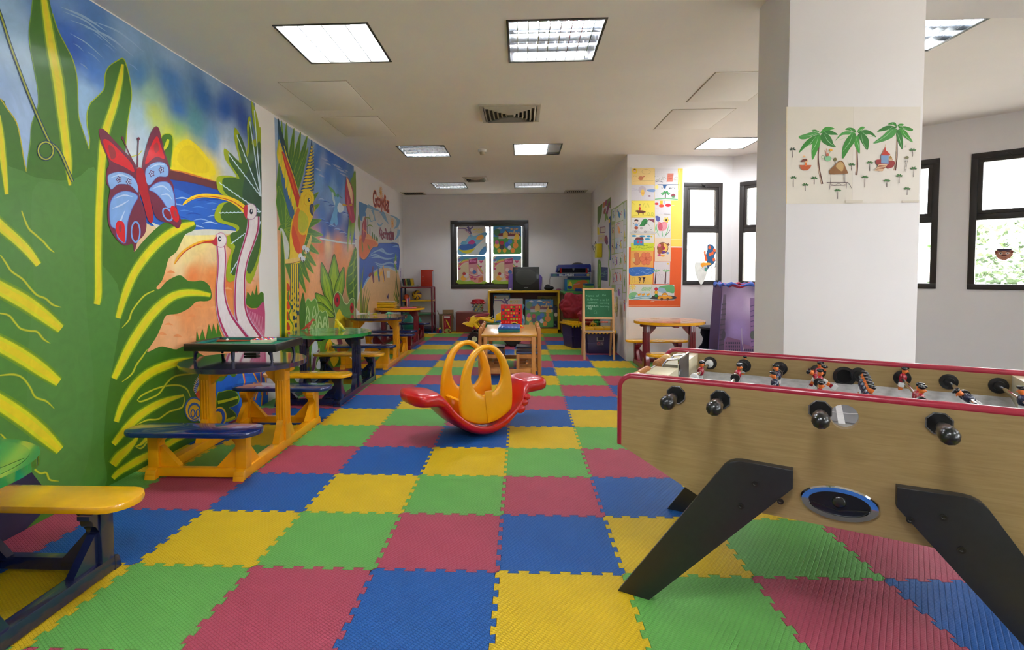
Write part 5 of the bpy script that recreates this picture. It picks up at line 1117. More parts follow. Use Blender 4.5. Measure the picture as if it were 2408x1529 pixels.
def kchair(x, y, rz, label):
    r = empty('wooden_chair', (x, y, 0), rz, label, 'chair', 'small beech chairs at the wooden table')
    B = MB(); B.box((0, 0, .318), (.30, .31, .022), .008); B.build('seat', m_seat, r)
    for sy in (-1, 1):
        B = MB(); B.box((.125, sy*.13, .153), (.04, .04, .306), .006); B.build('leg', m_bch, r)
        B = MB(); B.prism([(-.028, 0), (.02, 0), (.022, .32), (.012, .60), (.03, .63), (.022, .668), (-.004, .672), (-.022, .64), (-.022, .6), (-.03, .32)], (-.165, sy*.135+.021, 0), (1, 0, 0), (0, 0, 1), .042, .006); B.build('back_post', m_bch, r)
        [(B := MB(), B.box((-.01, sy*.13, z), (.26, .02, .05), .003), B.build('side_rail', m_bch, r)) for z in (.27, .09)]
    for z in (.46, .56): B = MB(); B.box((-.165, 0, z), (.018, .23, .05), .006); B.build('back_slat', m_bch, r)
    B = MB(); B.box((.125, 0, .27), (.02, .22, .05), .003); B.box((.0, 0, .17), (.03, .22, .02), .003); B.build('stretcher', m_bch, r)
kchair(-.39, 7.42, 0, 'small beech chair pulled under the table, nearer one on the mural side')
kchair(-.39, 7.93, 0, 'small beech chair pulled under the table, farther one on the mural side')
kchair(.08, 7.42, PI, 'small beech chair pulled under the table, nearer one on the window side')
kchair(.08, 7.93, PI, 'small beech chair pulled under the table, farther one on the window side')
C4 = empty('four_in_a_row_game', (-.145, 8.08, .591), 0, 'red four in a row game frame full of coloured counters on the beech table', 'board game')
m_gr = mat('red_game_plastic', (205, 14, 34), .28, noise=.04, coat=.3); 
B = MB(); B.box((0, 0, .17), (.315, .02, .33), .005); B.box((-.15, 0, .03), (.02, .10, .06), .005); B.box((.15, 0, .03), (.02, .10, .06), .005); B.box((0, -.03, .012), (.32, .08, .02), .004); B.build('frame', m_gr, C4)
cc = {'r': (226, 20, 24), 'y': (240, 170, 20), 'g': (176, 196, 60), 'd': (78, 126, 40), 'b': (40, 50, 140), 'k': (40, 22, 20), 'p': (238, 90, 90), 'n': (120, 90, 70)}
for j, row in enumerate(['rnrgdpg', 'bygkdrk', 'rdrgypk', 'dpypbdr', 'ddrgggp', 'rppppdr']):
    for i, ch in enumerate(row):
        B = MB(); B.lathe([(.0155, 0), (.0155, .003), (.011, .003), (.010, .0015)], (-.124+.0413*i, -.0105, .295-.0455*j), (0, -1, 0), 14); B.build('counter', mat('counter_'+{'r': 'red', 'y': 'amber', 'g': 'lime', 'd': 'green', 'b': 'blue', 'k': 'brown', 'p': 'pink', 'n': 'tan'}[ch], cc[ch], .3), C4)
CAR = empty('toy_car', (-.10, 7.98, .591), 0, 'yellow toy car with black windows in front of the red game', 'toy car'); m_cy = mat('yellow_car_paint', (240, 196, 10), .25, coat=.6)
B = MB(); B.prism([(-.115, .015), (.115, .015), (.118, .035), (.06, .042), (.03, .072), (-.025, .075), (-.055, .046), (-.115, .036)], (0, .035, 0), (1, 0, 0), (0, 0, 1), .07, .005); B.build('body', m_cy, CAR)
B = MB(); B.prism([(-.04, .046), (.045, .046), (.024, .066), (-.02, .068)], (0, -.0345, 0), (1, 0, 0), (0, 0, 1), .003); B.build('window', m_blk, CAR)
for x in (-.07, .07):
    for y in (-.032, .032): B = MB(); B.lathe([(.008, -.008), (.017, -.008), (.017, .008), (.008, .008)], (x, y, .017), (0, 1, 0), 16); B.build('wheel', m_rubber, CAR)
TR = empty('game_case', (-.165, 7.58, .591), 0, 'flat blue and teal plastic game case lying on the beech table', 'game case')
B = MB(); B.box((0, 0, .02), (.295, .50, .038), .006); B.build('base', mat('teal_plastic', (14, 112, 120), .35, noise=.05), TR)
B = MB(); B.box((0, 0, .052), (.30, .51, .022), .006)
for i in range(6): B.box((-.12+.048*i, 0, .066), (.028, .44, .008), .003)
B.build('lid', mat('blue_plastic', (30, 92, 170), .3, noise=.05), TR)
def thing1(nm, B, m, label, cat, group=None, loc=None, rot=None, smooth=35): return tag(B.build(nm, m, None, loc, rot, smooth), label, cat, group)
B = MB(); B.tube([(-.10, 7.88, .60), (-.02, 7.86, .603), (.04, 7.89, .60)], .008, 8); thing1('crayon', B, mat('orange_crayon', (220, 90, 30), .5), 'thick orange crayon between the game case and toy car', 'crayon')

# ------------------------------------------------------------------ toy digger
TG = empty('toy_digger', (-.52, 10.35, 0), 0, 'ride-on toy digger with green body, yellow loader arms and fat black wheels', 'toy digger')
m_dg = mat('green_toy_plastic', (20, 110, 52), .35, noise=.06); m_dy = mat('yellow_toy_plastic', (236, 188, 14), .35, noise=.06); m_dr = mat('crimson_toy_plastic', (140, 20, 40), .35, noise=.06)
B = MB(); B.box((.12, 0, .19), (.80, .26, .13), .03); B.build('chassis', m_blk, TG)
for x, r_ in ((-.36, .135), (.36, .16)):
    for sy in (-1, 1):
        B = MB(); B.lathe([(.05, -.05), (r_*.92, -.06), (r_, -.04), (r_, .04), (r_*.92, .06), (.05, .05)], (x, sy*.20, r_), (0, 1, 0), 24)
        for k in range(14): t = 2*PI*k/14; B.box((x+r_*math.cos(t), sy*.20, r_+r_*math.sin(t)), (.022, .09, .022), 0, rot=(0, -t, 0))
        w = B.build('wheel', m_rubber, TG); B = MB(); B.lathe([(.052, 0), (.05, .012), (.02, .016), (.018, .004)], (x, sy*.25, r_), (0, sy, 0), 18); B.build('hub', mat('cream_hub', (206, 204, 160), .4), w)
B = MB(); B.prism([(-.22, .25), (.40, .25), (.42, .38), (.25, .44), (.05, .40), (-.16, .44), (-.26, .36)], (0, .13, 0), (1, 0, 0), (0, 0, 1), .26, .02); B.build('body', m_dg, TG)
B = MB(); B.tube([(-.02, 0, .42), (-.05, 0, .50)], .02, 10); B.tube([(-.05, .07*math.cos(2*PI*k/14)*0+.0, .50) if False else (-.05+.02*math.sin(2*PI*k/14), .07*math.cos(2*PI*k/14), .50+.05*math.sin(2*PI*k/14)) for k in range(14)], .012, 8, closed=True); B.build('steering_wheel', m_blk, TG)
for sy in (-1, 1):
    B = MB(); B.tube([(.0, sy*.17, .46), (-.25, sy*.17, .53), (-.38, sy*.17, .44)], [.03, .034, .03], 10); B.tube([(-.38, sy*.17, .44), (-.30, sy*.17, .34)], .034, 10); B.build('loader_arm', m_dy, TG)
    B = MB(); B.tube([(-.53, sy*.17, .52), (-.32, sy*.175, .30)], .016, 10); B.tube([(-.36, sy*.17, .56), (-.10, sy*.17, .58)], .016, 10); B.build('piston', m_dr, TG)
B = MB(); B.prism([(-.60, .42), (-.46, .44), (-.44, .54), (-.36, .56), (-.30, .46), (-.40, .34), (-.52, .40)], (0, .19, 0), (1, 0, 0), (0, 0, 1), .38, .015); B.build('bucket', m_dy, TG)
B = MB(); B.prism([(.02, .46), (.14, .48), (.20, .60), (.14, .64), (.04, .58)], (0, .06, 0), (1, 0, 0), (0, 0, 1), .12, .015); B.build('digger_arm', m_dy, TG)

# ------------------------------------------------------------------ television cabinet
m_cy2 = mat('yellow_cabinet_paint', (220, 178, 20), .4, noise=.06); m_brn = mat('maroon_board', (84, 30, 28), .45, noise=.08); m_cg = mat('green_cabinet_paint', (34, 112, 36), .38, noise=.08, coat=.2)
TV = empty('media_cabinet', (.06, 12.47, 0), 0, 'open cabinet with yellow frame and maroon inside, holding puzzle mat pictures', 'cabinet')
B = MB(); B.box((0, 0, .945), (1.63, .46, .045), .004); B.build('top_board', m_cy2, TV)
for sx in (-1, 1): B = MB(); B.box((sx*.795, 0, .50), (.04, .44, .845), .003); B.build('side_board', m_cy2, TV)
B = MB(); B.box((0, .21, .52), (1.55, .02, .80)); B.build('back_board', m_brn, TV)
B = MB(); B.box((0, 0, .05), (1.55, .42, .10), .003); B.build('plinth', m_cy2, TV)
B = MB(); B.box((0, 0, .112), (1.55, .42, .02)); B.build('bottom_board', m_brn, TV)
GC = empty('green_cabinet', (1.25, 11.98, 0), 0, 'green cabinet with maroon side doors against the far corner', 'cabinet')
B = MB(); B.box((.01, 0, .47), (.70, 1.40, .92), .004); B.build('body', m_cg, GC)
B = MB(); B.box((0, 0, .945), (.74, 1.45, .03), .004); B.build('top_board', m_cg, GC)
for y in (-.34, .34):
    B = MB(); B.box((-.352, y, .49), (.018, .64, .80), .003); d = B.build('door', m_brn, GC)
    B = MB(); B.tube([(-.365, y-.2, .55), (-.40, y-.2, .57), (-.40, y-.2, .67), (-.365, y-.2, .69)], .007, 8); B.build('handle', mat('brass', (200, 150, 60), .25, metal=.9), d)
# television
T = empty('television', (.115, 12.46, .968), 0, 'black box television with curved screen on the yellow framed cabinet', 'television')
B = MB(); B.box((0, -.14, .27), (.60, .08, .53), .012); B.build('bezel', m_blk, T)
rr_ = lambda w, h, y: [(w*a, y, .27+h*b) for a, b in ((-1, -.9), (-.9, -1), (.9, -1), (1, -.9), (1, .9), (.9, 1), (-.9, 1), (-1, .9))]
B = MB(); B.loft([rr_(.29, .255, -.10), rr_(.30, .25, 0), rr_(.20, .18, .16), rr_(.16, .15, .19)]); B.build('tube_housing', m_blk, T)
B = MB(); pts = []
for j in range(9):
    row = []
    for i in range(11): x, z = -1+2*i/10, -1+2*j/8; row.append(B.bm.verts.new((x*.235, -.188+.014*(x*x+z*z)*.5, .305+z*.175)))
    pts.append(row)
for j in range(8):
    for i in range(10): B.bm.faces.new((pts[j][i], pts[j][i+1], pts[j+1][i+1], pts[j+1][i]))
B.build('screen', mat('dark_screen', (58, 62, 58), .32, noise=.05), T, smooth=80)
B = MB(); B.box((0, -.182, .065), (.08, .004, .010)); B.build('badge', mat('silver', (180, 180, 176), .3, metal=.6), T)
# purple chair backs behind the television
m_pur = mat('lilac_plastic', (118, 96, 190), .45, noise=.05)
B = MB(); B.prism([(-.38, 0), (.40, 0), (.42, .30), (.36, .36), (-.30, .38), (-.37, .36)], (0, .02, 0), (1, 0, 0), (0, 0, 1), .04, .01); thing1('plastic_panel', B, m_pur, 'lilac plastic panel standing behind the television', 'panel', loc=(.08, 12.74, .968))
B = MB(); B.box((0, 0, .025), (.05, .04, .05), .006); thing1('plug_adapter', B, m_wht, 'small white adapter beside the television foot', 'adapter', loc=(-.24, 12.33, .968))
B = MB()
B.ball((0, 0, .05), (.115, .10, .055), 18, 10); B.ball((-.03, 0, .085), (.06, .06, .05), 12, 8); thing1('cloth_pouch', B, mat('black_cloth', (20, 20, 24), .8, bump=.6, scale=40), 'black cloth pouch slumped on the cabinet beside the television', 'pouch', loc=(.64, 12.42, .968), smooth=70)
B = MB(); B.tube([(.66, 12.42, 1.10), (.66, 12.45, 1.2), (.67, 12.45, 1.30)], .005, 6); thing1('cord', B, m_blk, 'thin black cord rising from the pouch to the billiards box', 'cord')
m_print = artmat('printed_card', .35, coat=.2, grain=.03)
# stack of games at the corner
def gbox(nm, x, y, z, w, d, h, col, label, cat='game box', fn=None, rz=0):
    r = empty(nm, (x, y, z), rz, label, cat); B = MB(); B.box((0, 0, h/2), (w, d, h), .003); B.build('box', mat('card_%d_%d_%d' % col, col, .4, noise=.08), r)
    if fn:
        A = Art((0, 0, 0), (1, 0, 0), (0, 0, 1), step=.0001, base=.0005); A.o = V(0, -d/2, 0); A.box(-w/2, 0, w, h); fn(A); A.build('print', m_print, r, local=True) if False else None
        me = A; A2 = A; o = A.build('print', m_print, None); o.parent = r
    return r
gbox('game_box', 1.26, 12.3, .962, .56, .30, .26, (30, 110, 170), 'colourful game box with orange and green print under the billiards box', fn=lambda A: (A.rect(.1, .03, .98, .95, (120, 180, 60)), A.poly([(.3, .2), (.5, .8), (.85, .9), (.92, .3), (.6, .1)], (214, 110, 40)), A.ell(.22, .5, .07, .3, (236, 190, 40)), A.ell(.2, .3, .09, .14, (30, 60, 130)), A.ell(.86, .4, .05, .3, (220, 210, 220)), A.stroke([(.35, .55), (.6, .62)], .06, (220, 130, 150))))
gbox('game_box', 1.30, 12.3, 1.223, .50, .34, .055, (20, 60, 110), 'thin dark blue game box lying between the tall box and the billiards box')
def bil(A):
    A.rect(.02, .1, .98, .9, (36, 62, 128)); A.text('BILLIARDS', .22, .2, .58, .82, (225, 228, 236), bold=.02); A.stroke([(.62, .65), (.86, .65)], .1, (90, 120, 190)); A.stroke([(.62, .35), (.84, .35)], .08, (90, 120, 190)); A.ell(.1, .5, .07, .3, (60, 120, 120)); A.ell(.93, .5, .04, .35, (200, 180, 100))
gbox('billiards_box', 1.11, 12.32, 1.280, .90, .40, .072, (150, 152, 160), 'long flat dark blue box printed BILLIARDS on top of the game boxes', fn=bil)
BT = empty('toy_table', (1.18, 12.36, 1.354), 0, 'blue plastic toy table with red legs lying on the billiards box', 'toy table')
m_bt = mat('deep_blue_plastic', (14, 34, 130), .3, noise=.06, coat=.3)
B = MB(); B.prism([(-.39, .02), (-.37, .17), (-.33, .195), (.33, .195), (.37, .21), (.39, .18), (.40, .02), (.36, .02), (.35, .12), (-.34, .12), (-.36, .02)], (0, .16, 0), (1, 0, 0), (0, 0, 1), .32, .01); B.build('tray', m_bt, BT)
B = MB(); B.box((0, .10, .075), (.70, .02, .13)); B.build('back', mat('navy_panel', (14, 20, 60), .5), BT)
for x in (-.28, .30): B = MB(); B.cyl((x, -.10, .004), (x, -.10, .13), .022, n=14); B.build('leg', m_gr, BT)
for x in (-.33, 0, .33): B = MB(); B.prism([(-.03, .13), (.03, .13), (.012, .06), (-.012, .06)], (x, -.15, 0), (1, 0, 0), (0, 0, 1), .006); B.build('net', mat('grey_net', (130, 136, 150), .6), BT)
B = MB(); B.ball((0, 0, 0), (.13, .08, .045), 18, 8); thing1('cap', B, mat('dark_cap', (44, 44, 44), .7), 'dark rounded cap resting on the blue toy table', 'cap', loc=(1.29, 12.38, 1.555))
for k, (c, n) in enumerate((((60, 110, 40), 'dark green'), ((130, 190, 80), 'light green'), ((150, 196, 90), 'pale green'), ((24, 90, 130), 'blue'))):
    B = MB(); B.box((0, 0, .02), (.19-.005*(k % 2), .26, .038), .003); B.use(mat('book_cover_%d' % k, c, .4)); o = thing1('book', B, mat('book_cover_%d' % k, c, .4), f'{n} book in the small pile on the green cabinet', 'book', 'books piled on the green cabinet', loc=(1.47, 11.9, .962+.042*k), rot=(0, 0, .04*k))
B = MB(); B.box((0, 0, .03), (.14, .06, .06), .004); thing1('blue_box', B, mat('blue_card', (30, 60, 150), .4), 'little blue box in front of the green books', 'box', loc=(1.27, 12.0, .962))
B = MB(); B.ball((0, 0, .02), (.06, .03, .02), 12, 8); thing1('pink_toy', B, mat('pink_plastic', (200, 120, 170), .4), 'small pink toy lying right of the black pouch', 'toy', loc=(.86, 12.35, .968))
B = MB(); B.tube([(0, 0, .004), (.1, .02, .01), (.2, 0, .006), (.32, .03, .004)], .009, 6); thing1('wrapper', B, mat('crumpled_lilac', (190, 170, 190), .5, bump=.5), 'crumpled pale wrapper on the cabinet top under the window', 'wrapper', loc=(-.7, 12.4, .968))

# ------------------------------------------------------------------ puzzle mat pictures
def pic_outline(n=9, a=.02):
    p = []
    for side in range(4):
        for k in range(n):
            for q, d in ((k/n+.2/n, 0), (k/n+.15/n, a), (k/n+.75/n, a), (k/n+.7/n, 0)):
                p.append([(q, -d), (1+d, q), (1-q, 1+d), (-d, 1-q)][side])
    return p
PO = pic_outline()
def heart(A, x, y, s, c): A.poly([(x, y-s), (x-s, y+.1*s), (x-.8*s, y+.8*s), (x, y+.45*s), (x+.8*s, y+.8*s), (x+s, y+.1*s)], c)
def snow(A):
    A.rect(0, 0, 1, 1, (214, 204, 196)); A.poly([(0, .9), (.2, .98), (.45, .8), (.5, .55), (.3, .5), (0, .55)], (206, 196, 190)); A.poly([(.3, 0), (1, .62), (1, .8), (.6, .66), (.45, .72), (.2, .4), (0, .25), (0, 0)], (120, 176, 208)); A.poly([(.35, 0), (1, .45), (1, 0)], (196, 206, 206)); A.poly([(.75, 0), (1, .3), (1, 0)], (60, 130, 190))
    A.stroke([(.48, .74), (.42, .9), (.35, 1)], [.05, .06, .09], (80, 58, 120)); A.stroke([(.3, .86), (.42, .9), (.55, 1)], [.02, .05, .03], (80, 58, 120)); A.stroke([(.0, .93), (.25, .93), (.42, .83)], [.02, .03, .04], (90, 60, 130)); A.stroke([(.2, .9), (.4, .78), (.48, .6)], [.01, .03, .01], (170, 110, 150))
    A.poly([(.02, .2), (.1, .1), (.3, .02), (.5, .08), (.62, .22), (.4, .16), (.2, .14)], (206, 196, 40)); A.poly([(.05, .22), (.15, .15), (.45, .18), (.66, .3), (.6, .42), (.3, .36), (.08, .34)], (44, 96, 170)); A.poly([(.35, .4), (.55, .36), (.62, .46), (.5, .52)], (190, 60, 130)); A.poly([(.1, .36), (.3, .38), (.28, .48), (.14, .46)], (90, 160, 190)); A.poly([(.66, .56), (.8, .52), (.94, .6), (.9, .7), (.76, .68)], (232, 160, 60))
    A.text('MICKEY', .56, .86, .9, .93, (228, 200, 30), bold=.02); A.text('and FRIENDS', .56, .78, .93, .84, (228, 200, 30), bold=.02)
def farm(A):
    A.rect(0, 0, 1, 1, (70, 146, 50)); A.rect(0, .62, 1, 1, (40, 120, 190)); A.poly([(.1, .9), (.22, .96), (.3, .9)], (206, 216, 226)); A.poly([(.4, .92), (.5, .97), (.62, .92)], (206, 216, 226)); A.ell(.13, .78, .12, .13, (44, 110, 44)); A.poly([(.15, .64), (.2, .74), (.36, .76), (.45, .86), (.55, .76), (.95, .74), (1, .62), (.6, .6)], (120, 30, 38), smooth=False); A.rect(.18, .54, .98, .64, (200, 196, 190)); A.poly([(.34, .56), (.34, .74), (.43, .84), (.52, .74), (.52, .56)], (230, 190, 90), smooth=False); A.poly([(.72, .5), (.78, .68), (.85, .74), (.92, .68), (.94, .5)], (236, 190, 50), smooth=False)
    for x, y, r, c in ((.12, .3, .09, (226, 180, 40)), (.12, .42, .07, (196, 90, 140)), (.3, .26, .09, (60, 40, 50)), (.3, .4, .07, (190, 30, 40)), (.45, .5, .07, (70, 150, 60)), (.5, .32, .1, (40, 90, 190)), (.6, .44, .08, (60, 120, 200)), (.58, .22, .07, (220, 220, 226)), (.8, .3, .1, (232, 140, 40)), (.8, .45, .06, (236, 150, 50)), (.2, .12, .07, (234, 170, 40)), (.4, .12, .07, (234, 170, 40)), (.7, .12, .08, (232, 140, 40))): A.ell(x, y, r, r*1.1, c)
    A.text('MICKEY', .62, .86, .9, .93, (236, 196, 120), bold=.03, line=(150, 40, 30)); A.text('&', .73, .8, .79, .855, (236, 196, 120), bold=.02); A.text('FRIENDS', .58, .72, .95, .79, (236, 196, 120), bold=.03, line=(150, 40, 30))
def rainbow(A):
    A.rect(0, 0, 1, 1, (214, 196, 190)); A.poly([(0, .8), (.1, .98), (.5, 1), (1, 1), (.9, .85), (.4, .92)], (70, 140, 180)); 
    for k, c in enumerate(((90, 150, 110), (200, 196, 70), (220, 160, 90), (210, 120, 120))): A.stroke([(.02, .66-.02*k), (.2, .86-.03*k), (.45, .88-.03*k), (.7, .72-.03*k), (.85, .5-.03*k), (.92, .35)], .045, c)
    A.poly([(.05, .1), (.4, .2), (.4, .7), (.2, .72), (.05, .5)], (206, 188, 150)); A.poly([(0, 0), (1, 0), (1, .08), (.6, .14), (.3, .08), (0, .14)], (150, 186, 60))
    A.poly([(.38, .88), (.72, .96), (.72, .3), (.4, .36)], (200, 140, 140), smooth=False); A.poly([(.4, .86), (.7, .93), (.7, .74), (.4, .7)], (150, 40, 90), smooth=False); A.text('MINNIE', .43, .78, .67, .86, (226, 130, 180), bold=.02); A.poly([(.42, .34), (.72, .24), (.9, .3), (.88, .06), (.7, .02), (.45, .14)], (214, 150, 130)); A.stroke([(.4, .34), (.6, .24), (.85, .32)], .035, (190, 80, 130)); A.poly([(.74, .04), (.92, .08), (.92, .26), (.76, .2)], (200, 120, 60), smooth=False)
    for x, y, s in ((.08, .72, .05), (.06, .9-.03, .035), (.24, .93, .025), (.85, .8, .06), (.84, .62, .04), (.05, .55, .05), (.5, .2, .05), (.62, .17, .05)): heart(A, x, y, s, (190, 60, 110))
    for x, y, r, c in ((.2, .2, .1, (232, 170, 60)), (.3, .3, .09, (210, 200, 200)), (.5, .5, .07, (220, 190, 186)), (.6, .42, .07, (60, 110, 180)), (.22, .36, .06, (170, 40, 50))): A.ell(x, y, r, r, c)
def picmat(nm, o, r, u, w, fn, label, back=(40, 120, 60), th=.012):
    R_ = empty(nm, o, 0, label, 'picture mat', 'foam puzzle mats printed with pictures'); r = Vector(r).normalized(); u = Vector(u).normalized()
    B = MB(); B.prism([(p[0]*w, p[1]*w) for p in PO], (0, 0, 0), r, u, th); B.build('foam', mat('foam_%d_%d_%d' % back, back, .6), R_)
    A = Art(r.cross(u)*th, r, u, step=.00005, base=.0006); A.box(0, 0, w, w); fn(A); o2 = A.build('print', m_print, None); o2.parent = R_; return R_
yw = YB-.016
for x0, y0, x1, y1, fn, lb, bk in ((1077.5, 534, 1141, 598, snow, 'snowy hillside picture mat in the upper left of the far window', (200, 200, 205)), (1077.5, 601, 1141, 667, rainbow, 'rainbow and hearts picture mat in the lower left of the far window', (150, 190, 60)),
                                   (1161, 533, 1225, 597, farm, 'red barn picture mat in the upper right of the far window', (60, 130, 60)), (1161, 601, 1225, 667, rainbow, 'rainbow and hearts picture mat behind the television, lower right of the window', (150, 190, 60))):
    a = aty(x0, y1, yw-.012); b = aty(x1, y0, yw-.012); picmat('picture_mat', V(a.x, yw, a.z), (1, 0, 0), (0, 0, 1), .645, fn, lb, bk)
picmat('picture_mat', V(-.62, 12.36, .124), (1, 0, .0), (0, .18, 1), .66, snow, 'snowy hillside picture mat leaning in the yellow framed cabinet, partly behind the red game', (60, 110, 60))
picmat('picture_mat', V(.10, 12.34, .124), (1, 0, 0), (0, .18, 1), .64, farm, 'red barn picture mat leaning in the yellow framed cabinet, right of the snowy one', (20, 40, 30))
gbox('storage_box', -.42, 12.55, .82, .42, .2, .1, (40, 90, 160), 'blue and white box lying at the top left inside the yellow framed cabinet', 'box') if False else gbox('storage_box', -.45, 12.58, .122, .40, .12, .76, (46, 96, 160), 'tall blue box standing behind the snowy picture mat in the cabinet', 'box', fn=lambda A: (A.rect(.08, .75, .92, .95, (196, 202, 206)), A.ell(.15, .88, .06, .05, (230, 150, 60))))
gbox('game_box', .74, 12.5, .122, .20, .2, .46, (34, 40, 66), 'dark game box with pale letters at the right end of the yellow framed cabinet', fn=lambda A: (A.text('PER', .2, .06, .8, .16, (150, 160, 180), bold=.02), A.rect(.1, .3, .9, .62, (60, 80, 50)), A.ell(.8, .62, .2, .1, (200, 196, 190))))
gbox('game_box', .62, 12.62, .122, .46, .04, .70, (150, 130, 40), 'worn yellow board with a number 2 at the back of the yellow framed cabinet', 'board', fn=lambda A: (A.rect(0, .2, 1, .7, (60, 64, 44)), A.ell(.25, .88, .12, .08, (90, 110, 50)), A.text('2', .6, .8, .75, .96, (110, 120, 60), bold=.02)))
# ------------------------------------------------------------------ brown box, bucket, cardboard box
B = MB(); B.box((0, 0, .225), (.735, .40, .45), .006); r = empty('toy_chest', (-1.137, 12.56, 0), 0, 'plain maroon brown chest standing against the far wall', 'chest'); B.build('body', m_brn if False else mat('red_brown_board', (112, 44, 34), .5, noise=.05), r); B = MB(); B.box((0, 0, .458), (.75, .41, .016), .003); B.build('lid', mat('dusty_maroon', (128, 74, 74), .45, noise=.3, scale=20), r)
bk = empty('toy_bucket', (-1.0, 12.5, .467), 0, 'picture printed toy bucket with red scalloped lid on the maroon chest', 'bucket')
B = MB(); B.lathe([(.105, 0), (.108, .02), (.132, .24)], n=28); B.build('pail', mat('pail_print_base', (170, 190, 170), .4), bk)
B = MB(); B.lathe([(.152, .20), (.150, .245), (.135, .285), (.06, .30), (.01, .302)], n=28)
for k in range(12): t = 2*PI*k/12; B.ball((.148*math.cos(t), .148*math.sin(t), .205), (.032, .032, .022), 10, 6)
B.build('lid', mat('red_lid', (176, 24, 40), .35, noise=.05), bk)
for k in range(22):
    t = PI*1.03+PI*.94*((k*7) % 22)/22; z = .03+.15*((k*5) % 11)/11; r_ = .109+.024*z/.24*1.0; c = [(206, 60, 40), (60, 110, 190), (226, 196, 50), (90, 160, 60), (230, 226, 220), (60, 60, 60)][k % 6]
    B = MB(); B.ball((r_*math.cos(t), r_*math.sin(t), z), (.014, .014, .018), 8, 6); B.build('sticker', mat('sticker_%d' % (k % 6), c, .4), bk)
cb = empty('cardboard_box', (-1.755, 12.55, 0), .15, 'open brown cardboard box with raised flap next to the maroon chest', 'box'); m_card = mat('brown_cardboard', (124, 96, 60), .8, noise=.08)
B = MB()
for a, b, c, d in ((0, .15, .32, .008), (0, -.15, .32, .008), (.16, 0, .008, .30), (-.16, 0, .008, .30)): B.box((a, b, .2), (c, d, .40))
B.box((0, 0, .006), (.32, .30, .01)); B.build('box', m_card, cb)
B = MB(); B.box((-.18, -.02, .44), (.008, .28, .12), rot=(0, -.4, 0)); B.build('flap', m_card, cb); B = MB(); B.box((.05, .17, .45), (.26, .008, .10), rot=(-.5, 0, 0)); B.build('flap', m_card, cb); B = MB(); B.box((.172, -.02, .36), (.006, .28, .12), rot=(0, 3.05, 0)); B.build('flap', m_card, cb)
def jbox(A): A.rect(.14, 0, 1, 1, (150, 22, 36)); A.rect(0, 0, .13, 1, (206, 196, 150)); A.rect(.2, .86, .9, .98, (216, 206, 200)); A.poly([(.4, .75), (.6, .7), (.95, .3), (.8, .34)], (226, 200, 40)); A.stroke([(.3, .7), (.35, .35)], .1, (210, 110, 120)); A.ell(.6, .14, .38, .12, (170, 176, 90)); A.ell(.75, .12, .12, .08, (90, 80, 40))
gbox('game_box', -1.70, 12.27, 0, .19, .08, .40, (120, 20, 34), 'tall red game box with yellow lettering standing before the cardboard box', fn=jbox)
for k, (x, y, r_, c, n) in enumerate(((-1.86, 12.26, .045, (230, 190, 40), 'yellow'), (-1.90, 12.22, .04, (150, 30, 70), 'crimson'), (-1.84, 12.2, .035, (30, 50, 150), 'blue'), (-1.93, 12.27, .04, (40, 130, 60), 'green'))):
    B = MB(); B.box((0, 0, r_), (r_*1.6, r_*1.6, r_*2), .012); B.ball((0, 0, r_*2.1), r_*.7, 12, 8); thing1('toy_figure', B, mat('toy_%s' % n, c, .4), f'small {n} toy on the floor at the foot of the cardboard box', 'toy', 'small toys by the cardboard box', loc=(x, y, 0), rot=(0, 0, k), smooth=60)
B = MB(); B.box((0, 0, .004), (.22, .10, .008), .002); thing1('paper_sheet', B, mat('white_paper', (214, 212, 208), .8), 'white paper lying on the floor before the shelf and cardboard box', 'paper', loc=(-2.0, 12.15, 0), rot=(0, 0, .2))
# ------------------------------------------------------------------ shelf in the corner
SH = empty('shelf_unit', (-2.40, 12.52, 0), 0, 'open shelf unit with navy and maroon posts and coloured boards in the far corner', 'shelf')
m_mv = mat('navy_matt', (30, 34, 74), .4); m_m2 = mat('maroon_matt', (122, 26, 44), .4)
for x, m in ((-.35, m_mv), (.35, m_m2)):
    for y in (-.20, .20): B = MB(); B.box((x, y, .52), (.034, .034, 1.04), .003); B.build('post', m, SH)
    for z in (.12, .42, .73): B = MB(); B.box((x, 0, z), (.02, .37, .05), .003); B.build('side_rail', m, SH)
for z, m, n in ((1.045, m_m2, 'm'), (.735, m_cy2, 'y'), (.43, mat('sage_green_board', (70, 120, 80), .4), 'g'), (.10, m_mv, 'n')): B = MB(); B.box((0, 0, z), (.72, .42, .022), .003); B.build('shelf_board', m, SH)
r = empty('ring_binder', (-2.185, 12.5, 1.057), 0, 'large red ring binder standing open edged on the corner shelf', 'binder'); m_bd = mat('red_orange_binder', (178, 44, 22), .4, noise=.03)
B = MB(); B.box((0, -.07, .20), (.27, .006, .395), .002); B.box((0, .07, .195), (.27, .006, .385), .002); B.box((-.132, 0, .2), (.006, .14, .39), .002); B.build('cover', m_bd, r)
B = MB()
for i in range(9): B.box((.03+.003*(i % 3), -.055+.0135*i, .185), (.24, .003, .35))
B.build('pages', mat('page_white', (190, 198, 206), .7), r)
for z in (.24, .14): B = MB(); B.box((-.085, -.0745, z), (.035, .002, .006)); B.build('slot', mat('silver'), r)
B = MB(); B.box((0, 0, .011), (.34, .26, .022), .004); thing1('magazine_pile', B, mat('magazine_paper', (150, 160, 150), .6, noise=.3, scale=60), 'flat magazines lying under the leaning books on the corner shelf', 'magazine', loc=(-2.57, 12.48, 1.057))
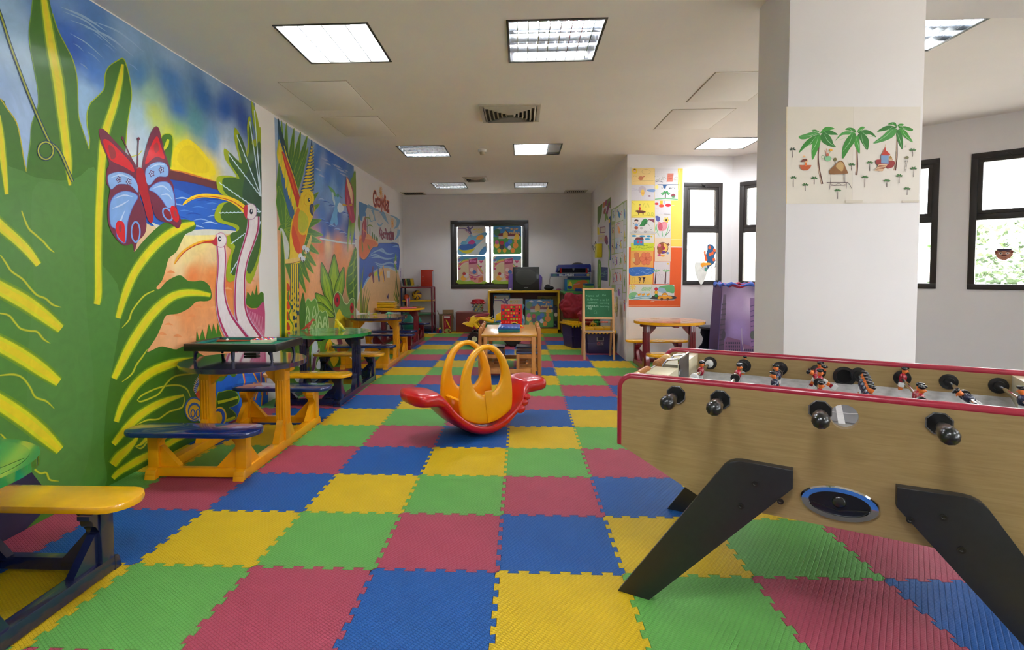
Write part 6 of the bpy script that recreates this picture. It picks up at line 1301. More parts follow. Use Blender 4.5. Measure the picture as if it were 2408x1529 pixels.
for k, (c, n) in enumerate((((40, 60, 70), 'dark grey'), ((120, 34, 40), 'dark red'), ((190, 180, 90), 'olive'), ((50, 96, 60), 'green'), ((70, 84, 84), 'slate'), ((200, 170, 40), 'yellow'))):
    B = MB(); B.box((0, 0, .085), (.02 if k != 5 else .05, .16, .165), .002); thing1('book', B, mat('spine_%d' % k, c, .5), f'{n} book leaning on the magazines of the corner shelf', 'book', 'books leaning on the corner shelf', loc=(-2.72+.037*k+(.02 if k == 5 else 0), 12.46, 1.081), rot=(0, -.14, 0))
vb = MB(); vb.ball((0, 0, 0), .112, 28, 18); vo = thing1('volleyball', vb, None, 'yellow and dark blue volleyball on the yellow shelf board', 'ball', loc=(-2.43, 12.5, .858), smooth=80) if False else None
m_vy, m_vb = mat('volley_yellow', (214, 168, 30), .5, noise=.05), mat('volley_blue', (30, 34, 90), .5)
B = MB(); B.use(m_vy); B.use(m_vb); B.use(m_vy); B.ball((0, 0, 0), .112, 40, 26)
for f in B.bm.faces:
    c = f.calc_center_median(); a = math.atan2(c.z, c.x); r_ = math.hypot(c.x, c.z)/.112
    if ((a*5/(2*PI) + r_*.9) % 1) < .36 and r_ > .30: f.material_index = 1
thing1('volleyball', B, None, 'yellow and dark blue volleyball on the yellow shelf board', 'ball', loc=(-2.43, 12.5, .858), smooth=80)
B = MB(); B.ball((0, 0, 0), .068, 24, 14); thing1('small_ball', B, mat('orange_rubber', (216, 90, 40), .5), 'small orange ball beside the volleyball on the shelf', 'ball', loc=(-2.67, 12.5, .815), smooth=80)
B = MB(); B.ball((0, 0, 0), .225, 32, 20); thing1('exercise_ball', B, mat('teal_rubber', (14, 112, 96), .35, coat=.2), 'big teal exercise ball on the floor before the corner shelf', 'ball', loc=(-2.45, 12.02, .226), smooth=80)
# things on the farthest picnic table
TRY = empty('letter_tray', (-2.66, 10.47, .7225), .0, 'two-level yellow letter tray with papers on the farthest picnic table', 'tray')
for k in (0, 1):
    B = MB(); z = .012+.05*k; B.box((0, 0, z), (.40, .27, .012), .003)
    for a, b, c, d in ((0, -.13, .40, .012), (0, .13, .40, .012), (-.195, 0, .012, .27), (.195, 0, .012, .27)): B.box((a, b, z+.018), (c, d, .036), .003)
    B.build('tray', m_cy2, TRY)
B = MB(); B.box((0, 0, 0), (.36, .24, .006), rot=(.06, -.04, .1)); B.box((.05, 0, .012), (.33, .24, .004), rot=(-.05, .03, -.06)); thing1('paper_sheets', B, mat('white_paper'), 'loose white papers heaped in the yellow letter tray', 'paper', loc=(-2.66, 10.47, .815))
CU = empty('pencil_cup', (-2.2, 10.4, .7225), 0, 'clear cup of coloured pencils on the farthest picnic table', 'cup'); B = MB(); B.lathe([(.032, 0), (.04, .10), (.038, .10), (.030, .004)], n=20, caps=False); B.build('cup', m_glass, CU)
for k in range(9):
    t = 2*PI*k/9; B = MB(); B.tube([(.02*math.cos(t), .02*math.sin(t), .004), (.04*math.cos(t+.4), .04*math.sin(t+.4), .17+.015*(k % 3))], .0045, 6); B.build('pencil', mat('pencil_%d' % (k % 5), [(206, 60, 60), (230, 226, 226), (60, 60, 150), (220, 120, 160), (110, 50, 90)][k % 5], .4), CU)
B = MB(); B.box((0, 0, .003), (.30, .22, .006)); thing1('card_sheet', B, mat('pink_card', (214, 90, 100), .6), 'pink card lying in front of the pencil cup', 'card', loc=(-2.15, 10.2, .7235), rot=(0, 0, .15))

# ------------------------------------------------------------------ easel, bins, red cloth
EA = empty('easel', (1.245, 8.8, 0), -.03, 'wooden children\'s easel with green chalkboard and a row of counting beads', 'easel'); m_pine = wood('pine_wood', (206, 158, 104), (222, 176, 124), .4, scale=5, stretch=(1, 1, .3), coat=.1)
lean = .165
for sx in (-1, 1):
    B = MB(); M = Matrix.Translation((sx*.232, -.22, 0)) @ Matrix.Rotation(-lean, 4, 'X'); B.box((0, 0, .575), (.033, .028, 1.15), .003); 
    for v in B.bm.verts: v.co = M @ v.co
    B.build('front_leg', m_pine, EA)
    B = MB(); M = Matrix.Translation((sx*.232, .235, 0)) @ Matrix.Rotation(.20, 4, 'X'); B.box((0, 0, .56), (.03, .026, 1.12), .003)
    for v in B.bm.verts: v.co = M @ v.co
    B.build('rear_leg', m_pine, EA)
yl = lambda z: -.22 + z*math.tan(lean)
for z in (1.125, .66): B = MB(); B.box((0, yl(z), z), (.50, .024, .03), .003, rot=(-lean, 0, 0)); B.build('cross_bar', m_pine, EA)
B = MB(); B.box((0, yl(.89), .89), (.43, .008, .44), 0, rot=(-lean, 0, 0)); B.build('chalkboard', mat('green_chalkboard', (18, 98, 58), .6, noise=.08, scale=6), EA)
uu = V(0, math.sin(lean), math.cos(lean)); A = Art(V(-.215, yl(.89), .89)-uu*.22 + V(0, -.004, .001), (1, 0, 0), uu, step=.00004, base=.0008); A.box(0, 0, .43, .44)
for txt, x0, y0, x1, y1 in (('Name  of', .05, .76, .52, .83), ('the', .64, .78, .78, .86), ('A. Brown', .08, .62, .5, .7), ('is in 24', .55, .6, .9, .68), ('common', .1, .5, .45, .56), ('learning', .55, .47, .9, .56), ('OPERATE', .07, .37, .5, .45), ('teaching', .55, .35, .9, .44), ('All', .1, .28, .24, .36)): A.text(txt, x0, y0, x1, y1, (120, 176, 140) if txt not in ('OPERATE', 'All') else (176, 214, 186), bold=-.012 if False else 0)
A.stroke([(.06, .12), (.16, .12), (.16, .25), (.06, .25)], .006, (16, 60, 40), smooth=False, closed=True); A.stroke([(.32, .14), (.44, .13), (.40, .25), (.35, .24)], .006, (130, 180, 150), smooth=False, closed=True); A.stroke([(.85, .35), (.87, .25)], .005, (120, 170, 140))
A.build('chalk_writing', artmat('chalk', .9, grain=.2, scale=90), EA, local=True)
B = MB(); B.cyl((-.23, yl(.60), .60), (.23, yl(.60), .60), .0045, n=8); B.build('bead_rod', mat('pale_rod', (206, 190, 150), .4), EA)
for k in range(11):
    x = -.215 if k == 0 else -.05+.021*(k-1); B = MB(); B.ball((x, yl(.60), .60), (.0105, .0135, .0135), 12, 8); B.build('bead', mat('green_bead', (40, 120, 50), .4) if k < 5 else mat('orange_bead', (214, 70, 30), .4), EA)
B = MB(); zt2 = .455; y0, y1 = yl(.43)-.12, yl(.46)+.06
for a, b, c, d in ((0, y0, .47, .022), (0, y1, .47, .022), (-.225, (y0+y1)/2, .022, y1-y0), (.225, (y0+y1)/2, .022, y1-y0)): B.box((a, b, zt2), (c, d, .022), .002)
B.build('tray_frame', m_pine, EA); B = MB(); B.box((0, (y0+y1)/2, zt2), (.43, y1-y0, .006)); B.build('tray', mat('grey_tray', (96, 106, 124), .4), EA)
m_pb = mat('purple_bin_plastic', (46, 34, 78), .4, noise=.06); m_yb = mat('yellow_lid_plastic', (222, 172, 20), .4, noise=.06)
def bin_(x, y, w, d, h, rz, label, lid):
    r = empty('storage_bin', (x, y, 0), rz, label, 'storage bin', 'purple storage bins with yellow lids'); k = .84
    B = MB(); B.loft([[V(a*w/2*q, b*d/2*q, z) for a, b in ((-1, -1), (1, -1), (1, 1), (-1, 1))] for q, z in ((k, 0), ((k+1)/2+.01, h*.5), ((k+1)/2-.01, h*.52), (1, h))], caps=True)
    bmesh.ops.bevel(B.bm, geom=[e for e in B.bm.edges if abs(e.verts[0].co.z-e.verts[1].co.z) > .05], offset=.03, segments=2, affect='EDGES')
    B.build('tub', m_pb, r)
    B = MB(); B.box((0, 0, h+.015), (w+.05, d+.05, .03), .008)
    for i in range(9): B.box((-w/2 + w*i/8, -d/2-.025, h-.005), (.03, .012, .05), .004)
    for i in range(3): B.box((-w/3+w/3*i, 0, h+.05), (w/3.2, d*.8, .05), .012)
    B.build('lid', m_yb, r); return r
b1 = bin_(1.06, 10.15, .46, .50, .42, .35, 'purple storage bin with yellow lid buried under the crumpled red cloth', True)
b2 = bin_(1.34, 9.44, .50, .40, .37, 0, 'purple storage bin with yellow lid directly behind the easel', True)
A = Art(V(0, -.19, .22), (1, 0, 0), (0, .05, 1), base=.004); A.box(-.05, -.08, .12, .16); A.rect(0, .5, 1, 1, (170, 160, 150)); A.rect(.12, .56, .88, .94, (30, 24, 50)); A.rect(0, 0, 1, .45, (90, 70, 90)); A.ring(.25, .22, .18, .14, .06, (190, 60, 80)); A.stroke([(.6, .1), (.65, .35), (.8, .1), (.85, .35)], .04, (160, 150, 150)); o = A.build('sticker', m_print, None); o.parent = b2
from mathutils import noise as MN
B = MB(); B.ball((0, 0, 0), 1, 64, 40)
for v in B.bm.verts:
    p = v.co.copy(); f = 1.02 + .30*MN.noise(p*1.4+V(3, 1, 5)) - .42*max(0, .28-abs(MN.noise(p*1.7+V(1, 7, 2)))*1.6) - .16*max(0, .3-abs(MN.noise(p*3.9)))
    v.co = V(p.x*.27*f, p.y*.24*f, p.z*.27*f); 
    if v.co.z < -.20: v.co.z = -.20+(v.co.z+.20)*.2
thing1('red_cloth', B, mat('crimson_fabric', (136, 18, 38), .75, noise=.08, bump=.2, scale=30), 'big crumpled crimson cloth heaped on a purple bin beside the easel', 'cloth', loc=(.99, 10.13, .735), smooth=70)
B = MB(); B.ball((0, 0, 0), 1, 48, 30)
for v in B.bm.verts:
    p = v.co.copy(); f = 1 + .30*MN.noise(p*1.8+V(8, 4, 5)) + .24*abs(MN.noise(p*3.6+V(1, 2, 2))); v.co = V(p.x*.14*f, p.y*.12*f, p.z*.13*f)
thing1('red_cloth', B, MATS['crimson_fabric'], 'smaller crimson cloth bundle leaning between the cloth heap and the easel', 'cloth', loc=(1.16, 9.62, .60), smooth=70)
# ------------------------------------------------------------------ drawings on the pier
m_paper = artmat('drawing_paper', .7, grain=.03, scale=60)
wd = (PB-PA).normalized(); PO_ = PA.copy()
def sheet(fn, label, base=.003, nm='drawing', cat='drawing', grp='children\'s drawings on the pier', px=(4.367, 1470, 380), o=PO_, r=wd):
    A = Art(o, r, (0, 0, 1), base=base, step=.00006); A.px(*px); fn(A); A.build(nm, m_paper, label=label, cat=cat, group=grp)
q = lambda *p: list(p)
def quad(A, p, c): A.poly(p, c, smooth=False)
sheet(lambda A: (quad(A, q((40, 72), (592, 72), (585, 872), (30, 872)), (242, 206, 90)), A.stroke([(560, 80), (545, 160), (560, 250), (548, 300)], [6, 16, 10, 14], (246, 222, 140)), A.stroke([(470, 800), (585, 802)], 8, (236, 220, 150)), A.stroke([(476, 452), (505, 450)], 10, (244, 226, 160)), quad(A, q((24, 60), (66, 60), (60, 880), (20, 880)), (214, 210, 204))), 'yellow backing board behind the upper drawings on the pier', base=.0006, nm='backing_board', cat='board', grp=None)
sheet(lambda A: (quad(A, q((30, 880), (584, 884), (570, 1495), (22, 1492)), (228, 92, 30)), A.stroke([(30, 1482), (560, 1484)], [10, 4], (236, 150, 110), smooth=False), A.stroke([(260, 1440), (300, 1436)], 8, (240, 190, 160))), 'orange backing board behind the lower drawings on the pier', base=.001, nm='backing_board', cat='board', grp=None)
def sc(A, x0, y0, x1, y1, c, n=9, w=3, seed=1):
    r = random.Random(seed)
    for k in range(n): x = x0+(x1-x0)*r.random(); y = y0+(y1-y0)*r.random(); A.stroke([(x-18, y+4), (x, y-5), (x+20, y+3)], w, c)
def d1(A): quad(A, q((66, 72), (300, 68), (300, 236), (64, 236)), (240, 208, 140)); A.ell(98, 98, 26, 28, (244, 206, 50)); A.ell(98, 96, 14, 14, (238, 190, 150)); A.stroke([(84, 90), (98, 80), (112, 90)], 6, (40, 30, 30)); A.ell(160, 172, 26, 22, (206, 130, 90)); A.stroke([(180, 160), (200, 150)], 10, (210, 120, 90)); A.stroke([(85, 155), (100, 145), (115, 156)], 2, (150, 120, 90)); A.ring(215, 105, 44, 24, 2, (170, 150, 110)); A.stroke([(80, 205), (180, 196), (290, 196)], 2, (180, 150, 100))
sheet(d1, 'yellow sheet with a smiling face badge, topmost left drawing on the pier')
def d2(A): quad(A, q((304, 72), (540, 72), (540, 234), (304, 236)), (216, 210, 212)); quad(A, q((436, 122), (498, 122), (486, 208), (424, 208)), (206, 120, 100)); A.stroke([(440, 150), (485, 145)], 5, (180, 60, 50)); A.stroke([(436, 180), (480, 175)], 5, (180, 60, 50)); sc(A, 310, 150, 420, 200, (150, 150, 130)); sc(A, 500, 150, 530, 200, (170, 166, 150), 4); A.stroke([(310, 210), (350, 204), (385, 212)], 4, (40, 50, 80))
sheet(d2, 'drawing of a leaning red tower on white, topmost right on the pier')
def d3(A): quad(A, q((64, 238), (302, 238), (302, 402), (62, 402)), (212, 206, 212)); A.ell(175, 290, 40, 40, (196, 180, 190)); A.ell(180, 320, 18, 34, (236, 196, 90)); A.stroke([(168, 322), (198, 322)], 8, (220, 90, 70)); A.poly([(225, 290), (300, 285), (300, 312), (240, 308)], (120, 150, 200)); A.rect(240, 348, 260, 362, (120, 60, 100)); sc(A, 80, 280, 140, 300, (190, 184, 200), 5)
sheet(d3, 'pale lilac drawing of a yellow figure, second down in the left column')
def d4(A): quad(A, q((306, 236), (542, 236), (542, 400), (304, 402)), (214, 214, 216)); A.poly([(345, 236), (540, 236), (540, 242), (430, 246), (415, 275), (392, 272), (385, 246), (345, 242)], (24, 84, 140)); A.ell(325, 262, 18, 20, (240, 220, 130)); A.stroke([(412, 385), (414, 310)], 10, (70, 60, 40)); 
def d4b(A): d4(A); [A.spindle((414, 312), (414+50*math.cos(t), 312+26*math.sin(t)+18), 14, (60, 150, 80)) for t in (0, .7, 2.4, 3.1, -1, -2)]; A.ell(494, 350, 22, 20, (140, 60, 70)); A.ell(494, 362, 18, 10, (90, 140, 90)); A.stroke([(306, 388), (420, 380), (540, 390)], 10, (110, 180, 120)); [A.stroke([(x, 268), (x+6, 278), (x+12, 268)], 3, (50, 50, 70)) for x in (372, 450, 470, 500, 455)]
sheet(d4b, 'drawing of a palm tree under blue sky, second down in the right column')
def d5(A): quad(A, q((66, 404), (304, 404), (302, 576), (62, 574)), (240, 220, 90)); A.poly([(102, 510), (125, 500), (190, 505), (212, 520), (190, 526), (150, 532), (120, 520)], (110, 50, 34)); [A.stroke([(x, 520), (x+dx, 546)], 5, (90, 40, 30)) for x, dx in ((130, 8), (145, -6), (175, 8), (190, -6))]; A.ell(150, 484, 12, 18, (204, 50, 40)); A.ell(150, 452, 10, 12, (220, 150, 110)); A.stroke([(142, 446), (158, 442)], 5, (40, 30, 30)); [A.stroke([(x-14, 472), (x, 430), (x+14, 472)], 3, (170, 170, 60)) for x in (195, 232)]; [A.ring(x, 540, 10, 18, 3, (160, 180, 70)) for x in (240, 278)]; A.stroke([(70, 560), (180, 552), (296, 562)], 3, (200, 180, 60)); A.stroke([(70, 420), (95, 440)], 5, (214, 180, 60))
sheet(d5, 'bright yellow sheet with a rider on a brown horse')
def d6(A): quad(A, q((304, 404), (472, 404), (470, 546), (306, 546)), (218, 212, 216)); A.ell(323, 434, 20, 12, (206, 50, 60)); A.rect(356, 404, 386, 440, (232, 190, 50)); A.ell(372, 455, 26, 16, (216, 80, 50)); A.ell(440, 449, 28, 17, (200, 30, 50)); A.stroke([(402, 404), (402, 440)], 3, (90, 120, 190)); A.stroke([(308, 480), (345, 480)], 3, (220, 170, 170)); A.stroke([(308, 490), (345, 490)], 3, (220, 170, 170)); A.stroke([(395, 540), (460, 542)], 3, (60, 60, 70))
sheet(d6, 'drawing of red and yellow lanterns, third down in the right column')
def d7(A): quad(A, q((64, 578), (302, 576), (300, 746), (60, 748)), (216, 212, 210)); A.ell(115, 608, 22, 14, (70, 40, 34)); A.ell(115, 625, 15, 18, (222, 196, 180)); A.ell(115, 655, 18, 18, (110, 160, 210)); A.ell(114, 682, 20, 16, (170, 80, 50)); A.stroke([(75, 628), (98, 645)], 4, (60, 60, 60)); A.stroke([(132, 645), (152, 628)], 4, (60, 60, 60)); A.poly([(146, 662), (160, 640), (175, 605), (205, 586), (228, 600), (226, 630), (190, 662)], (40, 130, 60)); A.stroke([(190, 662), (215, 612), (262, 600), (300, 620)], 4, (50, 50, 50)); quad(A, q((230, 592), (300, 592), (300, 630), (268, 612)), (130, 60, 80)); A.stroke([(200, 662), (205, 640), (230, 634), (250, 662)], 3, (60, 60, 60)); A.poly([(62, 745), (70, 715), (110, 702), (170, 722), (230, 712), (298, 722), (298, 745)], (200, 196, 192)); [A.ring(x, y, 12, 8, 3, (60, 60, 60)) for x, y in ((165, 685), (265, 690), (205, 722), (105, 722))]
sheet(d7, 'drawing of a child with hat beside a green tree and farmhouse')
def d8(A): quad(A, q((306, 548), (470, 548), (468, 786), (304, 786)), (218, 214, 214)); A.poly([(310, 566), (330, 558), (356, 575), (350, 612), (325, 612)], (84, 92, 160)); [A.spindle((422, 602), (422+34*math.cos(k*PI/3), 602+36*math.sin(k*PI/3)), 20, (240, 200, 90)) for k in range(6)]; A.ell(422, 602, 10, 10, (60, 40, 30)); A.poly([(330, 650), (345, 618), (375, 630), (388, 620), (425, 625), (432, 670), (405, 708), (350, 712), (334, 690)], (224, 140, 150)); A.ell(362, 670, 20, 36, (206, 90, 110), line=(170, 50, 70), lw=3); A.ell(402, 665, 20, 34, (226, 150, 160)); [A.stroke(p, [2, 8, 2], (110, 190, 120)) for p in ([(330, 640), (320, 680), (350, 770)], [(380, 710), (385, 770)], [(450, 640), (430, 720), (400, 780)], [(318, 640), (312, 700), (330, 740)])]; A.stroke([(412, 760), (440, 735), (462, 700)], 4, (50, 50, 50))
sheet(d8, 'tall drawing of a pink tulip with blue and yellow flowers')
def d9(A): quad(A, q((62, 752), (298, 750), (296, 916), (58, 916)), (220, 216, 206)); quad(A, q((60, 836), (296, 838), (296, 916), (58, 916)), (206, 214, 50)); [A.ell(x, y, w, 10, (50, 140, 180)) for x, y, w in ((90, 764, 26), (176, 768, 30), (240, 768, 20), (228, 796, 26))]; A.ell(270, 770, 9, 9, (240, 200, 60)); quad(A, q((90, 802), (188, 802), (190, 864), (88, 862)), (60, 140, 180)); quad(A, q((98, 802), (115, 778), (178, 776), (192, 802)), (120, 44, 40)); A.rect(122, 812, 144, 840, (206, 70, 100)); A.rect(154, 814, 174, 842, (206, 70, 100)); sc(A, 80, 860, 280, 905, (150, 170, 30), 14, 4, 3)
sheet(d9, 'drawing of a blue house with brown roof on a yellow-green meadow')
def d10(A): quad(A, q((304, 786), (470, 788), (466, 1026), (304, 1024)), (230, 206, 180)); A.ell(385, 888, 58, 60, (120, 60, 50)); A.ell(392, 885, 46, 48, (232, 186, 90)); A.poly([(372, 840), (398, 850), (392, 900), (360, 950), (330, 930), (345, 870)], (160, 84, 44)); A.poly([(384, 870), (408, 880), (404, 905), (384, 905)], (170, 40, 70)); A.ell(396, 930, 18, 16, (110, 50, 130)); A.ell(350, 960, 20, 10, (200, 60, 120)); A.ell(386, 968, 20, 10, (236, 160, 50)); A.ell(436, 940, 14, 12, (120, 150, 200)); [A.spindle((440, 852), (440+18*math.cos(k*1.25), 852+18*math.sin(k*1.25)), 9, (130, 60, 40)) for k in range(5)]; A.ell(350, 862, 18, 16, (220, 110, 130))
sheet(d10, 'peach sheet with a long-haired girl inside a round flower frame')
def d11(A): quad(A, q((56, 918), (290, 918), (288, 1086), (54, 1086)), (232, 164, 84)); A.poly([(96, 945), (118, 935), (140, 950), (138, 975), (155, 1000), (150, 1045), (120, 1062), (95, 1050), (82, 1010), (98, 985)], (206, 120, 74), line=(160, 70, 50), lw=3); [A.ell(213+38*math.cos(k*PI/3), 998+42*math.sin(k*PI/3), 26, 28, (222, 120, 80), line=(170, 70, 50), lw=2) for k in range(6)]; A.ell(213, 998, 14, 14, (200, 90, 60)); A.ell(88, 1010, 16, 22, (214, 190, 120))
sheet(d11, 'orange sheet with a bear and a large six-petalled flower')
def d12(A): quad(A, q((300, 1026), (462, 1028), (456, 1260), (290, 1256)), (216, 208, 212)); [(A.stroke([(x, 1255), (x+4, 1190), (x+8, 1135)], [16, 12, 8], (84, 40, 50)), [A.spindle((x+8, 1135), (x+8+e, 1100+abs(e)*.2), 8, (130, 190, 130)) for e in (-40, -18, 10, 34, 50)]) for x in (308, 410)]; A.ell(440, 1050, 10, 9, (244, 200, 60)); A.ring(338, 1155, 12, 14, 2, (170, 160, 180)); A.ring(375, 1175, 18, 14, 2, (170, 160, 180)); A.stroke([(340, 1170), (335, 1220)], 3, (180, 170, 190)); A.stroke([(425, 1252), (450, 1250)], 3, (60, 60, 60))
sheet(d12, 'drawing of two thin palm trunks and a small sun')
def d13(A): quad(A, q((54, 1086), (288, 1088), (282, 1260), (50, 1258)), (236, 196, 90)); A.poly([(52, 1090), (286, 1092), (284, 1150), (200, 1170), (120, 1176), (52, 1168)], (50, 110, 190)); sc(A, 70, 1100, 270, 1160, (130, 170, 220), 12, 3, 5); [(A.ell(x, 1200, 10, 13, (50, 34, 40)), A.stroke([(x, 1205), (x-6, 1250)], 6, (40, 34, 50)), A.stroke([(x, 1205), (x+12, 1248)], 5, (90, 50, 40)), A.stroke([(x-18, 1190), (x, 1215), (x+18, 1185)], 4, (60, 44, 44))) for x in (152, 192)]; A.stroke([(70, 1250), (72, 1200), (95, 1195), (98, 1245)], 3, (200, 150, 50)); sc(A, 60, 1180, 270, 1250, (220, 180, 120), 8, 3, 6)
sheet(d13, 'drawing of two dancing figures on a yellow beach below blue sea')
def d14(A): quad(A, q((42, 1262), (272, 1262), (268, 1424), (38, 1422)), (214, 218, 214)); A.ell(76, 1288, 14, 16, (240, 206, 90)); [A.spindle((76, 1288), (76+40*math.cos(k*.8), 1288+42*math.sin(k*.8)), 9, (240, 210, 100)) for k in range(8)]; A.poly([(42, 1360), (90, 1340), (130, 1360), (110, 1400), (42, 1410)], (130, 196, 140)); [A.stroke([(x, 1330), (x+30, 1290)], 5, (120, 190, 110)) for x in range(160, 250, 12)]; A.poly([(110, 1370), (180, 1340), (260, 1360), (262, 1400), (120, 1410)], (190, 214, 224)); [A.poly([(x-18, 1352), (x-6, 1360), (x+14, 1352), (x+16, 1370), (x-8, 1378)], (238, 170, 50)) for x in (142, 184, 234)]; [A.stroke([(60, y), (120, y+8), (200, y-4), (262, y+5)], 4, (70, 150, 170)) for y in (1388, 1406)]
sheet(d14, 'drawing of three orange ducks on a pond, bottom left on the pier')
def d15(A): quad(A, q((274, 1264), (504, 1266), (504, 1426), (268, 1426)), (212, 210, 208)); A.poly([(345, 1290), (420, 1272), (498, 1275), (500, 1350), (440, 1340), (380, 1320)], (100, 170, 110)); A.poly([(330, 1300), (400, 1300), (420, 1350), (350, 1340)], (150, 180, 200)); A.poly([(270, 1380), (500, 1380), (500, 1415), (270, 1412)], (70, 66, 70)); [A.ell(318, y, 17, 17, c, line=(60, 50, 50), lw=2) for y, c in ((1310, (200, 30, 60)), (1343, (230, 180, 40)), (1378, (40, 140, 60)))]; A.poly([(340, 1412), (345, 1385), (372, 1380), (390, 1352), (420, 1350), (442, 1378), (475, 1386), (478, 1408)], (230, 160, 40), line=(140, 90, 30), lw=3); A.stroke([(385, 1378), (432, 1378)], 8, (200, 206, 200)); [A.ell(x, 1412, 14, 14, (110, 70, 40)) for x in (375, 437)]
sheet(d15, 'drawing of a traffic light and an orange car, bottom right on the pier')

# ------------------------------------------------------------------ drawings and banner on the inner right wall
RW = dict(px=(4.93, 1395, 450), o=V(XR, 0, 0), r=V(0, -1, 0), grp=None)
def bn(A):
    quad(A, q((50, 185), (208, 62), (208, 1130), (50, 1130)), (206, 200, 206)); A.poly([(50, 185), (110, 140), (100, 260), (80, 340), (50, 420)], (84, 110, 40), smooth=False); quad(A, q((110, 140), (208, 62), (208, 200), (150, 170)), (110, 130, 60))
    for x, y, c in ((125, 160, (190, 110, 60)), (150, 130, (150, 60, 100)), (170, 200, (130, 50, 90)), (160, 250, (140, 60, 100)), (185, 150, (120, 50, 90)), (135, 230, (150, 70, 60))): A.ell(x, y, 12, 36, c, rot=.2)
    for p in ([(140, 240), (150, 300), (135, 360)], [(160, 260), (170, 330)]): A.stroke(p, [6, 20, 4], (110, 150, 60))
    quad(A, q((185, 300), (208, 280), (208, 800), (190, 800)), (30, 60, 130)); A.ell(188, 345, 9, 26, (216, 190, 60)); A.stroke([(175, 620), (190, 720), (180, 850), (196, 950), (190, 1100)], [8, 16, 10, 14, 10], (120, 160, 50)); A.poly([(55, 810), (95, 830), (92, 960), (90, 1130), (52, 1130)], (100, 140, 50)); A.stroke([(70, 840), (80, 950), (66, 1100)], 8, (160, 190, 90))
    quad(A, q((48, 415), (70, 420), (75, 495), (130, 488), (130, 500), (50, 505)), (220, 200, 30)); quad(A, q((80, 415), (142, 408), (142, 482), (82, 486)), (120, 60, 90)); quad(A, q((86, 422), (136, 416), (136, 474), (88, 478)), (206, 190, 180)); quad(A, q((58, 512), (140, 500), (140, 586), (56, 592)), (200, 180, 160)); A.ell(152, 560, 20, 50, (130, 40, 70)); A.ell(160, 590, 14, 30, (90, 30, 80)); A.ell(95, 550, 12, 10, (200, 190, 60)); quad(A, q((95, 878), (172, 882), (170, 1040), (95, 1030)), (34, 54, 110)); sc(A, 105, 920, 160, 1000, (110, 150, 140), 8, 4, 9)
sheet(bn, 'tall painted jungle banner on the right wall beyond the pier', nm='banner', cat='banner', base=.002, **RW)
B = MB(); a = at(1395+55/4.93, 450+770/4.93, (XR-.05, 0, 0), (1, 0, 0)); r = empty('yellow_tub', (XR-.06, a.y-.12, a.z), 0, 'yellow open tub with black marks hanging on the painted banner', 'tub'); B.box((0, 0, .14), (.11, .30, .28), .01); B.build('tub', mat('lemon_card', (222, 206, 20), .5), r); B = MB(); B.tube([(-.056, .13, .20), (-.09, .2, .26), (-.07, .24, .18), (-.05, .20, .12)], .005, 6); B.tube([(-.057, -.10, .28), (-.057, 0, .33), (-.057, .12, .28)], .006, 6); B.build('wire', m_blk, r)
B = MB(); B.ball((-.056, .04, .20), (.004, .03, .045), 10, 6); B.ball((-.056, -.06, .12), (.004, .02, .03), 10, 6); B.build('mark', m_blk, r)
rows = [((222, 215), (255, 195), (255, 345), (218, 350), (200, 210, 212), 'drawn in pale blue, top row'), ((258, 210), (345, 140), (348, 330), (258, 365), (206, 208, 196), 'with a tall blue figure, top row'), ((212, 395), (246, 385), (244, 548), (212, 560), (190, 180, 150), 'with a dark figure, second row'), ((250, 372), (348, 340), (348, 520), (250, 545), (206, 198, 196), 'with an orange sail, second row'),
        ((215, 565), (242, 555), (242, 720), (215, 728), (196, 180, 160), 'in beige, third row'), ((250, 548), (298, 532), (298, 712), (252, 718), (190, 202, 206), 'with blue waves, third row'), ((298, 532), (346, 522), (346, 704), (298, 712), (200, 200, 210), 'with small lilac marks, third row'), ((215, 740), (248, 730), (248, 895), (215, 900), (200, 190, 200), 'with purple dots, fourth row'), ((250, 728), (298, 720), (298, 890), (252, 896), (206, 202, 206), 'with a purple figure, fourth row'), ((298, 718), (346, 712), (346, 892), (298, 890), (206, 206, 196), 'with green and violet trees, fourth row'),
        ((215, 908), (250, 902), (252, 1085), (215, 1085), (196, 190, 180), 'with brown grass, fifth row'), ((252, 902), (296, 900), (296, 1080), (254, 1082), (204, 196, 204), 'with a striped tower, fifth row'), ((296, 900), (344, 902), (344, 1080), (296, 1080), (206, 200, 206), 'with an orange deer, fifth row'), ((350, 395), (388, 385), (386, 650), (350, 655), (196, 192, 196), 'by the pier edge, upper'), ((350, 150), (388, 110), (388, 380), (350, 392), (190, 196, 186), 'by the pier edge, topmost'), ((350, 660), (388, 655), (386, 905), (350, 905), (200, 198, 206), 'by the pier edge, middle'), ((348, 930), (386, 928), (386, 1170), (350, 1172), (200, 196, 200), 'by the pier edge, lower'), ((262, 1085), (340, 1085), (340, 1260), (262, 1250), (200, 194, 206), 'above the easel top'), ((345, 1180), (386, 1180), (380, 1465), (340, 1460), (196, 190, 196), 'lowest by the pier edge')]
pal = [(70, 120, 180), (220, 150, 70), (90, 150, 70), (150, 90, 160), (200, 60, 70), (60, 60, 90), (210, 190, 70)]
def bg(A): quad(A, q((208, 215), (300, 160), (345, 120), (392, 100), (390, 1170), (386, 1300), (212, 1130)), (150, 168, 110))
sheet(bg, 'green edged backing sheet behind the drawings on the right wall', nm='backing_board', cat='board', base=.0006, **RW)
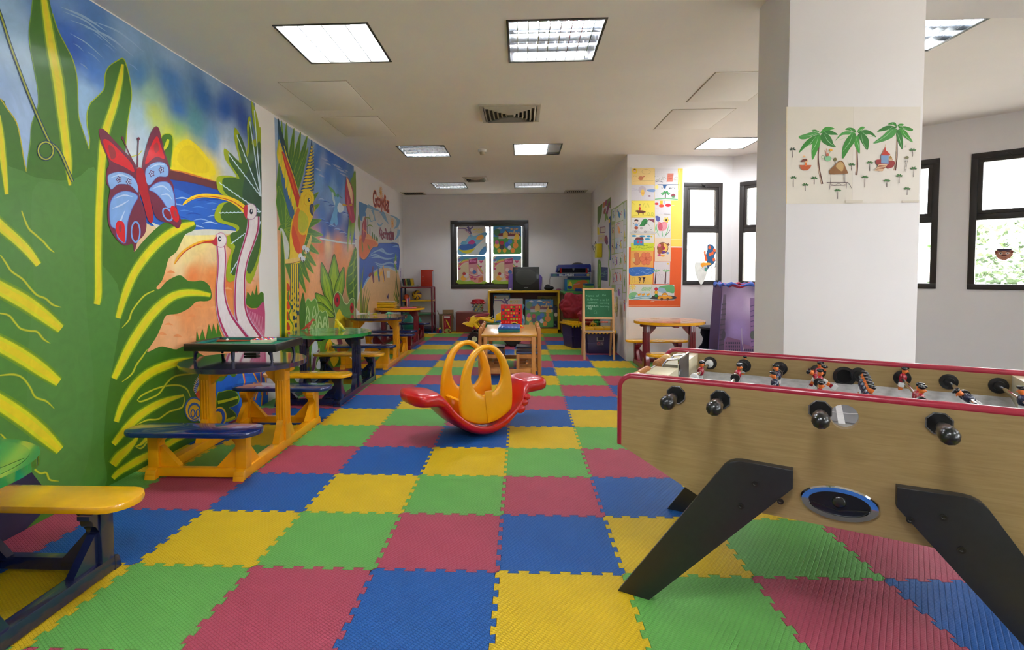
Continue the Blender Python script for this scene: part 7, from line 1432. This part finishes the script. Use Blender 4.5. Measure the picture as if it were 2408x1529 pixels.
for k, (a, b, c, d, col, lb) in enumerate(rows):
    def f(A, a=a, b=b, c=c, d=d, col=col, k=k):
        quad(A, [a, b, c, d], col); r = random.Random(k+20); w = b[0]-a[0]; h = d[1]-a[1]; mx = (a[0]+b[0])/2; my = (a[1]+c[1])/2
        main = {0: (90, 150, 190), 1: (60, 130, 180), 2: (60, 50, 50), 3: (230, 160, 90), 5: (60, 120, 190), 8: (130, 70, 140), 9: (110, 150, 80), 11: (190, 60, 80), 12: (220, 140, 80)}.get(k, pal[k % 7])
        A.stroke([(mx-w*.1, my-h*.25), (mx, my), (mx+w*.05, my+h*.25)], [w*.1, w*.28, w*.1], main)
        for j in range(6): x = a[0]+w*(.15+.7*r.random()); y = min(a[1], b[1])+12+h*(.12+.66*r.random()); A.stroke([(x-w*.08, y), (x, y-8), (x+w*.08, y+6)], [1, 5+3*r.random(), 1], pal[r.randrange(7)])
    sheet(f, f'small child\'s drawing {lb} on the right wall', base=.0015+.0002*k, **{**RW, 'grp': 'drawings on the right wall'})
B = MB(); a = at(1395+300/4.93, 450+1350/4.93, (XR-.03, 0, 0), (1, 0, 0)); B.prism([(-.12, .16), (.14, .2), (.08, -.1), (-.02, -.16)], (0, 0, 0), (-.3, -1, 0), (0, 0, 1), .01); B.ball((-.02, 0, 0), (.03, .08, .09), 12, 8); thing1('paper_fish', B, mat('painted_paper', (206, 204, 150), .6, noise=.5, scale=40), 'curled painted paper shape hanging under the drawings beside the easel', 'paper shape', loc=(XR-.06, a.y, a.z))

# ------------------------------------------------------------------ poster on the column
A = Art((0, 3.429, 0), (1, 0, 0), (0, 0, 1), base=.0015, step=.00003); A.px(6.115, 1840, 240); 
quad(A, q((55, 70), (1018, 70), (1005, 1462), (50, 1462)), (222, 214, 200)); quad(A, q((1018, 70), (1985, 68), (1955, 1448), (1000, 1462)), (226, 218, 208)); A.stroke([(1020, 70), (1012, 700), (1000, 1462)], 4, (206, 198, 186)); quad(A, q((60, 70), (66, 70), (60, 1460), (52, 1460)), (220, 196, 140))
def palm(x, y, s, leaves, trunk):
    A.stroke(trunk, [18, 24, 30, 34], (90, 44, 34)); A.stroke([(a-6, b) for a, b in trunk], [5, 6, 8, 8], (214, 190, 160))
    for k, p in enumerate(leaves): A.poly(p, [(46, 132, 34), (58, 150, 44), (40, 118, 36), (70, 150, 66)][k % 4]); A.stroke([((p[0][0]+p[1][0])/2, (p[0][1]+p[1][1])/2), ((p[0][0]+p[len(p)//2][0])/2, (p[0][1]+p[len(p)//2][1])/2+8), p[len(p)//2]], [1, 6, 1], (170, 214, 160))
palm(0, 0, 1, [[(540, 440), (480, 400), (420, 405), (430, 425), (480, 430)], [(540, 450), (600, 370), (680, 358), (750, 385), (700, 400), (620, 430)], [(560, 460), (640, 410), (720, 420), (795, 470), (720, 475), (640, 470)], [(540, 460), (440, 430), (330, 460), (232, 495), (260, 535), (350, 530), (450, 480)], [(540, 470), (440, 490), (340, 560), (270, 650), (232, 738), (330, 650), (430, 600), (500, 540)], [(545, 480), (480, 510), (430, 600), (415, 720), (430, 832), (490, 720), (540, 600)], [(550, 470), (640, 460), (700, 520), (730, 600), (765, 650), (680, 640), (600, 600), (555, 560)]], [(530, 560), (510, 760), (520, 950), (568, 1180)])
palm(0, 0, 1, [[(1060, 440), (1020, 380), (940, 370), (900, 400), (960, 410)], [(1070, 430), (1120, 360), (1180, 360), (1150, 400)], [(1080, 440), (1180, 400), (1280, 430), (1345, 510), (1260, 470), (1160, 470)], [(1050, 450), (940, 420), (840, 450), (755, 560), (850, 480), (960, 470)], [(1050, 460), (960, 480), (880, 600), (855, 720), (868, 815), (960, 680), (1040, 560)], [(1070, 480), (1035, 560), (1040, 640), (1105, 745), (1110, 640), (1100, 520)], [(1085, 460), (1180, 470), (1240, 560), (1220, 690), (1160, 620), (1110, 540)]], [(1060, 560), (1068, 760), (1070, 920), (1058, 1050)])
palm(0, 0, 1, [[(1640, 360), (1620, 300), (1560, 295), (1510, 322), (1580, 330)], [(1650, 350), (1680, 315), (1740, 320), (1710, 350)], [(1640, 370), (1540, 340), (1450, 360), (1355, 430), (1480, 410), (1580, 390)], [(1640, 390), (1530, 400), (1430, 490), (1298, 596), (1440, 570), (1560, 520), (1620, 460)], [(1660, 370), (1760, 350), (1868, 390), (1850, 420), (1760, 400)], [(1670, 390), (1760, 410), (1820, 490), (1870, 580), (1780, 530), (1700, 460)], [(1650, 400), (1630, 470), (1660, 580), (1718, 682), (1730, 560), (1700, 440)]], [(1642, 520), (1640, 700), (1635, 820), (1612, 985)])
for x, y, h in ((145, 680, 120), (155, 1090, 130), (325, 1190, 90), (455, 1095, 90), (790, 1270, 125), (992, 900, 90), (1250, 870, 125), (1180, 1080, 150), (1495, 1130, 95), (1672, 1060, 110), (1785, 1245, 95), (1865, 690, 95), (1878, 955, 125)):
    A.stroke([(x, y), (x-2, y+h)], [5, 9], (70, 50, 50))
    for t in (0, .6, 2.5, 3.1, 4.1, 5.2): A.spindle((x, y), (x+52*math.cos(t), y+26*math.sin(t)), 16, (60, 110, 50) if x != 145 else (30, 60, 34))
A.poly([(240, 908), (410, 910), (395, 950), (350, 985), (290, 985), (255, 960)], (190, 84, 30), smooth=False); A.ell(330, 845, 28, 28, (232, 180, 130)); A.poly([(258, 860), (290, 822), (340, 818), (345, 845), (300, 860)], (120, 56, 30)); A.ell(330, 900, 16, 28, (226, 110, 40)); A.ell(305, 785, 18, 12, (236, 180, 120)); A.ell(650, 815, 48, 38, (130, 190, 140)); A.ring(575, 795, 20, 24, 8, (120, 170, 120)); A.ell(640, 760, 22, 22, (200, 110, 80)); A.stroke([(600, 700), (622, 740)], 10, (196, 120, 90)); A.stroke([(626, 672), (632, 735)], 10, (196, 120, 90)); A.stroke([(660, 755), (690, 700)], 4, (90, 150, 90)); A.ell(690, 693, 22, 20, (236, 170, 40))
A.poly([(668, 1020), (672, 985), (740, 910), (800, 855), (830, 845), (870, 870), (900, 940), (930, 1010), (925, 1030), (800, 1040), (690, 1042)], (140, 92, 40)); A.poly([(760, 930), (820, 860), (870, 900), (850, 1000)], (196, 160, 100)); A.ell(750, 828, 22, 26, (110, 100, 40))
for a, b in (((692, 1040), (680, 1160)), ((875, 1035), (878, 1160)), ((890, 1035), (890, 1160)), ((680, 1160), (670, 1260)), ((915, 1165), (908, 1245)), ((940, 1165), (990, 1245)), ((750, 850), (752, 905))): A.stroke([a, b], 6, (70, 50, 60), smooth=False)
A.stroke([(630, 1160), (940, 1160)], 9, (80, 56, 60), smooth=False); A.stroke([(690, 1205), (905, 1200)], 6, (80, 56, 60), smooth=False); A.stroke([(690, 1180), (740, 1200), (800, 1175), (860, 1200), (905, 1178)], 4, (80, 56, 60))
A.poly([(1350, 830), (1590, 850), (1585, 930), (1530, 955), (1500, 955), (1440, 900), (1352, 905)], (150, 40, 40)); quad(A, q((1408, 770), (1515, 770), (1515, 890), (1408, 885)), (120, 150, 190)); A.poly([(1405, 770), (1440, 720), (1468, 645), (1480, 700), (1540, 755), (1530, 772)], (190, 50, 30), smooth=False); A.stroke([(1467, 615), (1467, 650)], 4, (220, 170, 60)); quad(A, q((1315, 988), (1380, 895), (1500, 900), (1430, 998)), (226, 190, 150)); [A.stroke([(1330+k*16, 975-k*20), (1440+k*14, 982-k*20)], 9, (140, 50, 36), smooth=False) for k in range(4)]; A.ell(1545, 830, 34, 22, (200, 160, 130)); A.poly([(1520, 810), (1545, 775), (1565, 812)], (160, 120, 50))
A.ell(1780, 800, 26, 20, (120, 120, 80)); A.stroke([(1748, 852), (1800, 852)], 7, (40, 40, 44)); A.stroke([(1768, 830), (1735, 1015)], 3, (60, 60, 60)); A.stroke([(1788, 830), (1762, 1012)], 3, (60, 60, 60)); [A.stroke([(1766-k*4, 872+k*20), (1784-k*4, 874+k*20)], 3, (60, 60, 60)) for k in range(7)]
quad(A, q((900, 1415), (1145, 1412), (1140, 1448), (900, 1452)), (214, 204, 188)); quad(A, q((1715, 1420), (1950, 1415), (1948, 1440), (1715, 1446)), (214, 204, 188))
A.build('island_poster', artmat('poster_paper', .6, grain=.025, scale=3), label='cream poster of palm trees and a straw hut taped to the white column', cat='poster')

# ------------------------------------------------------------------ stool and picture hamper by the bay
m_st = mat('dark_navy_stool', (18, 26, 44), .4, noise=.1); ST = empty('stool', (2.92, 8.36, 0), 0, 'dark navy stool with wavy edged sides behind the orange topped table', 'stool')
B = MB(); B.lathe([(.19, .53), (.20, .535), (.20, .56), (.19, .565)], n=36); B.build('seat', m_st, ST)
wav = [(-.15, 0), (-.20, .06), (-.14, .12), (-.16, .18), (-.21, .24), (-.15, .30), (-.13, .38), (-.18, .46), (-.17, .53), (.17, .53), (.18, .46), (.13, .38), (.15, .30), (.21, .24), (.16, .18), (.14, .12), (.20, .06), (.15, 0)]
B = MB(); B.prism(wav, (0, .012, 0), (1, 0, 0), (0, 0, 1), .024, .003); B.build('side', m_st, ST); B = MB(); B.prism(wav, (-.012, 0, 0), (0, 1, 0), (0, 0, 1), .024, .003); B.build('side', m_st, ST)
HA = empty('fabric_hamper', (3.085, 7.93, 0), 0, 'tall purple fabric hamper printed with a night city, beside the column', 'hamper'); w0, w1, d0, hh = .32, .25, .18, 1.20
B = MB(); B.use(mat('purple_fabric', (70, 48, 110), .6, noise=.06)); B.loft([[V(-a, -d, z), V(a, -d, z), V(a, d, z), V(-a, d, z)] for a, d, z in ((w0, d0, .0), ((w0+w1)/2, d0*.98, .6), (w1, d0*.95, hh))]); B.build('bag', None, HA)
B = MB(); pts = []; 
for k in range(28): t = 2*PI*k/28; cx, cy = math.copysign(abs(math.cos(t))**.5, math.cos(t))*w1, math.copysign(abs(math.sin(t))**.5, math.sin(t))*d0*.95; pts.append((cx, cy, hh+.012+.02*math.sin(k*2.3)))
B.tube(pts, [.024+.012*math.sin(k*1.7) for k in range(28)], 8, closed=True); B.build('rim', mat('blue_fabric', (50, 84, 170), .6, noise=.3, scale=20), HA); B = MB(); B.tube([(p[0]*.9, p[1]*.9-.01, p[2]-.01) for p in pts], [.026+.01*math.sin(k*1.3+1) for k in range(28)], 8, closed=True); B.build('lining', mat('crimson_lining', (150, 24, 60), .6, noise=.2, scale=20), HA)
A = Art(V(0, -d0, 0), (1, 0, 0), (0, .006, 1), base=.003, step=.00005); A.map = lambda x, y: ((x-.5)*2*(w0+(w1-w0)*y)*.97, y*hh)
A.wash([(0, 1, (110, 74, 120)), (1, 1, (90, 64, 120)), (.5, .8, (180, 150, 206)), (.45, .5, (160, 130, 200)), (0, .5, (84, 52, 96)), (1, .5, (150, 110, 160)), (.5, .2, (100, 66, 130)), (0, 0, (56, 36, 90)), (1, 0, (70, 50, 100)), (.8, .8, (214, 186, 226))], (0, 0), (1, 0), (0, 1), (1, 1), 14, 20, p=3)
for x0, x1, t0, c in ((0, .14, .9, (78, 48, 84)), (.74, .97, .86, (140, 100, 160)), (.9, 1, .9, (90, 64, 110))): quad(A, q((x0, 0), (x1, 0), (x1-.02, t0), (x0+.04, t0)), c)
for j in range(9): A.stroke([(.01, .3+.06*j), (.13, .31+.06*j)], .014, (50, 30, 60)); A.stroke([(.78, .28+.06*j), (.94, .30+.06*j)], .012, (90, 60, 120))
quad(A, q((.12, 0), (.55, 0), (.52, .36), (.20, .40), (.14, .34)), (120, 76, 120)); quad(A, q((.58, 0), (.95, 0), (.93, .26), (.6, .32)), (130, 86, 130))
for i in range(8):
    for j in range(8): A.rect(.17+.045*i, .02+.042*j, .195+.045*i, .045+.042*j, (52, 32, 74))
for i in range(7):
    for j in range(6): A.rect(.62+.045*i, .02+.042*j, .645+.045*i, .045+.042*j, (46, 30, 80))
A.stroke([(.55, .5), (.56, .35), (.6, .24)], .01, (190, 180, 190)); A.ell(.1, .42, .05, .06, (50, 34, 60)); A.ell(.82, .42, .06, .05, (84, 90, 90))
o = A.build('print', m_print, None); o.parent = HA

# ------------------------------------------------------------------ window hangings
nW = V(wd.y, -wd.x, 0); WO = PA + nW*.035
def hang(fn, label, nm, cat, px, o, r, base=.0): 
    A = Art(o, r, (0, 0, 1), base=base, step=.00006); A.px(*px); fn(A); return A.build(nm, m_paper, label=label, cat=cat)
PX5 = (2.94, 1380, 340)
def slab(nm, pts, px, o, r, m, label, cat, th=.006):
    A = Art(o, r, (0, 0, 1)); A.px(*px); p = [A.map(*a) for a in crom(pts, 3)]; B = MB(); R0 = Vector(o); cx = R0 + A.r*p[0][0] + A.u*p[0][1]
    e = empty(nm, cx, 0, label, cat); B.prism([(a-p[0][0], b-p[0][1]) for a, b in p], (0, 0, 0), A.r, A.u, th, 0); B.build('backing', m, e); return e
e = slab('paper_sea_scene', [(835, 694), (860, 690), (882, 712), (890, 745), (878, 775), (888, 800), (870, 830), (840, 840), (826, 880), (790, 856), (815, 838), (835, 800), (820, 775), (832, 730)], PX5, WO, wd, mat('blue_card_dark', (24, 84, 130), .6), 'dark blue paper shape with orange fish hanging in the pier window', 'window decoration')
A = Art(WO + nW*.007, wd, (0, 0, 1), base=.0005, step=.00006); A.px(*PX5)
for x, y, a in ((848, 712, 0), (868, 752, .3), (882, 730, -.3), (878, 795, .2), (852, 760, 0)): A.ell(x, y, 9, 13, (226, 96, 40), rot=a)
A.poly([(808, 740), (820, 736), (824, 765), (834, 800), (818, 806), (812, 775)], (230, 90, 30)); A.poly([(786, 832), (800, 818), (850, 818), (858, 830), (815, 838), (800, 850)], (236, 160, 40)); A.ell(822, 862, 9, 12, (80, 150, 130)); A.build('paper_fish', m_paper, e)
slab('paper_drop', [(745, 830), (760, 812), (780, 820), (800, 808), (825, 830), (832, 870), (815, 930), (790, 970), (770, 940), (750, 890)], PX5, WO, wd, mat('pale_tissue', (226, 228, 222), .7, noise=.1), 'pale heart-like paper drop hanging in the pier window', 'window decoration')
B = MB(); pts = [at(1380+x/2.94, 340+y/2.94, WO, nW) for x, y in ((858, 870), (862, 830), (880, 815), (893, 830), (880, 860), (862, 880), (860, 920), (872, 955), (876, 982))]; B.tube(pts, .005, 6); thing1('cord', B, m_blk, 'thin dark cord curling in front of the pier window', 'cord')
bd = (PC-PB).normalized(); nB = V(bd.y, -bd.x, 0)
c = at(2361, 599, PB + nB*.012, nB); FM = empty('face_mask', c, math.atan2(bd.y, bd.x), 'flat cardboard man\'s face with dark cap and moustache on the bay window pane', 'window decoration')
B = MB(); B.prism([(-.072, .05), (.072, .05), (.074, .0), (.05, -.045), (.015, -.062), (-.015, -.062), (-.05, -.045), (-.074, .0)], (0, .004, 0), (1, 0, 0), (0, 0, 1), .006, .002); B.build('face', mat('face_card', (196, 134, 112), .6), FM)
A = Art(V(0, -.0028, 0), (1, 0, 0), (0, 0, 1), base=.0005, step=.00006); A.poly([(-.062, .052), (-.05, .07), (.05, .07), (.062, .052), (.03, .045), (-.03, .045)], (50, 44, 70)); [A.ell(x, .015, .018, .012, (224, 214, 206)) for x in (-.03, .03)]; [A.ell(x, .014, .006, .006, (40, 30, 30)) for x in (-.028, .032)]; A.stroke([(-.05, .034), (-.02, .034)], .007, (70, 40, 34)); A.stroke([(.02, .034), (.05, .034)], .007, (70, 40, 34)); A.stroke([(-.03, -.018), (0, -.008), (.03, -.018)], [.003, .012, .003], (90, 40, 40)); A.stroke([(-.02, -.034), (0, -.040), (.02, -.034)], .006, (150, 50, 50)); A.stroke([(0, .02), (0, .0)], .008, (176, 104, 90)); [A.ell(x, .03, .012, .018, (130, 60, 50)) for x in (-.066, .066)]; A.build('features', m_paper, FM, local=True)

# ------------------------------------------------------------------ outside
B = MB(); B.prism([(6.9, -20), (40, -20), (40, 40), (-20, 40), (-20, 13.1), (1.9, 13.1), (3.6, 9.2), (6.95, 5.8)], (0, 0, -.35), (1, 0, 0), (0, 1, 0), .2); structure(B.build('terrace', mat('pale_paving', (214, 208, 198), .8)))
B = MB(); B.box((3, 40.4, 1.2), (60, .3, 3.4)); B.box((40.4, 10, 1.2), (.3, 60, 3.4)); o = B.build('garden_wall', mat('cream_render', (220, 214, 204), .8)); structure(o)
c = at(2380, 575, (10.2, 9.6, 0), (.75, .66, 0)); HX = empty('hedge_tree', (c.x+.3, c.y-.3, -.15), 0, 'clipped leafy tree with pale trunk seen through the bay window', 'tree')
B = MB(); rr = random.Random(9)
for k in range(2600):
    t, ph = rr.random()*2*PI, math.acos(2*rr.random()-1); r_ = 1.0+.12*rr.random(); lo = rr.random() < .4
    cz = 1.28 if lo else 2.0; p = V(1.5*r_*math.sin(ph)*math.cos(t), 1.5*r_*math.sin(ph)*math.sin(t), cz + (.22 if lo else .42)*r_*math.cos(ph)); a = V(rr.uniform(-1, 1), rr.uniform(-1, 1), rr.uniform(-1, 1)).normalized()*.07; b = a.orthogonal().normalized()*.04
    B.bm.faces.new([B.bm.verts.new(p+a), B.bm.verts.new(p+b), B.bm.verts.new(p-a), B.bm.verts.new(p-b)])
B.build('foliage', mat('leaf_green', (46, 70, 16), .6, noise=.35, scale=9), HX, smooth=0)
B = MB(); B.tube([(0, 0, 0), (.05, 0, .6), (0, .03, 1.2), (.05, 0, 2.4)], [.16, .12, .12, .10], 12); B.build('trunk', mat('pale_bark', (130, 104, 76), .8), HX)
